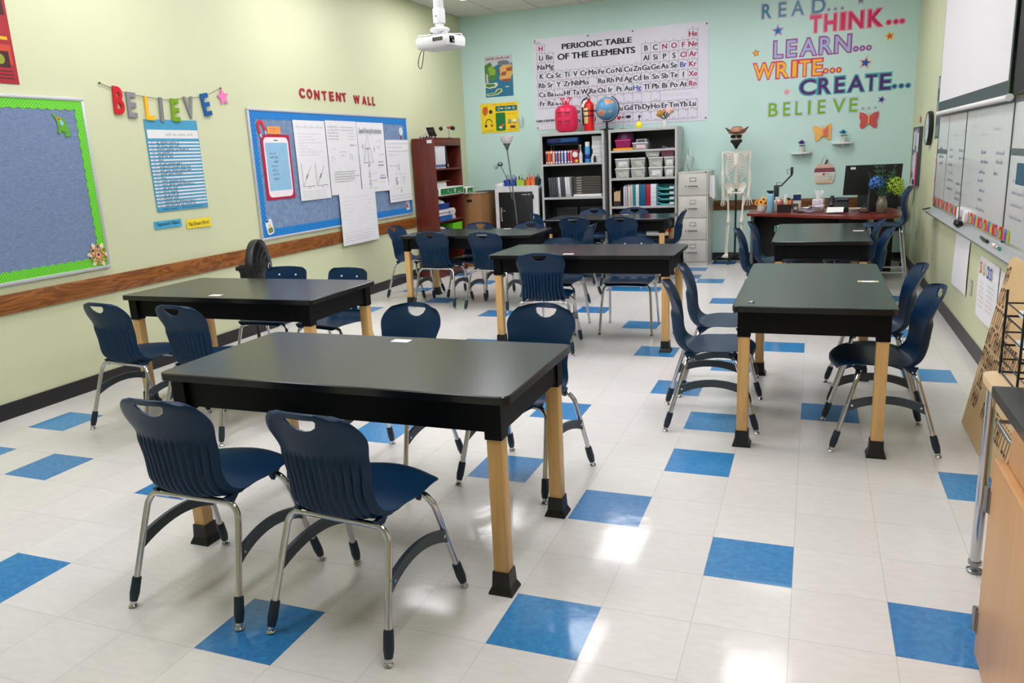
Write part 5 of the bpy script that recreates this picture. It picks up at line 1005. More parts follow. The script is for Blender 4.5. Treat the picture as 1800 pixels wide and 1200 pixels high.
for k in range(8):
    z = 0.937+0.034*k; stackbox('notebook_pile', '%s layer of spiral notebooks stacked on the second metal shelf' % ('lowest', 'second', 'third', 'fourth', 'fifth', 'sixth', 'seventh', 'topmost')[k], 'notebooks', A(600), A(1062)-0.004*(k % 2), 8.5, 8.8, z, z+0.032, (WHITE if k == 0 else mat(70, 66, 60, 0.5, var=0.2, scale=60, stretch=(1, 1, 40))), 'spiral notebooks', [('coil', (-0.15, -0.08, -0.1535, -0.1505, 0.006, 0.024), mat(150, 146, 140))] if k else None, 0.003)
t = thing('blue_folder', 'blue folder low on the third metal shelf of the left unit', 'folder', (-2.42, 8.56, 0.502)); b = MB(); b.rbox(-0.1, 0.12, -0.08, 0.16, 0, 0.02, 0.004); b.build('cover', mat(20, 100, 180, 0.4), t); b = MB(); b.box(-0.09, 0.11, -0.078, 0.15, 0.0205, 0.03); b.build('sheets', mat(120, 180, 230), t)
for k in range(2): stackbox('picture_frame', ('dark frame leaning in the third metal shelf, left one', 'dark frame leaning in the third metal shelf, right one')[k], 'frame', -2.53+0.36*k, -2.2+0.36*k, 8.76, 8.78, 0.501, 0.78, mat(26, 30, 30, 0.4), None, [('glass', (-0.14, 0.14, -0.0125, -0.0105, 0.03, 0.25), mat(40, 46, 46, 0.15))])
stackbox('blue_folder', 'bright blue folder at the right of the third metal shelf, left unit', 'folder', -2.02, -1.86, 8.6, 8.85, 0.501, 0.56, mat(30, 150, 190, 0.4))

# right unit
Q = lambda X: -1.655+(X-80)*0.000938
def tub(label, x0, x1, z0, z1, body, lid=None, label_m=None, group='clear plastic tubs', y0=8.475, y1=8.8, filler=None):
    cx = (x0+x1)/2; hx = (x1-x0)/2; h = z1-z0; D_ = y1-y0
    t = thing('plastic_tub', label, 'tub', (cx, y0, z0), 0, group); tp = 0.018
    b = MB(); v = []
    for a, q, z in ((hx-tp, 0.01, 0), (hx-0.004, 0, h-0.012), (hx, -0.004, h-0.012), (hx, -0.004, h)): v += [(-a, q, z), (a, q, z), (a, D_-q, z), (-a, D_-q, z)]
    b.add(v, [(3,2,1,0)]+[(4*k+j, 4*k+(j+1) % 4, 4*k+4+(j+1) % 4, 4*k+4+j) for k in range(3) for j in range(4)]+[(12,13,14,15)]); b.build('tub_body', body, t)
    if lid: b = MB(); b.rbox(-hx, hx, -0.006, D_+0.002, h-0.012, h+0.004, 0.003); b.build('lid', lid, t)
    if label_m: b = MB(); b.add([(-hx*0.5, 0.0055, h*0.18), (hx*0.62, 0.0055, h*0.18), (hx*0.62, -0.0015, h*0.72), (-hx*0.5, -0.0015, h*0.72)], [(0,1,2,3)]); b.build('label', label_m, t)
    if filler: b = MB(); rnd = random.Random(int(x0*977)); 
    if filler:
        for k in range(6): a, z = rnd.uniform(-hx*0.6, hx*0.3), rnd.uniform(0.01, h*0.5); b.add([(a, 0.0+0.006*(1-z/h), z), (a+hx*0.5, 0.006*(1-z/h), z+rnd.uniform(-0.01, 0.02)), (a+hx*0.4, 0.004*(1-z/h)-0.001, z+0.03), (a-hx*0.1, 0.004*(1-z/h)-0.001, z+0.025)], [(0,1,2,3)])
        b.build('contents', filler, t)
    return t
FROST = mat(176, 178, 174, 0.3, var=0.22, scale=30); PALE = mat(206, 204, 190, 0.6)
for col, (x0, x1, nm) in enumerate(((160, 375, 'first column'), (385, 600, 'second column'), (640, 850, 'third column'), (860, 1008, 'fourth column'))):
    for row in range(2):
        z0 = 1.167+0.128*row; tub('clear tub with white rim, %s of tubs, %s row' % (nm, ('lower', 'upper')[row]), Q(x0), Q(x1), z0, z0+0.124, FROST, mat(222, 224, 222, 0.4), WHITE if (col, row) in ((0, 1), (2, 0), (3, 0), (3, 1)) else None, filler=PALE)
tub('clear tub of white packets on top of the third column of tubs', Q(600), Q(805), 1.43, 1.497, FROST, None, None, filler=PALE); tub('clear tub with a crimson lid at the upper right of the tubs', Q(815), Q(1006), 1.43, 1.495, mat(110, 80, 84, 0.3, var=0.2, scale=30), mat(160, 20, 60, 0.4))
tub('pink tub on an orange lid on the top shelf', Q(165), Q(395), 1.565, 1.66, mat(150, 34, 92, 0.3), mat(226, 30, 130, 0.35), None, 'tubs on the top shelf')
b = MB(); b.prism(rrect(0, 0, 0.28, 0.3, 0.03), 0, 0.03); tag(b.build('orange_lid', mat(250, 165, 30, 0.4), loc=(Q(128), 8.47, 1.531)), 'orange plastic lid lying under the pink tub', 'lid')
t = thing('basin', 'translucent purple basin turned over on the pink tub', 'basin', (Q(270), 8.66, 1.6655)); b = MB(); b.lathe([(0.128, 0), (0.125, 0.01), (0.105, 0.088), (0.001, 0.09)], 28); b.build('bowl', mat(112, 56, 96, 0.3), t); b = MB(); b.lathe([(0.128, 0), (0.135, 0.002), (0.135, 0.01), (0.126, 0.012)], 28); b.build('rim', mat(140, 70, 120, 0.3), t)
tub('clear clip-lid tub with a pink label on the top shelf', Q(415), Q(640), 1.531, 1.618, mat(150, 150, 152, 0.25, var=0.15, scale=30), mat(214, 222, 224, 0.3), mat(240, 205, 210), 'tubs on the top shelf')
t = thing('tub_handle_box', 'grey handled case on the clip-lid tub', 'case', (Q(530), 8.62, 1.623)); b = MB(); b.rbox(-0.075, 0.075, -0.08, 0.08, 0, 0.045, 0.015); b.build('case', mat(170, 180, 182, 0.35), t); b = MB(); b.rbox(-0.05, 0.05, -0.084, -0.0805, 0.008, 0.03, 0.002); b.build('clip', mat(70, 76, 80), t)
b = MB(); 
for k in range(3): b.tube(spline([(0.0, 0, 0.008), (0.03+0.01*k, 0.02, 0.02+0.012*k), (0.07, -0.01, 0.03), (0.1, 0.02, 0.008), (0.05, 0.05, 0.008)], 5), 0.0065, 6)
tag(b.build('cable', BLACK, loc=(Q(650), 8.54, 1.531)), 'coiled black cable on the top shelf beside the clip-lid tub', 'cable')
b = sheet(0, 0.15, 0, 0.2, 0.02, 0, 8); tag(b.build('paper', PAPER, loc=(Q(830), 8.5, 1.5315)), 'loose white paper at the right of the top shelf', 'paper')
# folder shelf
t = thing('magazine_file', 'black magazine file of tan folders at the left of the folder shelf', 'file holder', (Q(185), 8.48, 0.791)); b = MB(); b.box(-0.05, 0.05, 0.0, 0.003, 0, 0.07); b.box(-0.05, -0.047, 0.0035, 0.24, 0, 0.25); b.box(0.047, 0.05, 0.0035, 0.24, 0, 0.25); b.box(-0.0465, 0.0465, 0.0035, 0.24, 0, 0.003); b.build('file_box', mat(44, 36, 34), t)
for k in range(6): b = MB(); b.box(-0.043+0.0145*k, -0.031+0.0145*k, 0.005, 0.23, 0.0035, 0.19+0.008*(k % 3)); b.build('folder', mat(222, 190, 140, 0.7), t)
for k in range(10):
    x = Q(275)+0.0132*k; c = ((176, 170, 186), (220, 214, 224), (160, 154, 170), (212, 206, 214), (140, 134, 150), (206, 200, 214), (226, 222, 226), (210, 180, 140), (224, 196, 160), (232, 228, 224))[k]
    b = MB(); b.rbox(0, 0.0118, 0, 0.23, 0, 0.26+0.012*(k % 3), 0.001); tag(b.build('hanging_folder', mat(*c, 0.7), loc=(x, 8.485, 0.791)), '%s %s folder from the left beside the magazine file' % ((ORD+('eighth', 'ninth', 'tenth'))[k], ('grey', 'pale', 'grey', 'pale', 'dark grey', 'pale', 'white', 'tan', 'peach', 'white')[k]), 'folder', 'upright folders')
for x0, x1, c, lab in ((410, 452, (30, 140, 150), 'narrow teal binder on the folder shelf'), (456, 506, (214, 224, 230), 'pale binder between the two teal binders'), (512, 602, (10, 96, 134), 'wide teal blue binder on the folder shelf'), (606, 664, (178, 16, 54), 'crimson binder on the folder shelf'), (670, 755, (222, 222, 230), 'wide white binder on the folder shelf, left of the teal trays')):
    t = thing('binder', lab, 'binder', (Q(x0), 8.48, 0.791)); wd = Q(x1)-Q(x0)-0.002; b = MB(); b.rbox(0, wd, 0, 0.25, 0, 0.285, 0.003); b.build('cover', mat(*c, 0.4), t)
    b = MB(); [b.box(0.004, wd-0.004, -0.0012, -0.0002, 0.05+0.06*k, 0.053+0.06*k) for k in range(4)]; b.build('spine_line', mat(*[q*0.75 for q in c], 0.4), t)
for k in range(4):
    z = 0.791+0.068*k; t = thing('letter_tray', '%s teal letter tray in the stack at the right of the folder shelf' % ('bottom', 'second', 'third', 'top')[k], 'tray', (Q(885), 8.485, z), group='stack of teal letter trays'); hx = (Q(1006)-Q(765))/2; TEAL = mat(96, 190, 196, 0.25, alpha=0.9)
    b = MB(); b.box(-hx, hx, 0.0, 0.26, 0.002, 0.008); b.box(-hx, -hx+0.005, 0, 0.26, 0.0085, 0.066); b.box(hx-0.005, hx, 0, 0.26, 0.0085, 0.066); b.box(-hx+0.0055, hx-0.0055, 0.255, 0.26, 0.0085, 0.066); b.build('tray', TEAL, t)
    b = MB(); P = [(-hx+0.006, 0.05), (-hx+0.006, 0.035), (-hx*0.4, 0.009), (hx*0.4, 0.009), (hx-0.006, 0.035), (hx-0.006, 0.05), (hx*0.4, 0.024), (-hx*0.4, 0.024)]; b.M = Matrix(((1,0,0,0),(0,0,-1,0.004),(0,1,0,0),(0,0,0,1))); b.prism(P, -0.001, 0.003); b.build('front_lip', TEAL, t)
    b = MB(); b.box(hx*0.45, hx*0.96, -0.0025, -0.001, 0.014, 0.044); b.build('label', WHITE, t)
stackbox('yellow_box', 'yellow and red box low in the right metal shelving unit', 'box', -0.9, -0.8, 8.5, 8.7, 0.421, 0.52, mat(235, 205, 40), None, [('red_end', (-0.049, 0.0, -0.1015, -0.1003, 0.02, 0.08), mat(190, 40, 40))])

# on top of the shelving
TZ = 1.8055
t = thing('helium_tank', 'squat pink-red gas tank with carrying handles on the left shelving unit', 'tank', (-2.277, 8.6, TZ)); PINK = mat(226, 34, 84, 0.38, var=0.03)
b = MB(); b.lathe([(0.06, 0), (0.12, 0.012), (0.15, 0.05), (0.156, 0.09), (0.156, 0.26), (0.148, 0.305), (0.115, 0.345), (0.06, 0.362), (0.03, 0.366)], 36); b.build('cylinder_body', PINK, t)
b = MB(); b.lathe([(0.157, 0.165), (0.1585, 0.17), (0.1585, 0.176), (0.157, 0.181)], 36); b.build('seam', PINK, t)
b = MB(); b.lathe([(0.03, 0.366), (0.028, 0.39), (0.018, 0.395), (0.018, 0.42), (0.001, 0.422)], 14); b.build('valve', mat(190, 30, 60, 0.4), t)
for s in (-1, 1): b = MB(); b.tube(spline([(s*0.035, 0, 0.362), (s*0.05, 0, 0.42), (s*0.075, 0.0, 0.445), (s*0.035, 0, 0.455), (s*0.022, 0, 0.43)], 5), 0.009, 8); b.build('carry_handle', PINK, t)
b = MB()
for k in range(2):
    for i in range(2):
        for j in range(3):
            z = 0.135-0.022*j+0.115*k; a0 = R(-125+40*i); vs = [(0.1575*math.cos(a0+R(q)), 0.1575*math.sin(a0+R(q)), z+dz) for q in (0, 10, 20, 30) for dz in (0, 0.006 if j else 0.016)]
            b.add(vs, [(2*q, 2*q+2, 2*q+3, 2*q+1) for q in range(3)])
b.build('warning_lettering', mat(110, 14, 40), t)
t = thing('fire_extinguisher', 'red fire extinguisher with black hose on the left shelving unit', 'fire extinguisher', (-1.955, 8.6, TZ)); REDX = mat(214, 8, 16, 0.3, var=0.03)
b = MB(); b.lathe([(0.062, 0), (0.068, 0.006), (0.068, 0.33), (0.06, 0.36), (0.034, 0.385), (0.022, 0.392), (0.022, 0.41)], 28); b.build('cylinder_body', REDX, t)
b = MB(); b.lathe([(0.0685, 0.1), (0.0692, 0.102), (0.0692, 0.3), (0.0685, 0.302)], 28); b.v = [p for p in b.v]; b.f = [f for f in b.f if sum(b.v[i][0] for i in f)/4 < -0.005 and sum(b.v[i][1] for i in f)/len(f) < 0.01]; b.mi = b.mi[:len(b.f)]; b.sm = b.sm[:len(b.f)]; b.build('label', mat(226, 214, 130, 0.4, var=0.15, scale=25), t)
b = MB(); b.rbox(-0.018, 0.02, -0.016, 0.016, 0.411, 0.45, 0.005); b.build('valve', STEEL, t)
b = MB(); b.tube([(0.0, 0, 0.44), (-0.04, -0.02, 0.43), (-0.075, -0.02, 0.385)], 0.009, 8); b.tube([(0.01, 0, 0.452), (-0.02, 0, 0.475), (-0.01, 0.0, 0.49), (0.03, 0, 0.505)], 0.008, 8); b.build('lever', mat(40, 40, 42, 0.4), t)
b = MB(); b.tube(spline([(-0.02, -0.012, 0.435), (-0.075, -0.03, 0.4), (-0.085, -0.03, 0.3), (-0.08, -0.02, 0.16), (-0.076, -0.01, 0.08)], 5), 0.011, 8); b.build('hose', BLACK, t)
for z in (0.19, 0.255): b = MB(); b.lathe([(0.0695, z), (0.073, z+0.002), (0.073, z+0.014), (0.0695, z+0.016)], 28); b.build('strap', BLACK, t)
b = MB(); b.add([(-0.06, -0.05, 0.4), (-0.02, -0.06, 0.4), (-0.06, -0.062, 0.32), (-0.1, -0.052, 0.31)], [(0,1,2,3), (3,2,1,0)]); b.build('paper_tag', WHITE, t)
t = thing('globe', 'blue world globe on a black stand between the two shelving units', 'globe', (-1.70, 8.56, TZ+0.001))
GM = bpy.data.materials.new('material_globe'); GM.use_nodes = True; nt = GM.node_tree; bs = nt.nodes['Principled BSDF']; tcn = nt.nodes.new('ShaderNodeTexCoord'); nz = nt.nodes.new('ShaderNodeTexNoise'); nz.inputs['Scale'].default_value = 9; nz.inputs['Detail'].default_value = 6
cr_ = nt.nodes.new('ShaderNodeValToRGB'); cr_.color_ramp.elements[0].position = 0.56; cr_.color_ramp.elements[0].color = (lin(92), lin(152), lin(196), 1); cr_.color_ramp.elements[1].position = 0.575; cr_.color_ramp.elements[1].color = (lin(206), lin(190), lin(130), 1)
e3 = cr_.color_ramp.elements.new(0.66); e3.color = (lin(222), lin(130), lin(120), 1)
nt.links.new(tcn.outputs['Object'], nz.inputs['Vector']); nt.links.new(nz.outputs['Fac'], cr_.inputs[0]); nt.links.new(cr_.outputs[0], bs.inputs['Base Color']); bs.inputs['Roughness'].default_value = 0.3
b = MB(); b.ball((0, 0, 0.275), 0.152, 36, 20); b.build('sphere', GM, t)
b = MB(); ax = R(24); b.tube([((0.168*math.sin(ax+R(q))), 0.0, 0.275+0.168*math.cos(ax+R(q))) for q in range(0, 184, 8)], 0.008, 8); b.build('meridian_arm', BLACK, t)
b = MB(); b.lathe([(0.1, 0), (0.1, 0.01), (0.03, 0.02), (0.016, 0.03), (0.016, 0.112)], 28); b.build('stand', BLACK, t)
t = thing('planet_model', 'small black planet model with red and black balls on the right shelving unit', 'model', (-1.48, 8.55, TZ)); b = MB(); b.lathe([(0.05, 0), (0.05, 0.006), (0.005, 0.009)], 24); b.build('base', BLACK, t); b = MB(); b.cyl((0, 0, 0.008), (0, 0, 0.17), 0.003, n=8); b.build('rod', STEEL, t); b = MB(); b.cyl((-0.05, 0, 0.15), (0.08, 0, 0.15), 0.003, n=6); b.build('arm', BLACK, t)
b = MB(); b.ball((-0.05, 0, 0.15), 0.027, 14, 8); b.build('red_ball', mat(190, 30, 50, 0.3), t); b = MB(); b.ball((0.0, 0, 0.155), 0.012, 10, 6); b.build('small_ball', BLACK, t); b = MB(); b.ball((0.075, 0, 0.155), 0.03, 14, 8, s=(1.2, 1, 0.7)); b.build('black_ball', BLACK, t)
t = thing('figurine', 'little yellow bulb figurine with a blue head on the right shelving unit', 'figurine', (-1.265, 8.56, TZ)); b = MB(); b.lathe([(0.03, 0), (0.043, 0.02), (0.042, 0.05), (0.022, 0.078), (0.008, 0.09)], 20); b.build('body', mat(240, 232, 30, 0.35), t); b = MB(); b.cyl((0, 0, 0.09), (0.004, 0, 0.135), 0.005, n=8); b.build('neck', mat(40, 44, 60), t); b = MB(); b.ball((0.006, 0, 0.15), 0.02, 12, 8); b.build('head', mat(40, 60, 110), t)
t = thing('flower_vase', 'small white vase with dried pink and gold flowers on the right shelving unit', 'vase', (-0.93, 8.58, TZ)); b = MB(); b.lathe([(0.03, 0), (0.036, 0.012), (0.04, 0.05), (0.034, 0.085), (0.036, 0.092), (0.03, 0.09), (0.001, 0.07)], 20); b.build('vase', mat(224, 224, 226, 0.3), t)
for k, (x, y, z, r, c) in enumerate(((-0.06, 0, 0.17, 0.045, (196, 150, 60)), (0.075, 0, 0.2, 0.045, (236, 190, 180)), (-0.015, 0.02, 0.19, 0.03, (200, 140, 110)))):
    b = MB(); b.tube([(x*0.1, y*0.1, 0.06), (x*0.8, y, z-0.02)], 0.0028, 6); b.build('stem', mat(60, 64, 56), t); b = blob_mesh(r, 30+k, 1, 1, 0.85, 0.4, 16, 10); b.v = [(p[0]+x, p[1]+y, p[2]+z) for p in b.v]; b.build('bloom', mat(*c, 0.7, var=0.12, scale=60), t)
for k in range(7):
    a = 0.5+0.9*k; b = MB(); px, pz = 0.085*math.cos(a*0.7), 0.15+0.07*math.sin(a); b.add([(0, 0, 0.09), (px*0.6-0.012, -0.01, (0.09+pz)/2), (px, -0.01, pz), (px*0.6+0.012, 0.0, (0.09+pz)/2)], [(0,1,2,3), (3,2,1,0)]); b.build('leaf', mat(70, 76, 70), t)

# ------------------------------------------------------------------ filing cabinet
t = thing('filing_cabinet', 'grey four-drawer filing cabinet beside the metal shelving', 'filing cabinet', (-0.525, 8.347, 0)); CABM = mat(206, 204, 196, 0.42, var=0.02)
b = MB(); b.box(-0.19, 0.19, 0.014, 0.56, 0.0, 1.22); b.box(-0.19, -0.178, 0.0, 0.0135, 0, 1.22); b.box(0.178, 0.19, 0.0, 0.0135, 0, 1.22); b.box(-0.177, 0.177, 0.0, 0.0135, 0.0, 0.055); b.box(-0.177, 0.177, 0.0, 0.0135, 1.203, 1.22); b.build('case', CABM, t)
for k in range(4):
    z0 = 0.06+0.286*k; b = MB(); b.rbox(-0.175, 0.175, -0.008, 0.0125, z0, z0+0.28, 0.004); d = b.build('drawer', CABM, t)
    b = MB(); z = z0+0.205; b.box(-0.04, 0.04, -0.012, -0.0085, z-0.025, z-0.02); b.box(-0.04, 0.04, -0.012, -0.0085, z+0.02, z+0.025); b.box(-0.04, -0.035, -0.012, -0.0085, z-0.0195, z+0.0195); b.box(0.035, 0.04, -0.012, -0.0085, z-0.0195, z+0.0195); b.box(-0.0345, 0.0345, -0.0095, -0.0085, z-0.0195, z+0.0195, 1); b.build('label_holder', [STEEL, mat(214, 212, 204)], d)
    b = MB(); z = z0+0.115; b.box(-0.058, 0.058, -0.034, -0.026, z, z+0.012); b.box(-0.058, -0.052, -0.0258, -0.0085, z, z+0.012); b.box(0.052, 0.058, -0.0258, -0.0085, z, z+0.012); b.build('drawer_pull', STEEL, d)
    b = MB(); b.cyl((-0.09, -0.0085, z+0.004), (-0.09, -0.016, z+0.004), 0.009, n=12); b.build('drawer_lock', STEEL, d)
b = MB(); b.box(0.15, 0.168, -0.004, -0.0005, 1.204, 1.218); b.build('badge', mat(60, 62, 62), t)
t = thing('door_holder', 'papers in a holder on the right side of the filing cabinet', 'papers', (-0.334, 8.4, 0.9)); b = MB(); b.box(0.0, 0.012, 0.0, 0.22, 0.02, 0.27); b.build('holder', mat(190, 190, 192), t)
for k in range(2): b = MB(); b.box(0.0125+0.03*k, 0.04+0.03*k, 0.01, 0.2, -0.01-0.02*k, 0.26); b.build('paper_bundle', PAPER, t)
tag(blob_mesh(0.12, 11, 0.55, 0.6, 1.0, 0.35).build('plastic_bag', mat(196, 214, 210, 0.2, alpha=0.6), loc=(-0.62, 8.6, 1.352)), 'crumpled clear plastic bag standing on the filing cabinet', 'bag')
# ------------------------------------------------------------------ anatomical skeleton on a stand
BONE = mat(240, 234, 222, 0.5, var=0.05, scale=30); SKX, SKY = -0.015, 8.62
t = thing('anatomical_skeleton', 'life-size anatomical skeleton model on a black stand in front of the mint wall', 'skeleton', (SKX, SKY, 0))
def bone(nm, pts, rr, n=10, k=5):
    b = MB(); P = spline(pts, k); q = []
    for i in range(len(P)):
        s = i/(len(P)-1)*(len(rr)-1); j = min(int(s), len(rr)-2); q.append(rr[j]+(rr[j+1]-rr[j])*(s-j))
    b.tube(P, q, n); return b.build(nm, BONE, t)
b = MB(); v = []
for i in range(15):
    th = PI*i/14
    for j in range(24):
        a = 2*PI*j/24; sx, sy, sz = 0.068, 0.085, 0.095; x, y, z = sx*math.sin(th)*math.cos(a), sy*math.sin(th)*math.sin(a), -sz*math.cos(th)
        if z < -0.01: q = min(1, (-z-0.01)/0.08); x *= 1-0.32*q; y = y*(1-0.25*q)-0.018*q
        if y < -0.045 and -0.02 < z < 0.03 and 0.012 < abs(x) < 0.045: y += 0.022
        if y < -0.06 and -0.045 < z < -0.015 and abs(x) < 0.012: y += 0.02
        v.append((x, y, 1.632+z))
b.add(v, [(i*24+j, i*24+(j+1) % 24, (i+1)*24+(j+1) % 24, (i+1)*24+j) for i in range(14) for j in range(24)], 0, True); b.build('skull', BONE, t)
b = MB(); b.tube(spline([(-0.045, 0.0, 1.575), (-0.04, -0.05, 1.535), (0, -0.075, 1.523), (0.04, -0.05, 1.535), (0.045, 0.0, 1.575)], 5), 0.011, 8); b.box(-0.025, 0.025, -0.084, -0.07, 1.532, 1.552); b.build('jaw', BONE, t)
for k in range(6): b = MB(); z = 1.45+0.018*k; b.cyl((0, 0.022, z), (0, 0.022, z+0.015), 0.018, n=12); b.build('neck_vertebra', BONE, t)
for k in range(5): b = MB(); z = 1.06+0.042*k; b.lathe([(0.024, 0), (0.02, 0.016), (0.024, 0.033)], 14, (0, 0.035, z)); b.box(-0.04, 0.04, 0.04, 0.048, z+0.012, z+0.02); b.box(-0.004, 0.004, 0.05, 0.08, z+0.008, z+0.022); b.build('lumbar_vertebra', BONE, t)
for k in range(9): b = MB(); z = 1.272+0.0195*k; b.cyl((0, 0.045, z), (0, 0.045, z+0.016), 0.019, n=12); b.build('chest_vertebra', BONE, t)
b = MB(); b.M = Matrix(((1,0,0,0),(0,0,-1,-0.062),(0,1,0,0),(0,0,0,1))); b.prism([(-0.027, 1.425), (0.027, 1.425), (0.03, 1.39), (0.018, 1.37), (0.02, 1.31), (0.008, 1.28), (0.003, 1.262), (-0.003, 1.262), (-0.008, 1.28), (-0.02, 1.31), (-0.018, 1.37), (-0.03, 1.39)], -0.006, 0.006); b.build('breastbone', BONE, t)
for s in (-1, 1):
    for k in range(10):
        zb = 1.425-0.0215*k; wd = (0.07, 0.092, 0.106, 0.114, 0.12, 0.124, 0.126, 0.126, 0.124, 0.118)[k]; drop = 0.028+0.009*k; zf = zb-drop*1.3; ze = max(zf, 1.405-0.024*k) if k < 7 else 1.255
        ex = 0.018 if k < 7 else 0.03+0.018*(k-6)
        P = [(s*0.015, 0.05, zb), (s*wd*0.6, 0.085, zb-0.004), (s*wd, 0.03, zb-drop*0.55), (s*wd*0.94, -0.025, zb-drop*0.95), (s*wd*0.6, -0.062, zf), (s*ex, -0.064, ze if k < 7 else zf-0.012)]
        bone('rib', P, [0.005, 0.006, 0.006, 0.005, 0.0045, 0.004], 7)
    bone('collarbone', [(s*0.02, -0.055, 1.428), (s*0.08, -0.06, 1.443), (s*0.125, -0.02, 1.446), (s*0.158, 0.01, 1.442)], [0.008, 0.006, 0.007, 0.009], 8)
    b = MB(); b.M = Matrix(((1,0,0,0),(0,0.15,-1,0.088),(0,1,0,0),(0,0,0,1))); b.prism([(s*0.05, 1.43), (s*0.15, 1.44), (s*0.145, 1.4), (s*0.11, 1.35), (s*0.075, 1.28), (s*0.06, 1.34)], 0.2, 0.206); b.v = [(p[0], 0.085+0.01*(p[2] < 1.35), p[2]) if False else (p[0], p[1], p[2]) for p in b.v]; b.v = [(p[0], 0.078+(0.005 if i % 2 else 0), p[2]) for i, p in enumerate(b.v)]; b.build('shoulder_blade', BONE, t)
    bone('upper_arm_bone', [(s*0.158, 0.01, 1.435), (s*0.172, 0.012, 1.41), (s*0.17, 0.015, 1.29), (s*0.168, 0.02, 1.175), (s*0.17, 0.02, 1.148)], [0.02, 0.021, 0.0105, 0.011, 0.022, 0.02], 10)
    bone('radius', [(s*0.178, 0.015, 1.14), (s*0.176, 0.008, 1.03), (s*0.168, 0.0, 0.905)], [0.012, 0.0075, 0.012], 8); bone('ulna', [(s*0.16, 0.022, 1.15), (s*0.158, 0.018, 1.03), (s*0.15, 0.008, 0.905)], [0.014, 0.0075, 0.009], 8)
    b = MB(); b.ball((s*0.159, 0.002, 0.885), 0.02, 12, 8, s=(1.1, 0.6, 1))
    for f in range(4):
        spread = (f-1.5)*(0.011 if s < 0 else 0.02); ln = (0.075, 0.083, 0.08, 0.065)[f]
        P = spline([(s*0.159+spread*0.6, 0.0, 0.88), (s*0.159+spread, -0.004, 0.838), (s*0.159+spread*1.4, -0.006, 0.838-ln*0.5), (s*0.159+spread*1.7, 0.002, 0.838-ln)], 4); b.tube(P, [0.0065 if i % 4 == 0 else 0.0045 for i in range(len(P))], 7)
    P = spline([(s*0.145, -0.004, 0.88), (s*0.122, -0.018, 0.85), (s*0.112, -0.022, 0.815)], 4); b.tube(P, [0.0065 if i % 4 == 0 else 0.005 for i in range(len(P))], 7); b.build('hand', BONE, t)
    # pelvis half, leg
    b = MB(); O = spline([(0.022, 0.96), (0.03, 1.005), (0.052, 1.045), (0.088, 1.062), (0.12, 1.05), (0.133, 1.02), (0.124, 0.985), (0.104, 0.955), (0.085, 0.925), (0.055, 0.935), (0.022, 0.96)], 4)[:-1]; n = len(O); cx, cz = 0.078, 0.995
    V = []
    for dy in (-0.004, 0.004):
        for f_ in (1.0, 0.55, 0.02):
            for x, z in O: px, pz = cx+(x-cx)*f_, cz+(z-cz)*f_; V.append((s*px, 0.055-0.75*(px-0.02)+0.022*(1-f_)+dy, pz))
    fs = []
    for k in range(2):
        for q in range(2):
            for j in range(n): o = k*3*n+q*n; fs.append((o+j, o+(j+1) % n, o+n+(j+1) % n, o+n+j))
    for j in range(n): fs.append((j, (j+1) % n, 3*n+(j+1) % n, 3*n+j))
    b.add(V, fs, 0, True); b.build('hip_blade', BONE, t)
    b = MB(); b.tube(spline([(s*0.1, 0.01, 0.965), (s*0.085, -0.03, 0.925), (s*0.04, -0.055, 0.92), (0.0, -0.06, 0.93)], 5), 0.012, 8); b.tube(spline([(s*0.085, 0.0, 0.95), (s*0.075, 0.01, 0.9), (s*0.045, -0.02, 0.885), (s*0.015, -0.055, 0.92)], 5), 0.0105, 8); b.build('pubic_arch', BONE, t)
    bone('thigh_bone', [(s*0.068, 0.0, 0.92), (s*0.1, 0.012, 0.905), (s*0.098, 0.015, 0.87), (s*0.09, -0.004, 0.72), (s*0.084, 0.0, 0.585), (s*0.083, 0.0, 0.545)], [0.022, 0.02, 0.015, 0.0125, 0.0125, 0.03, 0.03], 12)
    b = MB(); b.ball((s*0.083, -0.034, 0.55), 0.018, 12, 8, s=(1, 0.6, 1.1)); b.build('kneecap', BONE, t)
    bone('shin_bone', [(s*0.083, 0.0, 0.525), (s*0.083, 0.0, 0.49), (s*0.09, -0.004, 0.34), (s*0.098, 0.005, 0.165), (s*0.1, 0.005, 0.145)], [0.033, 0.02, 0.0125, 0.011, 0.018, 0.02], 12); bone('calf_bone', [(s*0.108, 0.018, 0.495), (s*0.116, 0.012, 0.33), (s*0.122, 0.008, 0.145)], [0.009, 0.006, 0.01], 8)
    b = MB(); b.ball((s*0.105, 0.035, 0.115), 0.024, 12, 8, s=(0.9, 1.4, 0.9)); b.ball((s*0.105, 0.0, 0.132), 0.022, 12, 8)
    for f in range(5): q = (f-2)*0.015; b.tube(spline([(s*(0.105+q*0.4), -0.01, 0.122), (s*(0.11+q), -0.07, 0.105), (s*(0.115+q*1.25), -0.125+0.008*abs(f-1), 0.092)], 4), [0.011, 0.01, 0.009, 0.008, 0.0075, 0.0065, 0.007, 0.006, 0.006], 7)
    b.build('foot', BONE, t)
b = MB(); b.add([(-0.045, 0.045, 1.05), (0.045, 0.045, 1.05), (0.018, 0.07, 0.965), (-0.018, 0.07, 0.965), (-0.04, 0.015, 1.05), (0.04, 0.015, 1.05), (0.014, 0.055, 0.965), (-0.014, 0.055, 0.965)], [(0,1,2,3), (7,6,5,4), (0,4,5,1), (2,6,7,3), (1,5,6,2), (3,7,4,0)]); b.build('sacrum', BONE, t)
b = MB(); b.cyl((0, 0.045, 0.1), (0, 0.045, 0.97), 0.012, n=14); b.build('stand_pole', BLACK, t)
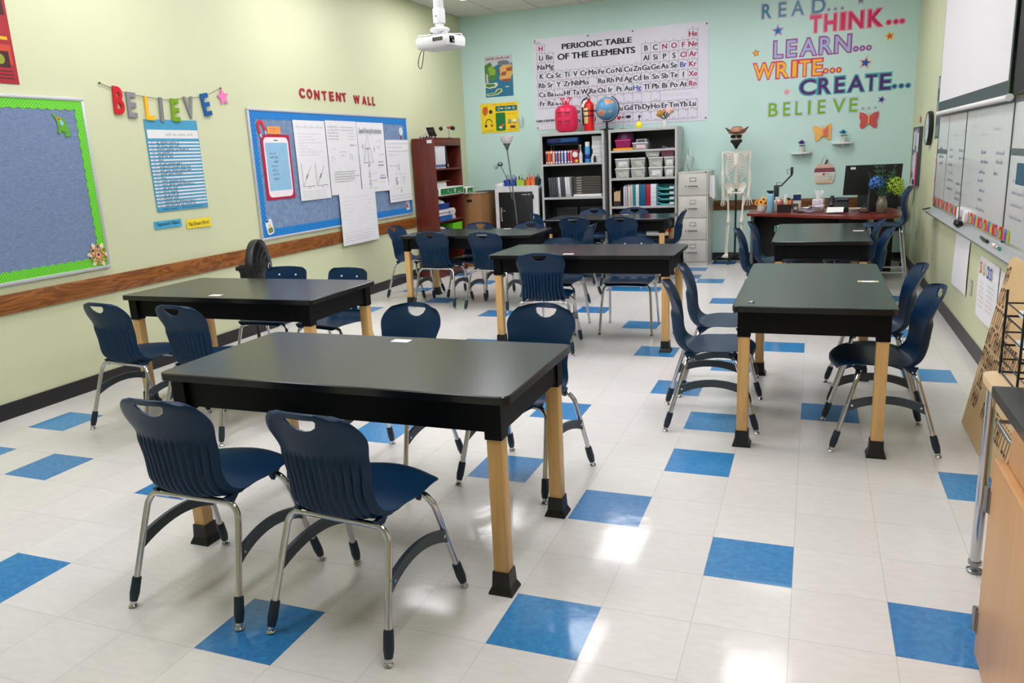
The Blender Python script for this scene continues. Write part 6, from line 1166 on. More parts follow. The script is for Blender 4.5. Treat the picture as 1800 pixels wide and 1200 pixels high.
for k in range(5):
    a = R(90+72*k+20); ex, ey = 0.25*math.cos(a), 0.045+0.2*math.sin(a)*0.95; b = MB(); b.tube([(0, 0.045, 0.115), (ex*0.5, 0.045+(ey-0.045)*0.5, 0.1), (ex, ey, 0.065)], [0.02, 0.017, 0.012], 8); lg = b.build('stand_leg', BLACK, t)
    b = MB(); b.cyl((ex-0.012, ey, 0.026), (ex+0.012, ey, 0.026), 0.026, n=16); b.cyl((ex, ey, 0.03), (ex, ey, 0.066), 0.007, n=8); b.build('caster', mat(40, 40, 44, 0.4), lg)
# what it wears
t = thing('cowboy_hat', 'tan cowboy hat with a dark band on the skeleton', 'hat', (SKX, SKY, 1.668)); TAN = mat(190, 140, 112, 0.8, var=0.12, scale=30); HB = mat(70, 40, 44, 0.8)
b = MB(); F = []; B = []
for i in range(7):
    r_ = 0.078+0.05*i/6; rf = []; rb = []
    for j in range(37):
        a = 2*PI*j/36; x = r_*math.cos(a)*1.08; y = r_*math.sin(a)*1.0; z = 0.075*(abs(math.cos(a))**1.5)*((i/6)**1.6); rf.append((x, y, z+0.003)); rb.append((x, y, z-0.002))
    F.append(rf); B.append(rb)
vs, fs = shell_mesh(F, B); b.add(vs, fs, 0, True); b.tube([F[6][j] for j in range(36)], 0.006, 6, 1, closed=True); b.build('brim', [TAN, HB], t)
b = MB(); b.lathe([(0.079, 0.0), (0.082, 0.03), (0.078, 0.065), (0.062, 0.082), (0.03, 0.08), (0.001, 0.076)], 28, sy=1.1); b.build('crown', TAN, t)
b = MB(); b.lathe([(0.0815, 0.002), (0.084, 0.004), (0.084, 0.02), (0.0815, 0.022)], 28, sy=1.1); b.build('hat_band', HB, t)
b = MB(); b.tube([(0.05*math.cos(2*PI*i/24), 0.055*math.sin(2*PI*i/24), 0.083) for i in range(24)], 0.006, 6, closed=True); b.build('crown_edge', HB, t)
t = thing('sunglasses', 'black sunglasses on the skeleton under the hat', 'glasses', (SKX, SKY, 1.635))
for s in (-1, 1):
    b = MB(); b.M = Matrix(((1,0,0,0),(0,0,-1,-0.088),(0,1,0,0),(0,0,0,1))); b.prism(rrect(min(s*0.006, s*0.066), -0.02, max(s*0.006, s*0.066), 0.018, 0.012), 0, 0.006); b.build('lens', mat(6, 6, 8, 0.1), t)
    b = MB(); b.tube([(s*0.066, -0.09, 0.01), (s*0.072, -0.06, 0.01), (s*0.072, 0.02, 0.006)], 0.003, 6); b.build('temple', BLACK, t)
b = MB(); b.cyl((-0.008, -0.092, 0.006), (0.008, -0.092, 0.006), 0.004, n=8); b.build('bridge', BLACK, t)
b = MB(); F = []; B = []
for i in range(9):
    v_ = i/8; rf = []; rb = []
    for j in range(13):
        u = -1+j/6; hw_ = 0.072*(1-v_*0.9) if v_ > 0.25 else 0.072-0.01*v_; x = hw_*u; y = -0.105+0.055*u*u*(1-0.5*v_)-0.012*math.sin(PI*v_)+0.006*math.sin(7*u); rf.append((x, y, -0.115*v_)); rb.append((x, y+0.003, -0.115*v_))
    F.append(rf); B.append(rb)
vs, fs = shell_mesh(F, B); b.add(vs, fs, 0, True); tag(b.build('bandana', mat(12, 14, 18, 0.8), loc=(SKX, SKY, 1.592)), 'black bandana tied over the jaw of the skeleton', 'bandana')

# ------------------------------------------------------------------ teacher desk
CHERRY = wood((92, 26, 18), (128, 46, 32), 0, 0.28, 6.0, 'cherry_desk', 0.5, 0.6)
t = thing('teacher_desk', 'teacher desk with a cherry top, rounded right end and black panels', 'desk')
P = [(0.22, 7.42), (0.6, 7.23), (1.0, 7.0), (1.3, 6.83)]+[(1.53+0.29*math.sin(R(q)), 7.04-0.3*math.cos(R(q))) for q in range(-25, 91, 12)]+[(1.84, 7.4), (1.8, 7.75), (1.72, 7.98), (0.22, 7.98)]
b = MB(); b.prism(P, 0.722, 0.75); b.build('desktop', CHERRY, t)
b = MB(); b.rbox(0.26, 0.29, 7.5, 7.95, 0, 0.7215, 0.003); b.build('end_panel', mat(92, 94, 96, 0.4), t)
b = MB(); b.rbox(0.2905, 1.8, 7.86, 7.88, 0.02, 0.7215, 0.002); b.build('modesty_panel', mat(12, 12, 14, 0.5), t)
b = MB(); b.rbox(1.2, 1.66, 7.4, 7.855, 0.03, 0.7215, 0.003); b.build('pedestal', mat(14, 14, 16, 0.5), t)
b = MB(); b.cyl((1.5, 6.98, 0.012), (1.5, 6.98, 0.7215), 0.03, n=20); b.lathe([(0.09, 0), (0.09, 0.008), (0.032, 0.016)], 24, (1.5, 6.98, 0)); b.build('support_pole', STEEL, t)
DZ = 0.751
t = thing('flower_pot', 'white pot of orange sunflowers at the left end of the desk', 'potted flower', (0.37, 7.62, DZ)); b = MB(); b.lathe([(0.032, 0), (0.046, 0.02), (0.047, 0.06), (0.038, 0.085), (0.034, 0.083), (0.001, 0.07)], 20); b.build('pot', mat(226, 220, 212, 0.4), t)
for k, (x, y, z, ax, az) in enumerate(((-0.045, -0.03, 0.11, -60, 10), (0.02, -0.01, 0.145, 20, 30), (0.045, -0.04, 0.1, 50, 0), (-0.005, -0.045, 0.115, 0, -20))):
    b = MB(); b.tube([(0, 0, 0.07), (x*0.9, y*0.6, z)], 0.003, 6); b.build('stem', mat(60, 90, 40), t); M_ = Matrix.Translation((x, y, z)) @ Matrix.Rotation(R(ax*0.6), 4, 'Y') @ Matrix.Rotation(R(60), 4, 'X')
    b = MB(); b.M = M_
    for i in range(13): a = 2*PI*i/13; b.add([(0.008*math.cos(a), 0.008*math.sin(a), 0), (0.026*math.cos(a-0.2), 0.026*math.sin(a-0.2), 0.006), (0.042*math.cos(a), 0.042*math.sin(a), 0.0), (0.026*math.cos(a+0.2), 0.026*math.sin(a+0.2), 0.006)], [(0,1,2,3)])
    b.build('petals', mat(250, 176 if k % 2 else 150, 20, 0.6), t); b = MB(); b.M = M_; b.ball((0, 0, 0.006), 0.013, 12, 6, s=(1, 1, 0.6)); b.build('flower_centre', mat(90, 50, 20), t)
t = thing('water_bottle', 'light blue water bottle with a black lid on the desk', 'bottle', (0.47, 7.56, DZ)); b = MB(); b.lathe([(0.036, 0), (0.0385, 0.006), (0.0385, 0.19), (0.034, 0.205), (0.025, 0.212)], 28); b.build('bottle', mat(136, 192, 214, 0.4), t)
b = MB(); b.lathe([(0.026, 0.2125), (0.026, 0.225)], 20); b.rbox(-0.045, 0.03, -0.012, 0.012, 0.2255, 0.247, 0.004); b.build('lid', BLACK, t)
t = thing('document_camera', 'black document camera with a bent arm on the desk', 'camera', (0.52, 7.83, DZ)); DC = mat(22, 40, 42, 0.4)
b = MB(); b.rbox(-0.05, 0.05, -0.06, 0.06, 0, 0.02, 0.006); b.build('base', DC, t); b = MB(); b.rbox(-0.03, 0.03, -0.025, 0.025, 0.0205, 0.292, 0.005); b.build('post', DC, t)
b = MB(); b.tube([(0.03, 0, 0.285), (0.055, 0, 0.285), (0.165, 0, 0.405)], 0.0095, 8); b.build('arm', DC, t); b = MB(); b.rbox(0.15, 0.182, -0.02, 0.02, 0.42, 0.495, 0.006); b.cyl((0.165, 0, 0.4), (0.165, 0, 0.425), 0.013, n=12); b.build('camera_head', DC, t)
b = MB(); b.tube(spline([(0.0, 0, 0.29), (0.01, 0, 0.325), (0.06, 0, 0.315)], 5), 0.003, 6); b.tube(spline([(0.15, 0, 0.47), (0.115, 0, 0.465), (0.115, 0, 0.44), (0.14, 0, 0.41)], 5), 0.003, 6); b.build('cord', DC, t)
t = thing('pen_holder', 'black mesh organizer full of coloured pens on the desk', 'pen holder', (0.625, 7.53, DZ)); b = MB(); h = 0.088
for q in ((-0.078, 0.078, -0.04, -0.037), (-0.078, 0.078, 0.037, 0.04), (-0.078, -0.075, -0.0365, 0.0365), (0.075, 0.078, -0.0365, 0.0365), (-0.002, 0.001, -0.0365, 0.0365)): b.box(q[0], q[1], q[2], q[3], 0, h)
b.box(-0.0745, 0.0745, -0.0365, 0.0365, 0, 0.003); b.build('holder', mat(20, 18, 22, 0.5), t); rnd = random.Random(21)
for k in range(18):
    x = -0.065+0.13*rnd.random(); y = rnd.uniform(-0.028, 0.028); x += 0.006 if abs(x) < 0.006 else 0; c = rnd.choice(((250, 110, 60), (235, 50, 130), (250, 140, 90), (240, 220, 40), (30, 30, 34), (60, 120, 200), (235, 90, 70), (235, 235, 235)))
    b = MB(); lx = x+rnd.uniform(-0.025, 0.025); b.cyl((x, y*0.8, 0.006), (lx, y, h+rnd.uniform(0.015, 0.06)), 0.0055, n=8); b.build('pen', mat(*c, 0.4), t)
for x, y, r_, h, c, cap, lab in ((0.545, 7.66, 0.04, 0.165, (226, 226, 228), (235, 235, 236), 'white tub with a white lid behind the pens'), (0.66, 7.66, 0.034, 0.15, (190, 205, 205), (30, 34, 36), 'clear bottle with a black cap behind the pens'), (0.635, 7.76, 0.03, 0.185, (225, 228, 228), (240, 240, 240), 'tall white bottle behind the pens')):
    t = thing('bottle', lab, 'bottle', (x, y, DZ), group='bottles behind the pens'); b = MB(); b.lathe([(r_*0.92, 0), (r_, 0.006), (r_, h*0.72), (r_*0.7, h*0.8)], 20); b.build('bottle', mat(*c, 0.35), t); b = MB(); b.lathe([(r_*0.72, h*0.8+0.0005), (r_*0.72, h), (0.001, h+0.001)], 18); b.build('cap', mat(*cap, 0.4), t)
stackbox('card_box', 'box with a dark blue top standing behind the pen holder', 'box', 0.715, 0.8, 7.66, 7.72, DZ, DZ+0.19, mat(222, 214, 190, 0.5), None, [('blue_panel', (-0.0425, 0.0425, -0.0315, -0.0303, 0.12, 0.188), mat(24, 40, 96, 0.4))])
stackbox('calculator', 'small grey box in front of the box with the blue top', 'box', 0.715, 0.775, 7.56, 7.6, DZ, DZ+0.09, mat(70, 64, 62, 0.5), None, [('screen', (-0.02, 0.02, -0.0212, -0.0203, 0.02, 0.055), mat(190, 180, 180))])
for k, (x, y, a, c) in enumerate(((0.86, 7.5, 20, (230, 228, 240)), (0.93, 7.54, -15, (236, 232, 240)), (0.9, 7.56, 40, (215, 225, 240)), (0.99, 7.52, 5, (240, 236, 240)))):
    b = sheet(-0.1, 0.1, -0.07, 0.07, 0.018, 0.01, 60+k); tag(b.build('loose_paper', mat(*c, 0.7), matrix=place(x, y, a, DZ+0.019*k)), '%s sheet in the messy paper pile on the desk, left of the tissue box' % ('lowest', 'second', 'third', 'uppermost')[k], 'paper', 'messy papers on the desk')
t = thing('tissue_box', 'pale printed tissue box with a tissue sticking out on the desk', 'tissue box', (0.99, 7.75, DZ), R(-8)); b = MB(); b.rbox(-0.06, 0.06, -0.06, 0.06, 0, 0.125, 0.003); b.build('carton', mat(222, 206, 212, 0.6, var=0.1, scale=40), t)
b = MB(); b.M = Matrix(((1,0,0,0),(0,0,-1,-0.0605),(0,1,0,0),(0,0,0,1))); [b.scrawl(-0.045, 0.02+0.035*k, 0.09, 0.02, 0.0004, 30+k, 0.004, k % 2) for k in range(3)]; b.build('printed_pattern', [mat(150, 130, 180), mat(190, 120, 150)], t)
b = MB(); F = []; B = []
for i in range(7):
    rf = []; rb = []
    for j in range(17): a = 2*PI*j/16; rr = (0.02+0.022*(i/6))*(1+0.35*math.sin(3*a+i*0.4)); z = 0.125+0.085*i/6+0.018*math.sin(4*a)*(i/6); rf.append((rr*math.cos(a), rr*math.sin(a)*0.6, z)); rb.append((rr*0.93*math.cos(a), rr*0.55*math.sin(a), z))
    F.append(rf); B.append(rb)
vs, fs = shell_mesh(F, B); b.add(vs, fs, 0, True); b.build('tissue', WHITE, t)
t = thing('desk_phone', 'black desk telephone leaning on its stand, facing the camera side of the desk', 'telephone', (1.19, 7.42, DZ), R(-4)); DPH = mat(16, 16, 18, 0.35)
b = MB(); b.add([(-0.11, -0.05, 0), (0.11, -0.05, 0), (0.11, 0.13, 0), (-0.11, 0.13, 0), (-0.11, -0.05, 0.05), (0.11, -0.05, 0.05), (0.11, 0.1, 0.15), (-0.11, 0.1, 0.15)], [(3,2,1,0), (4,5,6,7), (0,1,5,4), (1,2,6,5), (2,3,7,6), (3,0,4,7)]); b.build('body', DPH, t)
b = MB(); b.M = Matrix.Translation((-0.065, 0.025, 0.105)) @ Matrix.Rotation(R(33), 4, 'X'); b.rbox(-0.022, 0.022, -0.09, 0.09, 0, 0.03, 0.01); b.build('handset', DPH, t)
b = MB(); b.M = Matrix.Translation((0.03, 0.06, 0.1345)) @ Matrix.Rotation(R(33.7), 4, 'X'); b.box(-0.05, 0.07, -0.02, 0.035, 0, 0.003); b.build('screen', mat(70, 76, 84, 0.2), t)
b = sheet(-0.085, 0.085, -0.06, 0.06, 0.003, 0, 5); tag(b.build('paper_card', WHITE, matrix=Matrix.Translation((1.16, 7.25, DZ+0.035)) @ Matrix.Rotation(R(-6), 4, 'Z') @ Matrix.Rotation(R(24), 4, 'X')), 'white card propped in front of the desk telephone', 'card')
t = thing('card_stand', 'small dark stand holding the white card', 'stand', (1.16, 7.27, DZ), R(-6)); b = MB(); b.add([(-0.07, -0.07, 0), (0.07, -0.07, 0), (0.07, 0.05, 0), (-0.07, 0.05, 0), (-0.07, -0.07, 0.002), (0.07, -0.07, 0.002), (0.07, 0.05, 0.048), (-0.07, 0.05, 0.048)], [(3,2,1,0), (4,5,6,7), (0,1,5,4), (1,2,6,5), (2,3,7,6), (3,0,4,7)]); b.build('stand_body', mat(60, 62, 66, 0.5), t)
b = MB(); b.box(1.28, 1.5, 7.82, 7.96, DZ, DZ+0.003); tag(b.build('desk_pad', mat(226, 220, 196, 0.6)), 'cream paper lying at the back edge of the desk behind the telephone', 'paper')
t = thing('computer_monitor', 'large black computer monitor seen from behind with a white sticker', 'monitor', (1.56, 7.9, DZ), R(3)); b = MB(); b.add([(-0.31, 0.0, 0.15), (0.285, 0.0, 0.15), (0.305, 0.02, 0.485), (-0.29, 0.02, 0.485), (-0.31, 0.03, 0.15), (0.285, 0.03, 0.15), (0.305, 0.05, 0.485), (-0.29, 0.05, 0.485)], [(0,1,2,3), (7,6,5,4), (0,4,5,1), (1,5,6,2), (2,6,7,3), (3,7,4,0)]); b.build('screen_back', mat(8, 8, 10, 0.35), t)
b = MB(); b.box(-0.24, -0.185, 0.0, 0.002, 0.44, 0.465); b.v = [(p[0], p[1]+0.0145, p[2]) for p in b.v]; b.build('white_sticker', WHITE, t)
b = MB(); b.rbox(-0.03, 0.03, 0.03, 0.05, 0.012, 0.2, 0.004); b.rbox(-0.11, 0.11, -0.05, 0.07, 0, 0.0115, 0.004); b.build('stand', BLACK, t)
t = thing('desktop_computer', 'upright black computer tower beside the glass vase', 'computer', (1.55, 7.36, DZ)); b = MB(); b.rbox(-0.05, 0.05, 0, 0.28, 0, 0.29, 0.004); b.build('case', mat(18, 22, 24, 0.4), t); b = MB(); b.box(-0.042, 0.042, -0.0018, -0.0003, 0.1, 0.28); b.build('front_grille', mat(12, 14, 16, 0.6), t)
b = MB(); b.rbox(-0.09, 0.02, -0.07, 0.0, 0, 0.012, 0.004); b.v = [(p[0]+1.49, p[1]+7.3, p[2]+DZ) for p in b.v]; tag(b.build('adapter', BLACK), 'flat black device lying left of the computer tower', 'device')
b = MB(); b.tube(spline([(1.335, 7.45, DZ+0.006), (1.38, 7.42, DZ+0.008), (1.44, 7.5, DZ+0.03), (1.49, 7.55, DZ+0.1)], 6), 0.004, 6); tag(b.build('cable', BLACK), 'thin black cable running from the telephone to the computer tower', 'cable')
t = thing('flower_vase', 'glass jar vase with a big blue and lime hydrangea bouquet', 'vase', (1.615, 7.2, DZ)); b = MB(); b.lathe([(0.042, 0), (0.052, 0.012), (0.053, 0.11), (0.042, 0.14), (0.038, 0.15), (0.042, 0.175), (0.036, 0.172), (0.032, 0.15), (0.046, 0.11), (0.045, 0.02), (0.001, 0.012)], 28); b.build('jar', mat(120, 112, 100, 0.14, 0.35, var=0.4, scale=60, spec=0.9, bump=0.8), t)
def hydrangea(c, r_, m, seed, n=34):
    rnd = random.Random(seed); b = MB()
    for k in range(n):
        th = math.acos(1-1.6*(k+0.5)/n); ph = 2.4*k; d = Vector((math.sin(th)*math.cos(ph), math.sin(th)*math.sin(ph), math.cos(th))); q = Vector(c)+d*r_*rnd.uniform(0.85, 1.08)
        a = d.orthogonal().normalized(); e = d.cross(a); ro = rnd.uniform(0, 1.5)
        for i in range(4):
            g = ro+PI/2*i; u = a*math.cos(g)+e*math.sin(g); w_ = a*math.cos(g+PI/2)+e*math.sin(g+PI/2); s_ = r_*0.36
            b.add([tuple(q), tuple(q+u*s_*0.55+w_*s_*0.4+d*0.003), tuple(q+u*s_+d*0.008), tuple(q+u*s_*0.55-w_*s_*0.4+d*0.003)], [(0,1,2,3), (3,2,1,0)])
    b.build('flower_head', m, t)
for c, r_, m, s_ in (((-0.065, -0.02, 0.315), 0.07, mat(70, 120, 200, 0.6, var=0.15, scale=50), 1), ((0.115, -0.02, 0.285), 0.08, mat(160, 190, 50, 0.6, var=0.15, scale=50), 2), ((0.155, -0.03, 0.23), 0.05, mat(170, 200, 60, 0.6, var=0.15, scale=50), 3)):
    b = MB(); b.tube(spline([(0, 0, 0.03), (c[0]*0.3, c[1]*0.3, 0.17), tuple(Vector(c)*0.98)], 5), 0.004, 6); b.build('stem', mat(50, 80, 50), t); hydrangea(c, r_, m, s_)
for k in range(9):
    a = R(20+40*k); up = 0.36+0.07*(k % 3); sp = 0.05+0.05*((k*2) % 3); tip = Vector((sp*math.cos(a)+0.01, sp*0.7*math.sin(a), up)); b = MB(); b.tube([(0, 0, 0.1), tuple(tip*0.6), tuple(tip)], 0.0025, 5)
    for i in range(5):
        s_ = 0.55+0.1*i; q = tip*s_; ln = 0.072*(1-0.1*i)
        for sd in (-1, 1): dx = Vector((math.cos(a+sd*1.2), math.sin(a+sd*1.2), 0.5)).normalized()*ln; b.add([tuple(q), tuple(q+dx*0.5+Vector((0, 0, 0.016))), tuple(q+dx), tuple(q+dx*0.5-Vector((0, 0, 0.012)))], [(0,1,2,3), (3,2,1,0)])
    b.build('leaf_spray', mat(70, 120, 88, 0.6, var=0.12, scale=40), t)
# office chair behind the desk
t = thing('office_chair', 'black office chair behind the desk, mostly hidden by the bouquet and the tall stool', 'chair', (1.68, 8.5, 0), R(180)); FAB = mat(18, 20, 24, 0.7)
b = MB(); b.rbox(-0.24, 0.24, -0.24, 0.24, 0.44, 0.52, 0.035); b.build('seat', FAB, t); b = MB(); b.M = Matrix.Translation((0, -0.24, 0.56)) @ Matrix.Rotation(R(8), 4, 'X'); b.rbox(-0.23, 0.23, -0.04, 0.03, 0.0, 0.5, 0.03); b.build('backrest', FAB, t)
for s in (-1, 1): b = MB(); b.tube([(s*0.25, -0.05, 0.47), (s*0.29, -0.05, 0.5), (s*0.29, -0.05, 0.65)], 0.014, 8); b.rbox(s*0.29-0.03, s*0.29+0.03, -0.17, 0.1, 0.65, 0.68, 0.01); b.build('armrest', BLACK, t)
b = MB(); b.cyl((0, 0, 0.1), (0, 0, 0.44), 0.028, n=16); b.build('column', BLACK, t)
for k in range(5):
    a = R(72*k+18); b = MB(); b.tube([(0, 0, 0.11), (0.29*math.cos(a), 0.29*math.sin(a), 0.075)], [0.026, 0.016], 8); lg = b.build('leg', BLACK, t); b = MB(); b.cyl((0.29*math.cos(a)-0.012, 0.29*math.sin(a), 0.026), (0.29*math.cos(a)+0.012, 0.29*math.sin(a), 0.026), 0.026, n=14); b.build('caster', BLACK, lg)
# tall stool chair
t = thing('tall_stool', 'tall navy stool chair with chrome legs in front of the desk, facing left', 'stool', (1.61, 6.39, 0), R(88)); dz = 0.262
prof = [(0.25, 0.418), (0.243, 0.442), (0.2, 0.457), (0.1, 0.455), (0.0, 0.443), (-0.07, 0.433), (-0.125, 0.434), (-0.163, 0.46), (-0.18, 0.51), (-0.172, 0.575), (-0.16, 0.65), (-0.172, 0.735), (-0.21, 0.811)]
F, B = chair_grid([(y, z+dz) for y, z in prof], [(0, 0.18), (0.12, 0.207), (0.3, 0.212), (0.42, 0.2), (0.52, 0.172), (0.64, 0.16), (0.76, 0.18), (0.88, 0.2), (1, 0.196)], ([(0, -0.03), (0.15, -0.012), (0.4, 0.0), (0.52, 0.035), (0.7, 0.045), (1, 0.036)], [(0, -0.022), (0.2, -0.008), (0.4, 0.012), (0.55, 0.012), (1, 0)]), 41, 40, 0.009, 0, 0.11, 0.11, 0.012)
split_build(F, B, 20, ('seat', 'backrest'), NAVY, t)
for sy in (-1, 1):
    for sx in (-1, 1): leg_part([(sx*0.215, sy*0.215, 0.012), (sx*0.175, sy*0.175, 0.3), (sx*0.142, sy*0.142, 0.55), (sx*0.13, sy*0.13, 0.645), (sx*0.1, sy*0.128, 0.672), (sx*0.05, sy*0.128, 0.673), (0, sy*0.128, 0.673)], 0.0125, t, False, CHROME)
rr = 0.182
for a_, b_ in (((-1, -1), (1, -1)), ((1, -1), (1, 1)), ((1, 1), (-1, 1)), ((-1, 1), (-1, -1))): b = MB(); b.cyl((a_[0]*rr, a_[1]*rr, 0.262), (b_[0]*rr, b_[1]*rr, 0.262), 0.0095, n=10); b.build('foot_rail', CHROME, t)
# ------------------------------------------------------------------ right wall
t = thing('whiteboard', 'long wall whiteboard with faint handwriting and a metal marker tray', 'whiteboard', matrix=onwall('right', 6.5, 0.89, 0.0))
WB = mat(222, 224, 222, 0.2, var=0.02); LB = 7.3
b = MB(); b.box(0.0, 3.02, 0.0, 0.80, 0.0, 0.014); b.build('writing_surface', WB, t); b = MB(); b.box(3.035, LB, 0.0, 0.80, 0.0, 0.014); b.build('writing_surface', WB, t)
b = MB(); b.box(-0.018, -0.0005, -0.02, 0.82, 0, 0.018); b.box(3.0205, 3.0345, -0.02, 0.82, 0, 0.02); b.box(0, 3.02, 0.8005, 0.82, 0, 0.018); b.box(3.035, LB, 0.8005, 0.82, 0, 0.018); b.build('frame', mat(96, 100, 102, 0.4, 0.3), t)
b = MB(); b.add([(-0.02, -0.075, 0), (LB, -0.075, 0), (LB, -0.02, 0), (-0.02, -0.02, 0), (-0.02, -0.085, 0.075), (LB, -0.085, 0.075), (LB, -0.07, 0.08), (-0.02, -0.07, 0.08), (-0.02, -0.065, 0.072), (LB, -0.065, 0.072), (LB, -0.035, 0.012), (-0.02, -0.035, 0.012)], [(0,1,5,4), (4,5,6,7), (7,6,9,8), (8,9,10,11), (11,10,2,3), (3,2,1,0), (0,4,7,8,11,3), (1,2,10,9,6,5)]); b.build('marker_tray', mat(186, 188, 190, 0.35, 0.4), t)
b = MB(); b.box(0.58, 0.588, 0.0, 0.80, 0.0142, 0.0155); b.box(0.0, 0.58, 0.47, 0.51, 0.0142, 0.0155); b.box(3.05, 3.5, 0.5, 0.54, 0.0142, 0.0155); b.build('tape_line', mat(92, 104, 104, 0.5), t)
b = MB(); rnd = random.Random(44)
for k in range(7):
    for i, (x, wd) in enumerate(((0.1, 0.3), (0.7, 0.3), (1.15, 0.35), (2.1, 0.3), (2.6, 0.25))):
        if rnd.random() < 0.75 and not (i == 0 and k > 2): b.scrawl(x+rnd.uniform(0, 0.08), 0.5-0.065*k+rnd.uniform(-0.01, 0.01), wd*rnd.uniform(0.5, 1), 0.032, 0.0145, 600+7*k+i, 0.008, rnd.choice((0, 0, 1, 2)))
for k in range(5): b.scrawl(0.9+0.4*k, 0.62+0.03*(k % 3), 0.2, 0.022, 0.0145, 650+k, 0.003, 1)
for k in range(4): b.scrawl(3.15, 0.35-0.07*k, 0.3, 0.026, 0.0145, 660+k, 0.004, 0)
b.build('handwriting', [mat(70, 76, 140, 0.7, var=0), mat(120, 126, 150, 0.7, var=0), mat(80, 90, 90, 0.7, var=0)], t)
b = MB(); b.box(3.22, 3.42, 0.34, 0.46, 0.0142, 0.0155); b.build('posted_strip', mat(46, 96, 120, 0.5), t)
# scalloped colourful border along the bottom of the board
t = thing('scalloped_border', 'strip of rainbow scallops along the bottom of the whiteboard', 'border', matrix=onwall('right', 6.5, 0.887, 0.0165))
cols = ((200, 40, 60), (240, 130, 50), (60, 150, 210), (150, 200, 40), (220, 50, 90), (130, 60, 150), (245, 170, 60))
for k in range(46):
    x = 0.035+0.07*k; b = MB(); P = [(x+0.034*math.cos(R(q)), 0.042+0.034*math.sin(R(q))) for q in range(0, 181, 30)]+[(x-0.034, 0.0), (x+0.034, 0.0)]; b.prism(P, 0, 0.0016); P = [(x+0.02*math.cos(R(q)), 0.034+0.022*math.sin(R(q))) for q in range(0, 181, 30)]+[(x-0.02, 0.008), (x+0.02, 0.008)]; b.prism(P, 0.0017, 0.0026, 1)
    c = cols[k % 7]; c2 = cols[(k+3) % 7]; b.build('scallop', [mat(*c, 0.5), mat(*c2, 0.5)], t)
# projector screen
t = thing('projector_screen', 'pulled-down white projector screen with a dark border over the whiteboard', 'screen', matrix=onwall('right', 6.34, 1.72, 0.05))
b = MB(); b.box(0.0, 2.82, 0.1, 1.66, 0.0, 0.004); b.build('screen_fabric', mat(240, 238, 240, 0.6, var=0.01), t)
b = MB(); b.box(0.0, 2.82, 0.02, 0.0995, 0, 0.004); b.box(2.8205, 2.86, 0.02, 1.66, 0, 0.004); b.box(-0.012, -0.0005, 0.02, 1.66, 0, 0.004); b.build('dark_border', mat(64, 80, 80, 0.6), t)
b = MB(); b.cyl((-0.02, 0.0, 0.003), (2.88, 0.0, 0.003), 0.019, n=16); b.build('bottom_tube', WHITE, t)
for x in (-0.021, 2.88): b = MB(); b.cyl((x, 0, 0.003), (x+0.012, 0, 0.003), 0.022, n=16); b.build('end_cap', WHITE, t)
b = MB(); b.rbox(-0.1, 2.96, 1.66, 1.76, -0.045, 0.05, 0.01); b.build('housing', WHITE, t)
b = MB(); b.cyl((1.56, -0.02, 0.006), (1.56, -0.84, 0.006), 0.003, n=6); b.build('pull_cord', mat(60, 60, 62), t); b = MB(); b.ball((1.56, -0.86, 0.006), 0.022, 12, 8); b.build('pull_knob', BLACK, t)
t = thing('wall_display', 'black flat panel on the right wall, cut off by the photo edge', 'display', matrix=onwall('right', 3.465, 1.73, 0.002)); b = MB(); b.rbox(0.0, 1.9, 0.0, 1.1, 0, 0.035, 0.006); b.build('panel', mat(10, 10, 12, 0.4), t); b = MB(); b.box(0.02, 1.88, 0.02, 1.08, 0.0352, 0.037); b.build('screen', mat(4, 4, 5, 0.55), t)
# clock, cork board, strips
t = thing('wall_clock', 'round black wall clock on the right wall', 'clock', matrix=onwall('right', 7.17, 1.6, 0.001)); b = MB(); b.lathe([(0.165, 0), (0.17, 0.01), (0.168, 0.04), (0.155, 0.046), (0.149, 0.04)], 40); b.build('rim', BLACK, t)
b = MB(); b.prism(disc(0, 0, 0.148, 40), 0.0, 0.042); b.build('face', mat(206, 220, 224, 0.3), t)
b = MB(); b.M = Matrix.Rotation(R(-60), 4, 'Z'); b.box(-0.004, 0.004, 0, 0.075, 0.0425, 0.0435); b.build('hour_hand', BLACK, t); b = MB(); b.M = Matrix.Rotation(R(130), 4, 'Z'); b.box(-0.003, 0.003, 0, 0.115, 0.0438, 0.0445); b.build('minute_hand', BLACK, t)
b = MB()
for k in range(12): a = R(30*k); b.flat(disc(0.125*math.sin(a), 0.125*math.cos(a), 0.007, 8), 0.0425)
b.build('hour_mark', BLACK, t)
b = sheet(-0.04, 0.04, -0.035, 0.035, 0.006, 0, 3); tag(b.build('sticky_note', mat(255, 130, 70, 0.6), matrix=onwall('right', 8.12, 1.71, 0.003)), 'small orange sticky note high on the right wall near the corner', 'note')
t = thing('pin_board', 'grey pin board covered with slips of paper on the right wall near the corner', 'pin board', matrix=onwall('right', 8.4, 1.0, 0.002)); b = MB(); b.rbox(0, 0.55, 0, 0.62, 0, 0.03, 0.004); b.build('board', mat(120, 122, 136, 0.7), t)
b = MB(); b.box(-0.012, -0.0003, -0.01, 0.63, 0, 0.035); b.box(0.5503, 0.562, -0.01, 0.63, 0, 0.035); b.box(0, 0.55, 0.6203, 0.63, 0, 0.035); b.box(0, 0.55, -0.01, -0.0003, 0, 0.035); b.build('frame', mat(70, 72, 76, 0.4), t)
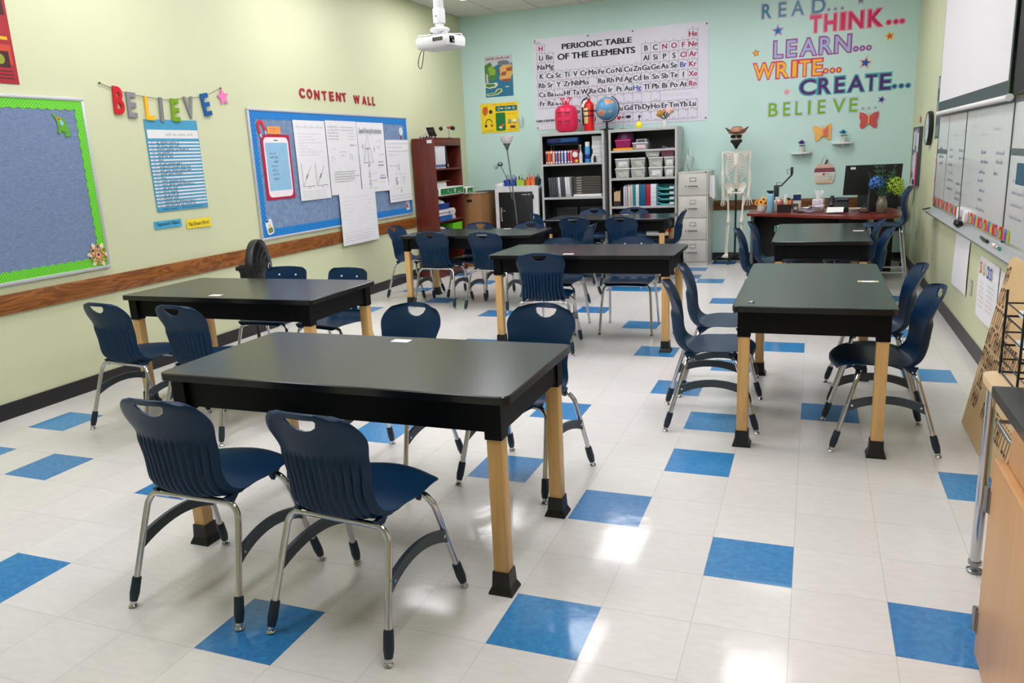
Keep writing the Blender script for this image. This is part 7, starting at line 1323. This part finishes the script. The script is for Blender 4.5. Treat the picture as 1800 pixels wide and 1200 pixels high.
for k, (x, y, wd, h, c) in enumerate(((0.03, 0.38, 0.14, 0.2, (228, 228, 236)), (0.25, 0.42, 0.1, 0.17, (214, 220, 232)), (0.4, 0.36, 0.12, 0.2, (232, 232, 238)), (0.05, 0.12, 0.14, 0.2, (200, 216, 232)), (0.22, 0.05, 0.15, 0.3, (234, 234, 240)), (0.39, -0.03, 0.13, 0.22, (250, 60, 130)), (0.42, 0.2, 0.09, 0.14, (250, 120, 160)), (0.1, -0.2, 0.12, 0.26, (232, 236, 236)))):
    b = MB(); b.box(x, x+wd, y, y+h, 0.0302+0.0012*k, 0.031+0.0012*k); b.build('pinned_slip', mat(*c, 0.7), t)
t = thing('photo_strip', 'narrow dark photo strip beside the whiteboard, upper one', 'poster', matrix=onwall('right', 6.87, 1.5, 0.002)); b = MB(); b.box(0, 0.25, 0, 0.58, 0, 0.003); b.build('strip', mat(70, 90, 90, 0.4, var=0.1, scale=8), t)
for k in range(5): b = MB(); b.box(0.015, 0.235, 0.02+0.112*k, 0.115+0.112*k, 0.0031, 0.004); b.build('photo', mat(*((110, 140, 140), (60, 70, 110), (130, 150, 150), (50, 60, 60), (150, 165, 165))[k], 0.4, var=0.25, scale=12), t)
t = thing('photo_strip', 'frame edge peeking out behind the projector screen', 'poster', matrix=onwall('right', 6.60, 1.74, 0.002)); b = MB(); b.box(0, 0.3, 0, 0.36, 0, 0.012); b.build('strip', mat(110, 116, 116, 0.4), t); b = MB(); b.box(0.02, 0.28, 0.02, 0.34, 0.0122, 0.013); b.build('picture', mat(210, 214, 214, 0.3), t)
t = thing('schedule_strip', 'narrow white and pink schedule strip under the photo strip', 'poster', matrix=onwall('right', 6.70, 0.87, 0.002)); b = MB(); b.box(0, 0.15, 0, 0.62, 0, 0.002); b.build('strip', mat(226, 220, 214, 0.6), t)
b = MB(); 
for k in range(9): b.rect(0.015, 0.03+0.062*k, 0.135, 0.065+0.062*k, 0.0023, k % 3); b.scrawl(0.02, 0.072+0.062*k, 0.1, 0.01, 0.0023, 700+k, 0.003, 3)
b.build('printed_rows', [mat(236, 150, 150), mat(200, 206, 200), mat(240, 200, 170), mat(130, 130, 140, var=0)], t)
# erasers, markers on the tray
def ontray(a, z=0.0): return Matrix(((0,0,-1,XR-0.045),(-1,0,0,a),(0,1,0,0.838+z),(0,0,0,1)))
t = thing('board_eraser', 'black felt board eraser on the marker tray under the hanging cord', 'eraser', matrix=ontray(4.85)); b = MB(); b.rbox(-0.09, 0.09, 0.0, 0.028, -0.02, 0.02, 0.004); b.build('felt_block', BLACK, t); b = MB(); b.rbox(-0.088, 0.088, 0.0285, 0.042, -0.018, 0.018, 0.004); b.build('handle', mat(40, 42, 46, 0.4), t)
for k, (a, lab) in enumerate(((4.95, 'white round magnet cup against the whiteboard, left one'), (4.68, 'white rounded block against the whiteboard, right one'))):
    b = MB(); b.prism(rrect(-0.05, 0, 0.05, 0.09, 0.03), -0.02, 0.008); tag(b.build('white_block', WHITE, matrix=ontray(a) @ Matrix.Translation((0, 0.045, -0.012))), lab, 'block', 'white blocks on the tray')
for k, (a, c, lab) in enumerate(((3.9, (30, 30, 34), 'black whiteboard marker on the tray, left one'), (3.78, (40, 40, 46), 'black whiteboard marker on the tray, right one'), (3.5, (220, 40, 60), 'red and white whiteboard marker on the tray'), (3.42, (60, 170, 170), 'teal and white whiteboard marker at the end of the tray'))):
    t = thing('whiteboard_marker', lab, 'marker', group='whiteboard markers', matrix=ontray(a, 0.008)); b = MB(); b.cyl((-0.06, 0.004, -0.004+0.008*(k % 2)), (0.03, 0.004, 0), 0.009, n=10); b.build('barrel', mat(*c, 0.4) if k < 2 else WHITE, t); b = MB(); b.cyl((0.0305, 0.004, 0), (0.07, 0.004, 0.004), 0.0098, n=10); b.build('cap', mat(*c, 0.4), t)
b = MB(); b.cyl((0, 0, 0), (0, 0, 0.07), 0.006, n=8); tag(b.build('tray_hook', BLACK, matrix=Matrix.Translation((XR-0.1, 6.56, 0.83)) @ Matrix.Rotation(R(78), 4, 'Y')), 'small black hook at the far end of the marker tray', 'hook')
# papers under the tray
t = paper('white chart paper hanging low on the right wall, left of the outlet', 5.13, 4.52, 0.345, 0.765, 0.002, 21, 0.012, 0, 0, 'right'); b = MB(); b.scrawl(0.2, 0.33, 0.3, 0.02, 0.0155, 720, 0.002); b.scrawl(0.18, 0.22, 0.2, 0.018, 0.0155, 721, 0.002); b.scrawl(0.2, 0.15, 0.22, 0.018, 0.0155, 722, 0.002); b.build('handwriting', [mat(205, 205, 214, 0.8, var=0)], t)
t = paper('white chart paper with colourful bubble letters low on the right wall', 4.11, 3.495, 0.3, 0.71, 0.002, 22, 0.008, 0, 0, 'right'); b = MB()
for k, (ch, c) in enumerate(zip('SUDS', (0, 1, 2, 2))): text(b, ch, 0.05+0.1*k+(0.04 if k > 1 else 0), 0.3, 0.075, 0.0115, c, 0.03)
for k in range(6): b.scrawl(0.08, 0.24-0.032*k, 0.16, 0.014, 0.0115, 730+k, 0.003, 3); b.scrawl(0.33, 0.25-0.032*k, 0.2, 0.014, 0.0115, 740+k, 0.003, 4 if k < 3 else 3)
b.build('marker_lettering', [mat(220, 60, 60), mat(190, 190, 40), mat(60, 70, 160), mat(220, 150, 150, var=0), mat(150, 150, 165, var=0)], t)
t = paper('white paper edge beside the wooden word board', 3.46, 3.1, 0.33, 0.70, 0.002, 23, 0.006, 0, 0, 'right')
# leaning word board with cut-out letters
t = thing('word_board', 'tall light wood board with cut-out words leaning on the right wall', 'sign', matrix=Matrix(((0,0.165,-0.986,1.745),(-1,0,0,2.57),(0,0.986,0.165,0.004),(0,0,0,1))))
b = MB(); b.prism([(0.0, 0.0), (1.0, 0), (1.0, 0.92), (0.06, 0.92), (0.02, 0.905), (0.0, 0.87)], 0.0, 0.014); b.build('plank', mat(226, 192, 140, 0.6, var=0.05, scale=6, stretch=(1, 8, 1)), t)
b = MB(); rnd = random.Random(9)
for row in range(8):
    if row == 0: continue
    y = 0.03+0.106*row; x = 0.006 if row > 2 else 0.04+0.02*row
    end = 0.99 if row < 5 else 0.34 if row == 5 else 0.13 if row == 6 else 0.07
    while x < end:
        wd = rnd.choice((0.03, 0.038, 0.026)); h = rnd.choice((0.092, 0.084, 0.096)); style = rnd.randint(0, 4); q = 0.011
        b.rect(x, y, x+q, y+h, 0.0144)
        if style in (0, 3, 4): b.rect(x+q, y+h-0.016, x+wd, y+h, 0.0144)
        if style in (0, 1): b.rect(x+q, y, x+wd, y+0.016, 0.0144)
        if style in (1, 2, 4): b.rect(x+wd-q, y+0.02, x+wd, y+h-0.02, 0.0144); b.rect(x+q, y+h*0.42, x+wd-q, y+h*0.42+0.016, 0.0144)
        x += wd+0.011
        if row < 3 and 0.16 < x < 0.22: x += 0.12
b.build('cut_lettering', mat(92, 58, 26, 0.7), t)
# lab cabinet and table in the right foreground
MAPLE = wood((196, 144, 92), (214, 166, 112), 2, 0.4, 10.0, 'maple_cabinet', 0.35, 0.5); BEECH = mat(236, 206, 160, 0.4, var=0.03)
t = thing('lab_cabinet', 'maple lab cabinet with a door and steel hinges at the right foreground edge', 'cabinet')
b = MB(); b.box(1.454, 2.01, -1.5, 0.30, 0.0, 0.742); b.build('case', MAPLE, t)
b = MB(); b.rbox(1.428, 1.4535, -0.42, 0.345, 0.03, 0.645, 0.003); d = b.build('door', MAPLE, t); b = MB(); b.rbox(1.428, 1.4535, -1.3, -0.43, 0.03, 0.645, 0.003); b.build('door', MAPLE, t)
for z in (0.135, 0.515):
    b = MB(); b.cyl((1.424, 0.356, z-0.038), (1.424, 0.356, z+0.038), 0.008, n=12); b.box(1.4255, 1.4278, 0.33, 0.35, z-0.034, z+0.034); b.build('hinge', STEEL, d)
b = MB(); b.rbox(1.462, 2.012, -1.52, 0.62, 0.7425, 0.775, 0.003); tag(b.build('countertop', mat(40, 42, 46, 0.3, var=0.05)), 'black counter slab over the maple cabinet and beech table', 'countertop')
t = thing('side_table', 'beech-topped table with a chrome leg behind the maple cabinet', 'table')
b = MB(); P = [(2.005, 0.33), (2.005, 1.0), (1.55, 1.0)]+[(1.55-0.05*math.sin(R(q)), 0.95+0.05*math.cos(R(q))) for q in range(0, 91, 15)]+[(1.5, 0.33)]
b.prism(P, 0.694, 0.72); b.build('table_top', BEECH, t)
b = MB(); b.box(1.535, 1.985, 0.95, 0.965, 0.62, 0.6935); b.box(1.53, 1.545, 0.36, 0.945, 0.62, 0.6935); b.build('apron', BEECH, t)
b = MB(); b.cyl((1.521, 0.9, 0.04), (1.521, 0.9, 0.6935), 0.0175, n=20); lg = b.build('leg', CHROME, t); b = MB(); b.lathe([(0.001, 0), (0.024, 0.001), (0.026, 0.01), (0.014, 0.016), (0.012, 0.03), (0.022, 0.032), (0.022, 0.045)], 20, (1.521, 0.9, 0)); b.build('leveling_foot', STEEL, lg)
b = MB(); b.cyl((1.96, 0.9, 0.0), (1.96, 0.9, 0.6935), 0.021, n=20); b.build('leg', CHROME, t)
b = MB(); b.tube([(1.53, 0.6, 0.668), (1.485, 0.6, 0.668), (1.48, 0.58, 0.668), (1.48, 0.42, 0.668), (1.485, 0.4, 0.668), (1.53, 0.4, 0.668)], 0.0065, 10); b.build('pull_handle', STEEL, t)
# wire file trays on the table
t = thing('file_organizer', 'black wire tray organizer with white papers on the beech table', 'file organizer', (1.715, 0.85, 0.776), 0); t.location.z = 0.721
for z in (0.005, 0.1, 0.2):
    b = MB(); hx, hy = 0.16, 0.12
    b.tube([(-hx, -hy, z), (hx, -hy, z), (hx, hy, z), (-hx, hy, z)], 0.004, 6, closed=True); b.tube([(-hx, -hy, z+0.045), (hx, -hy, z+0.045), (hx, hy, z+0.045), (-hx, hy, z+0.045)], 0.003, 6, closed=True)
    for k in range(9): x = -hx+2*hx*k/8; b.tube([(x, -hy, z), (x, hy, z)], 0.0018, 5)
    b.build('tray', BLACK, t)
    if z > 0.01: b = MB(); b.box(-0.13, 0.15, -0.1, 0.1, z+0.006, z+0.024); b.build('paper_stack', PAPER, t)
for sx in (-1, 1):
    for sy in (-1, 1): b = MB(); b.cyl((sx*0.163, sy*0.123, 0), (sx*0.163, sy*0.123, 0.29), 0.004, n=8); b.build('upright', BLACK, t)

# ------------------------------------------------------------------ ceiling projector
t = thing('projector', 'white projector hanging from a ceiling pole in front of the left corner', 'projector', (-2.42, 5.05, 0), R(-14)); PJ = mat(226, 226, 228, 0.4, var=0.02); hz = 2.60
b = MB(); b.rbox(-0.035, 0.035, -0.035, 0.035, 2.86, 3.5, 0.004); b.build('ceiling_pole', PJ, t)
b = MB(); b.rbox(-0.042, 0.042, -0.042, 0.042, 2.77, 2.9, 0.004); b.cyl((-0.0, -0.0425, 2.83), (0, -0.046, 2.83), 0.007, n=10, m=1); b.rbox(-0.03, 0.03, -0.03, 0.03, 2.735, 2.769, 0.004); b.build('pole_collar', [PJ, BLACK], t)
b = MB(); b.lathe([(0.04, 0), (0.085, 0.004), (0.095, 0.02), (0.085, 0.036), (0.05, 0.045)], 28, (0, 0, 2.69)); b.build('mount_plate', PJ, t)
b = MB(); b.cyl((0, 0, hz+0.06), (0, 0, 2.69), 0.028, n=16)
for s in (-1, 1):
    for q in (-1, 1): b.tube([(0, 0, hz+0.075), (s*0.17, q*0.11, hz+0.068), (s*0.17, q*0.11, hz+0.048)], 0.007, 6)
b.build('spider_mount', PJ, t)
b = MB(); o = rrect(-0.2, -0.14, 0.2, 0.14, 0.03); n = len(o); v = []
for k, z in ((0.86, hz-0.06), (0.97, hz-0.045), (1.0, hz-0.01), (1.0, hz+0.03), (0.95, hz+0.046)): v += [(p[0]*k, p[1]*k, z) for p in o]
b.add(v, [list(range(n))[::-1], list(range(4*n, 5*n))]+[[k*n+j, k*n+(j+1) % n, (k+1)*n+(j+1) % n, (k+1)*n+j] for k in range(4) for j in range(n)], 0, True); b.build('body', PJ, t)
b = MB(); b.box(0.2, 0.203, -0.115, -0.045, hz-0.03, hz+0.03); b.box(0.02, 0.14, -0.1425, -0.1403, hz-0.005, hz+0.028); b.build('dark_recess', mat(30, 32, 34, 0.4), t)
b = MB(); b.M = Matrix.Translation((0.2035, -0.08, hz)) @ Matrix.Rotation(R(90), 4, 'Y'); b.lathe([(0.024, 0), (0.026, 0.008), (0.02, 0.012), (0.001, 0.01)], 20); b.build('lens', mat(14, 14, 20, 0.08), t)
b = MB()
for k in range(4): b.box(0.047+0.029*k, 0.05+0.029*k, -0.1435, -0.1426, hz-0.004, hz+0.027)
for k in range(3): b.box(0.021, 0.139, -0.1435, -0.1427, hz+0.002+0.009*k, hz+0.0032+0.009*k)
b.build('vent_slat', mat(150, 152, 152), t)
b = MB(); b.tube(spline([(-0.02, 0.04, 2.78), (-0.1, 0.03, 2.72), (-0.19, 0.02, 2.63)], 5), 0.008, 8); b.tube(spline([(-0.2, 0.0, hz-0.02), (-0.25, 0, hz-0.02), (-0.26, 0, hz-0.035), (-0.22, 0, hz-0.03), (-0.27, 0, hz-0.08), (-0.3, 0, hz-0.17), (-0.27, 0, hz-0.21), (-0.24, 0, hz-0.15), (-0.21, 0, hz-0.03)], 6), 0.004, 6); b.build('power_cord', BLACK, t)

# ------------------------------------------------------------------ small things on the tables and floor
def table_label(lab, x, y, wd, dp, a=0, extra=None):
    t = thing('name_label', lab, 'label', (x, y, 0.7505), R(a), 'white labels stuck on the tables'); b = MB(); b.prism(rrect(-wd/2, -dp/2, wd/2, dp/2, 0.004), 0, 0.0008); b.build('label', WHITE, t)
    if extra: b = MB(); b.box(-wd/2+0.004, -wd/2+0.02, -dp/2+0.004, dp/2-0.004, 0.0009, 0.0014); b.box(wd/2-0.02, wd/2-0.004, -dp/2+0.004, dp/2-0.004, 0.0009, 0.0014); b.build('coloured_end', mat(220, 190, 60), t)
    else: b = MB(); b.scrawl(-wd*0.35, -dp*0.1, wd*0.6, dp*0.2, 0.001, 3, 0.002); b.build('handwriting', INKGREY, t)
table_label('white label at the far edge of the nearest table', -0.75, 0.93, 0.085, 0.05); table_label('white label at the near edge of the table beside the fan', -2.6, 1.86, 0.085, 0.05); table_label('white label at the near edge of the middle table', -0.86, 3.86, 0.085, 0.05)
table_label('white label at the far edge of the table by the bookcase', -2.2, 5.98, 0.085, 0.05); table_label('white label with coloured ends on the nearer lengthwise table', 1.235, 2.69, 0.105, 0.045, 0, 1); table_label('white label on the right edge of the table by the teacher desk', 1.31, 5.4, 0.085, 0.06); table_label('white label on the far edge of the table before the metal shelves', -1.25, 7.6, 0.085, 0.05)
b = MB(); b.lathe([(0.014, 0), (0.016, 0.002), (0.013, 0.0045), (0.001, 0.005)], 20); tag(b.build('tack', STEEL, loc=(0.66, 2.01, 0.7505)), 'round metal tack on the near left corner of the lengthwise table', 'tack')
b = MB(); b.ball((0, 0, 0.033), 0.033, 18, 12); tag(b.build('tennis_ball', mat(200, 220, 40, 0.9, var=0.08, scale=80), loc=(-1.33, 3.98, 0.0)), 'yellow green tennis ball on the floor under the middle table', 'ball')
t = thing('gear_toy', 'mint green openwork plastic flower hanging at the far table edge by the desk', 'toy', (0.62, 6.13, 0.70)); b = MB()
for k in range(5): a = 2*PI*k/5; b.tube([(0.022*math.cos(a)+0.016*math.cos(2*PI*i/14), -0.004*k*0.1, 0.022*math.sin(a)+0.016*math.sin(2*PI*i/14)) for i in range(14)], 0.0035, 6, closed=True)
b.build('petal_ring', mat(120, 220, 180, 0.4), t)
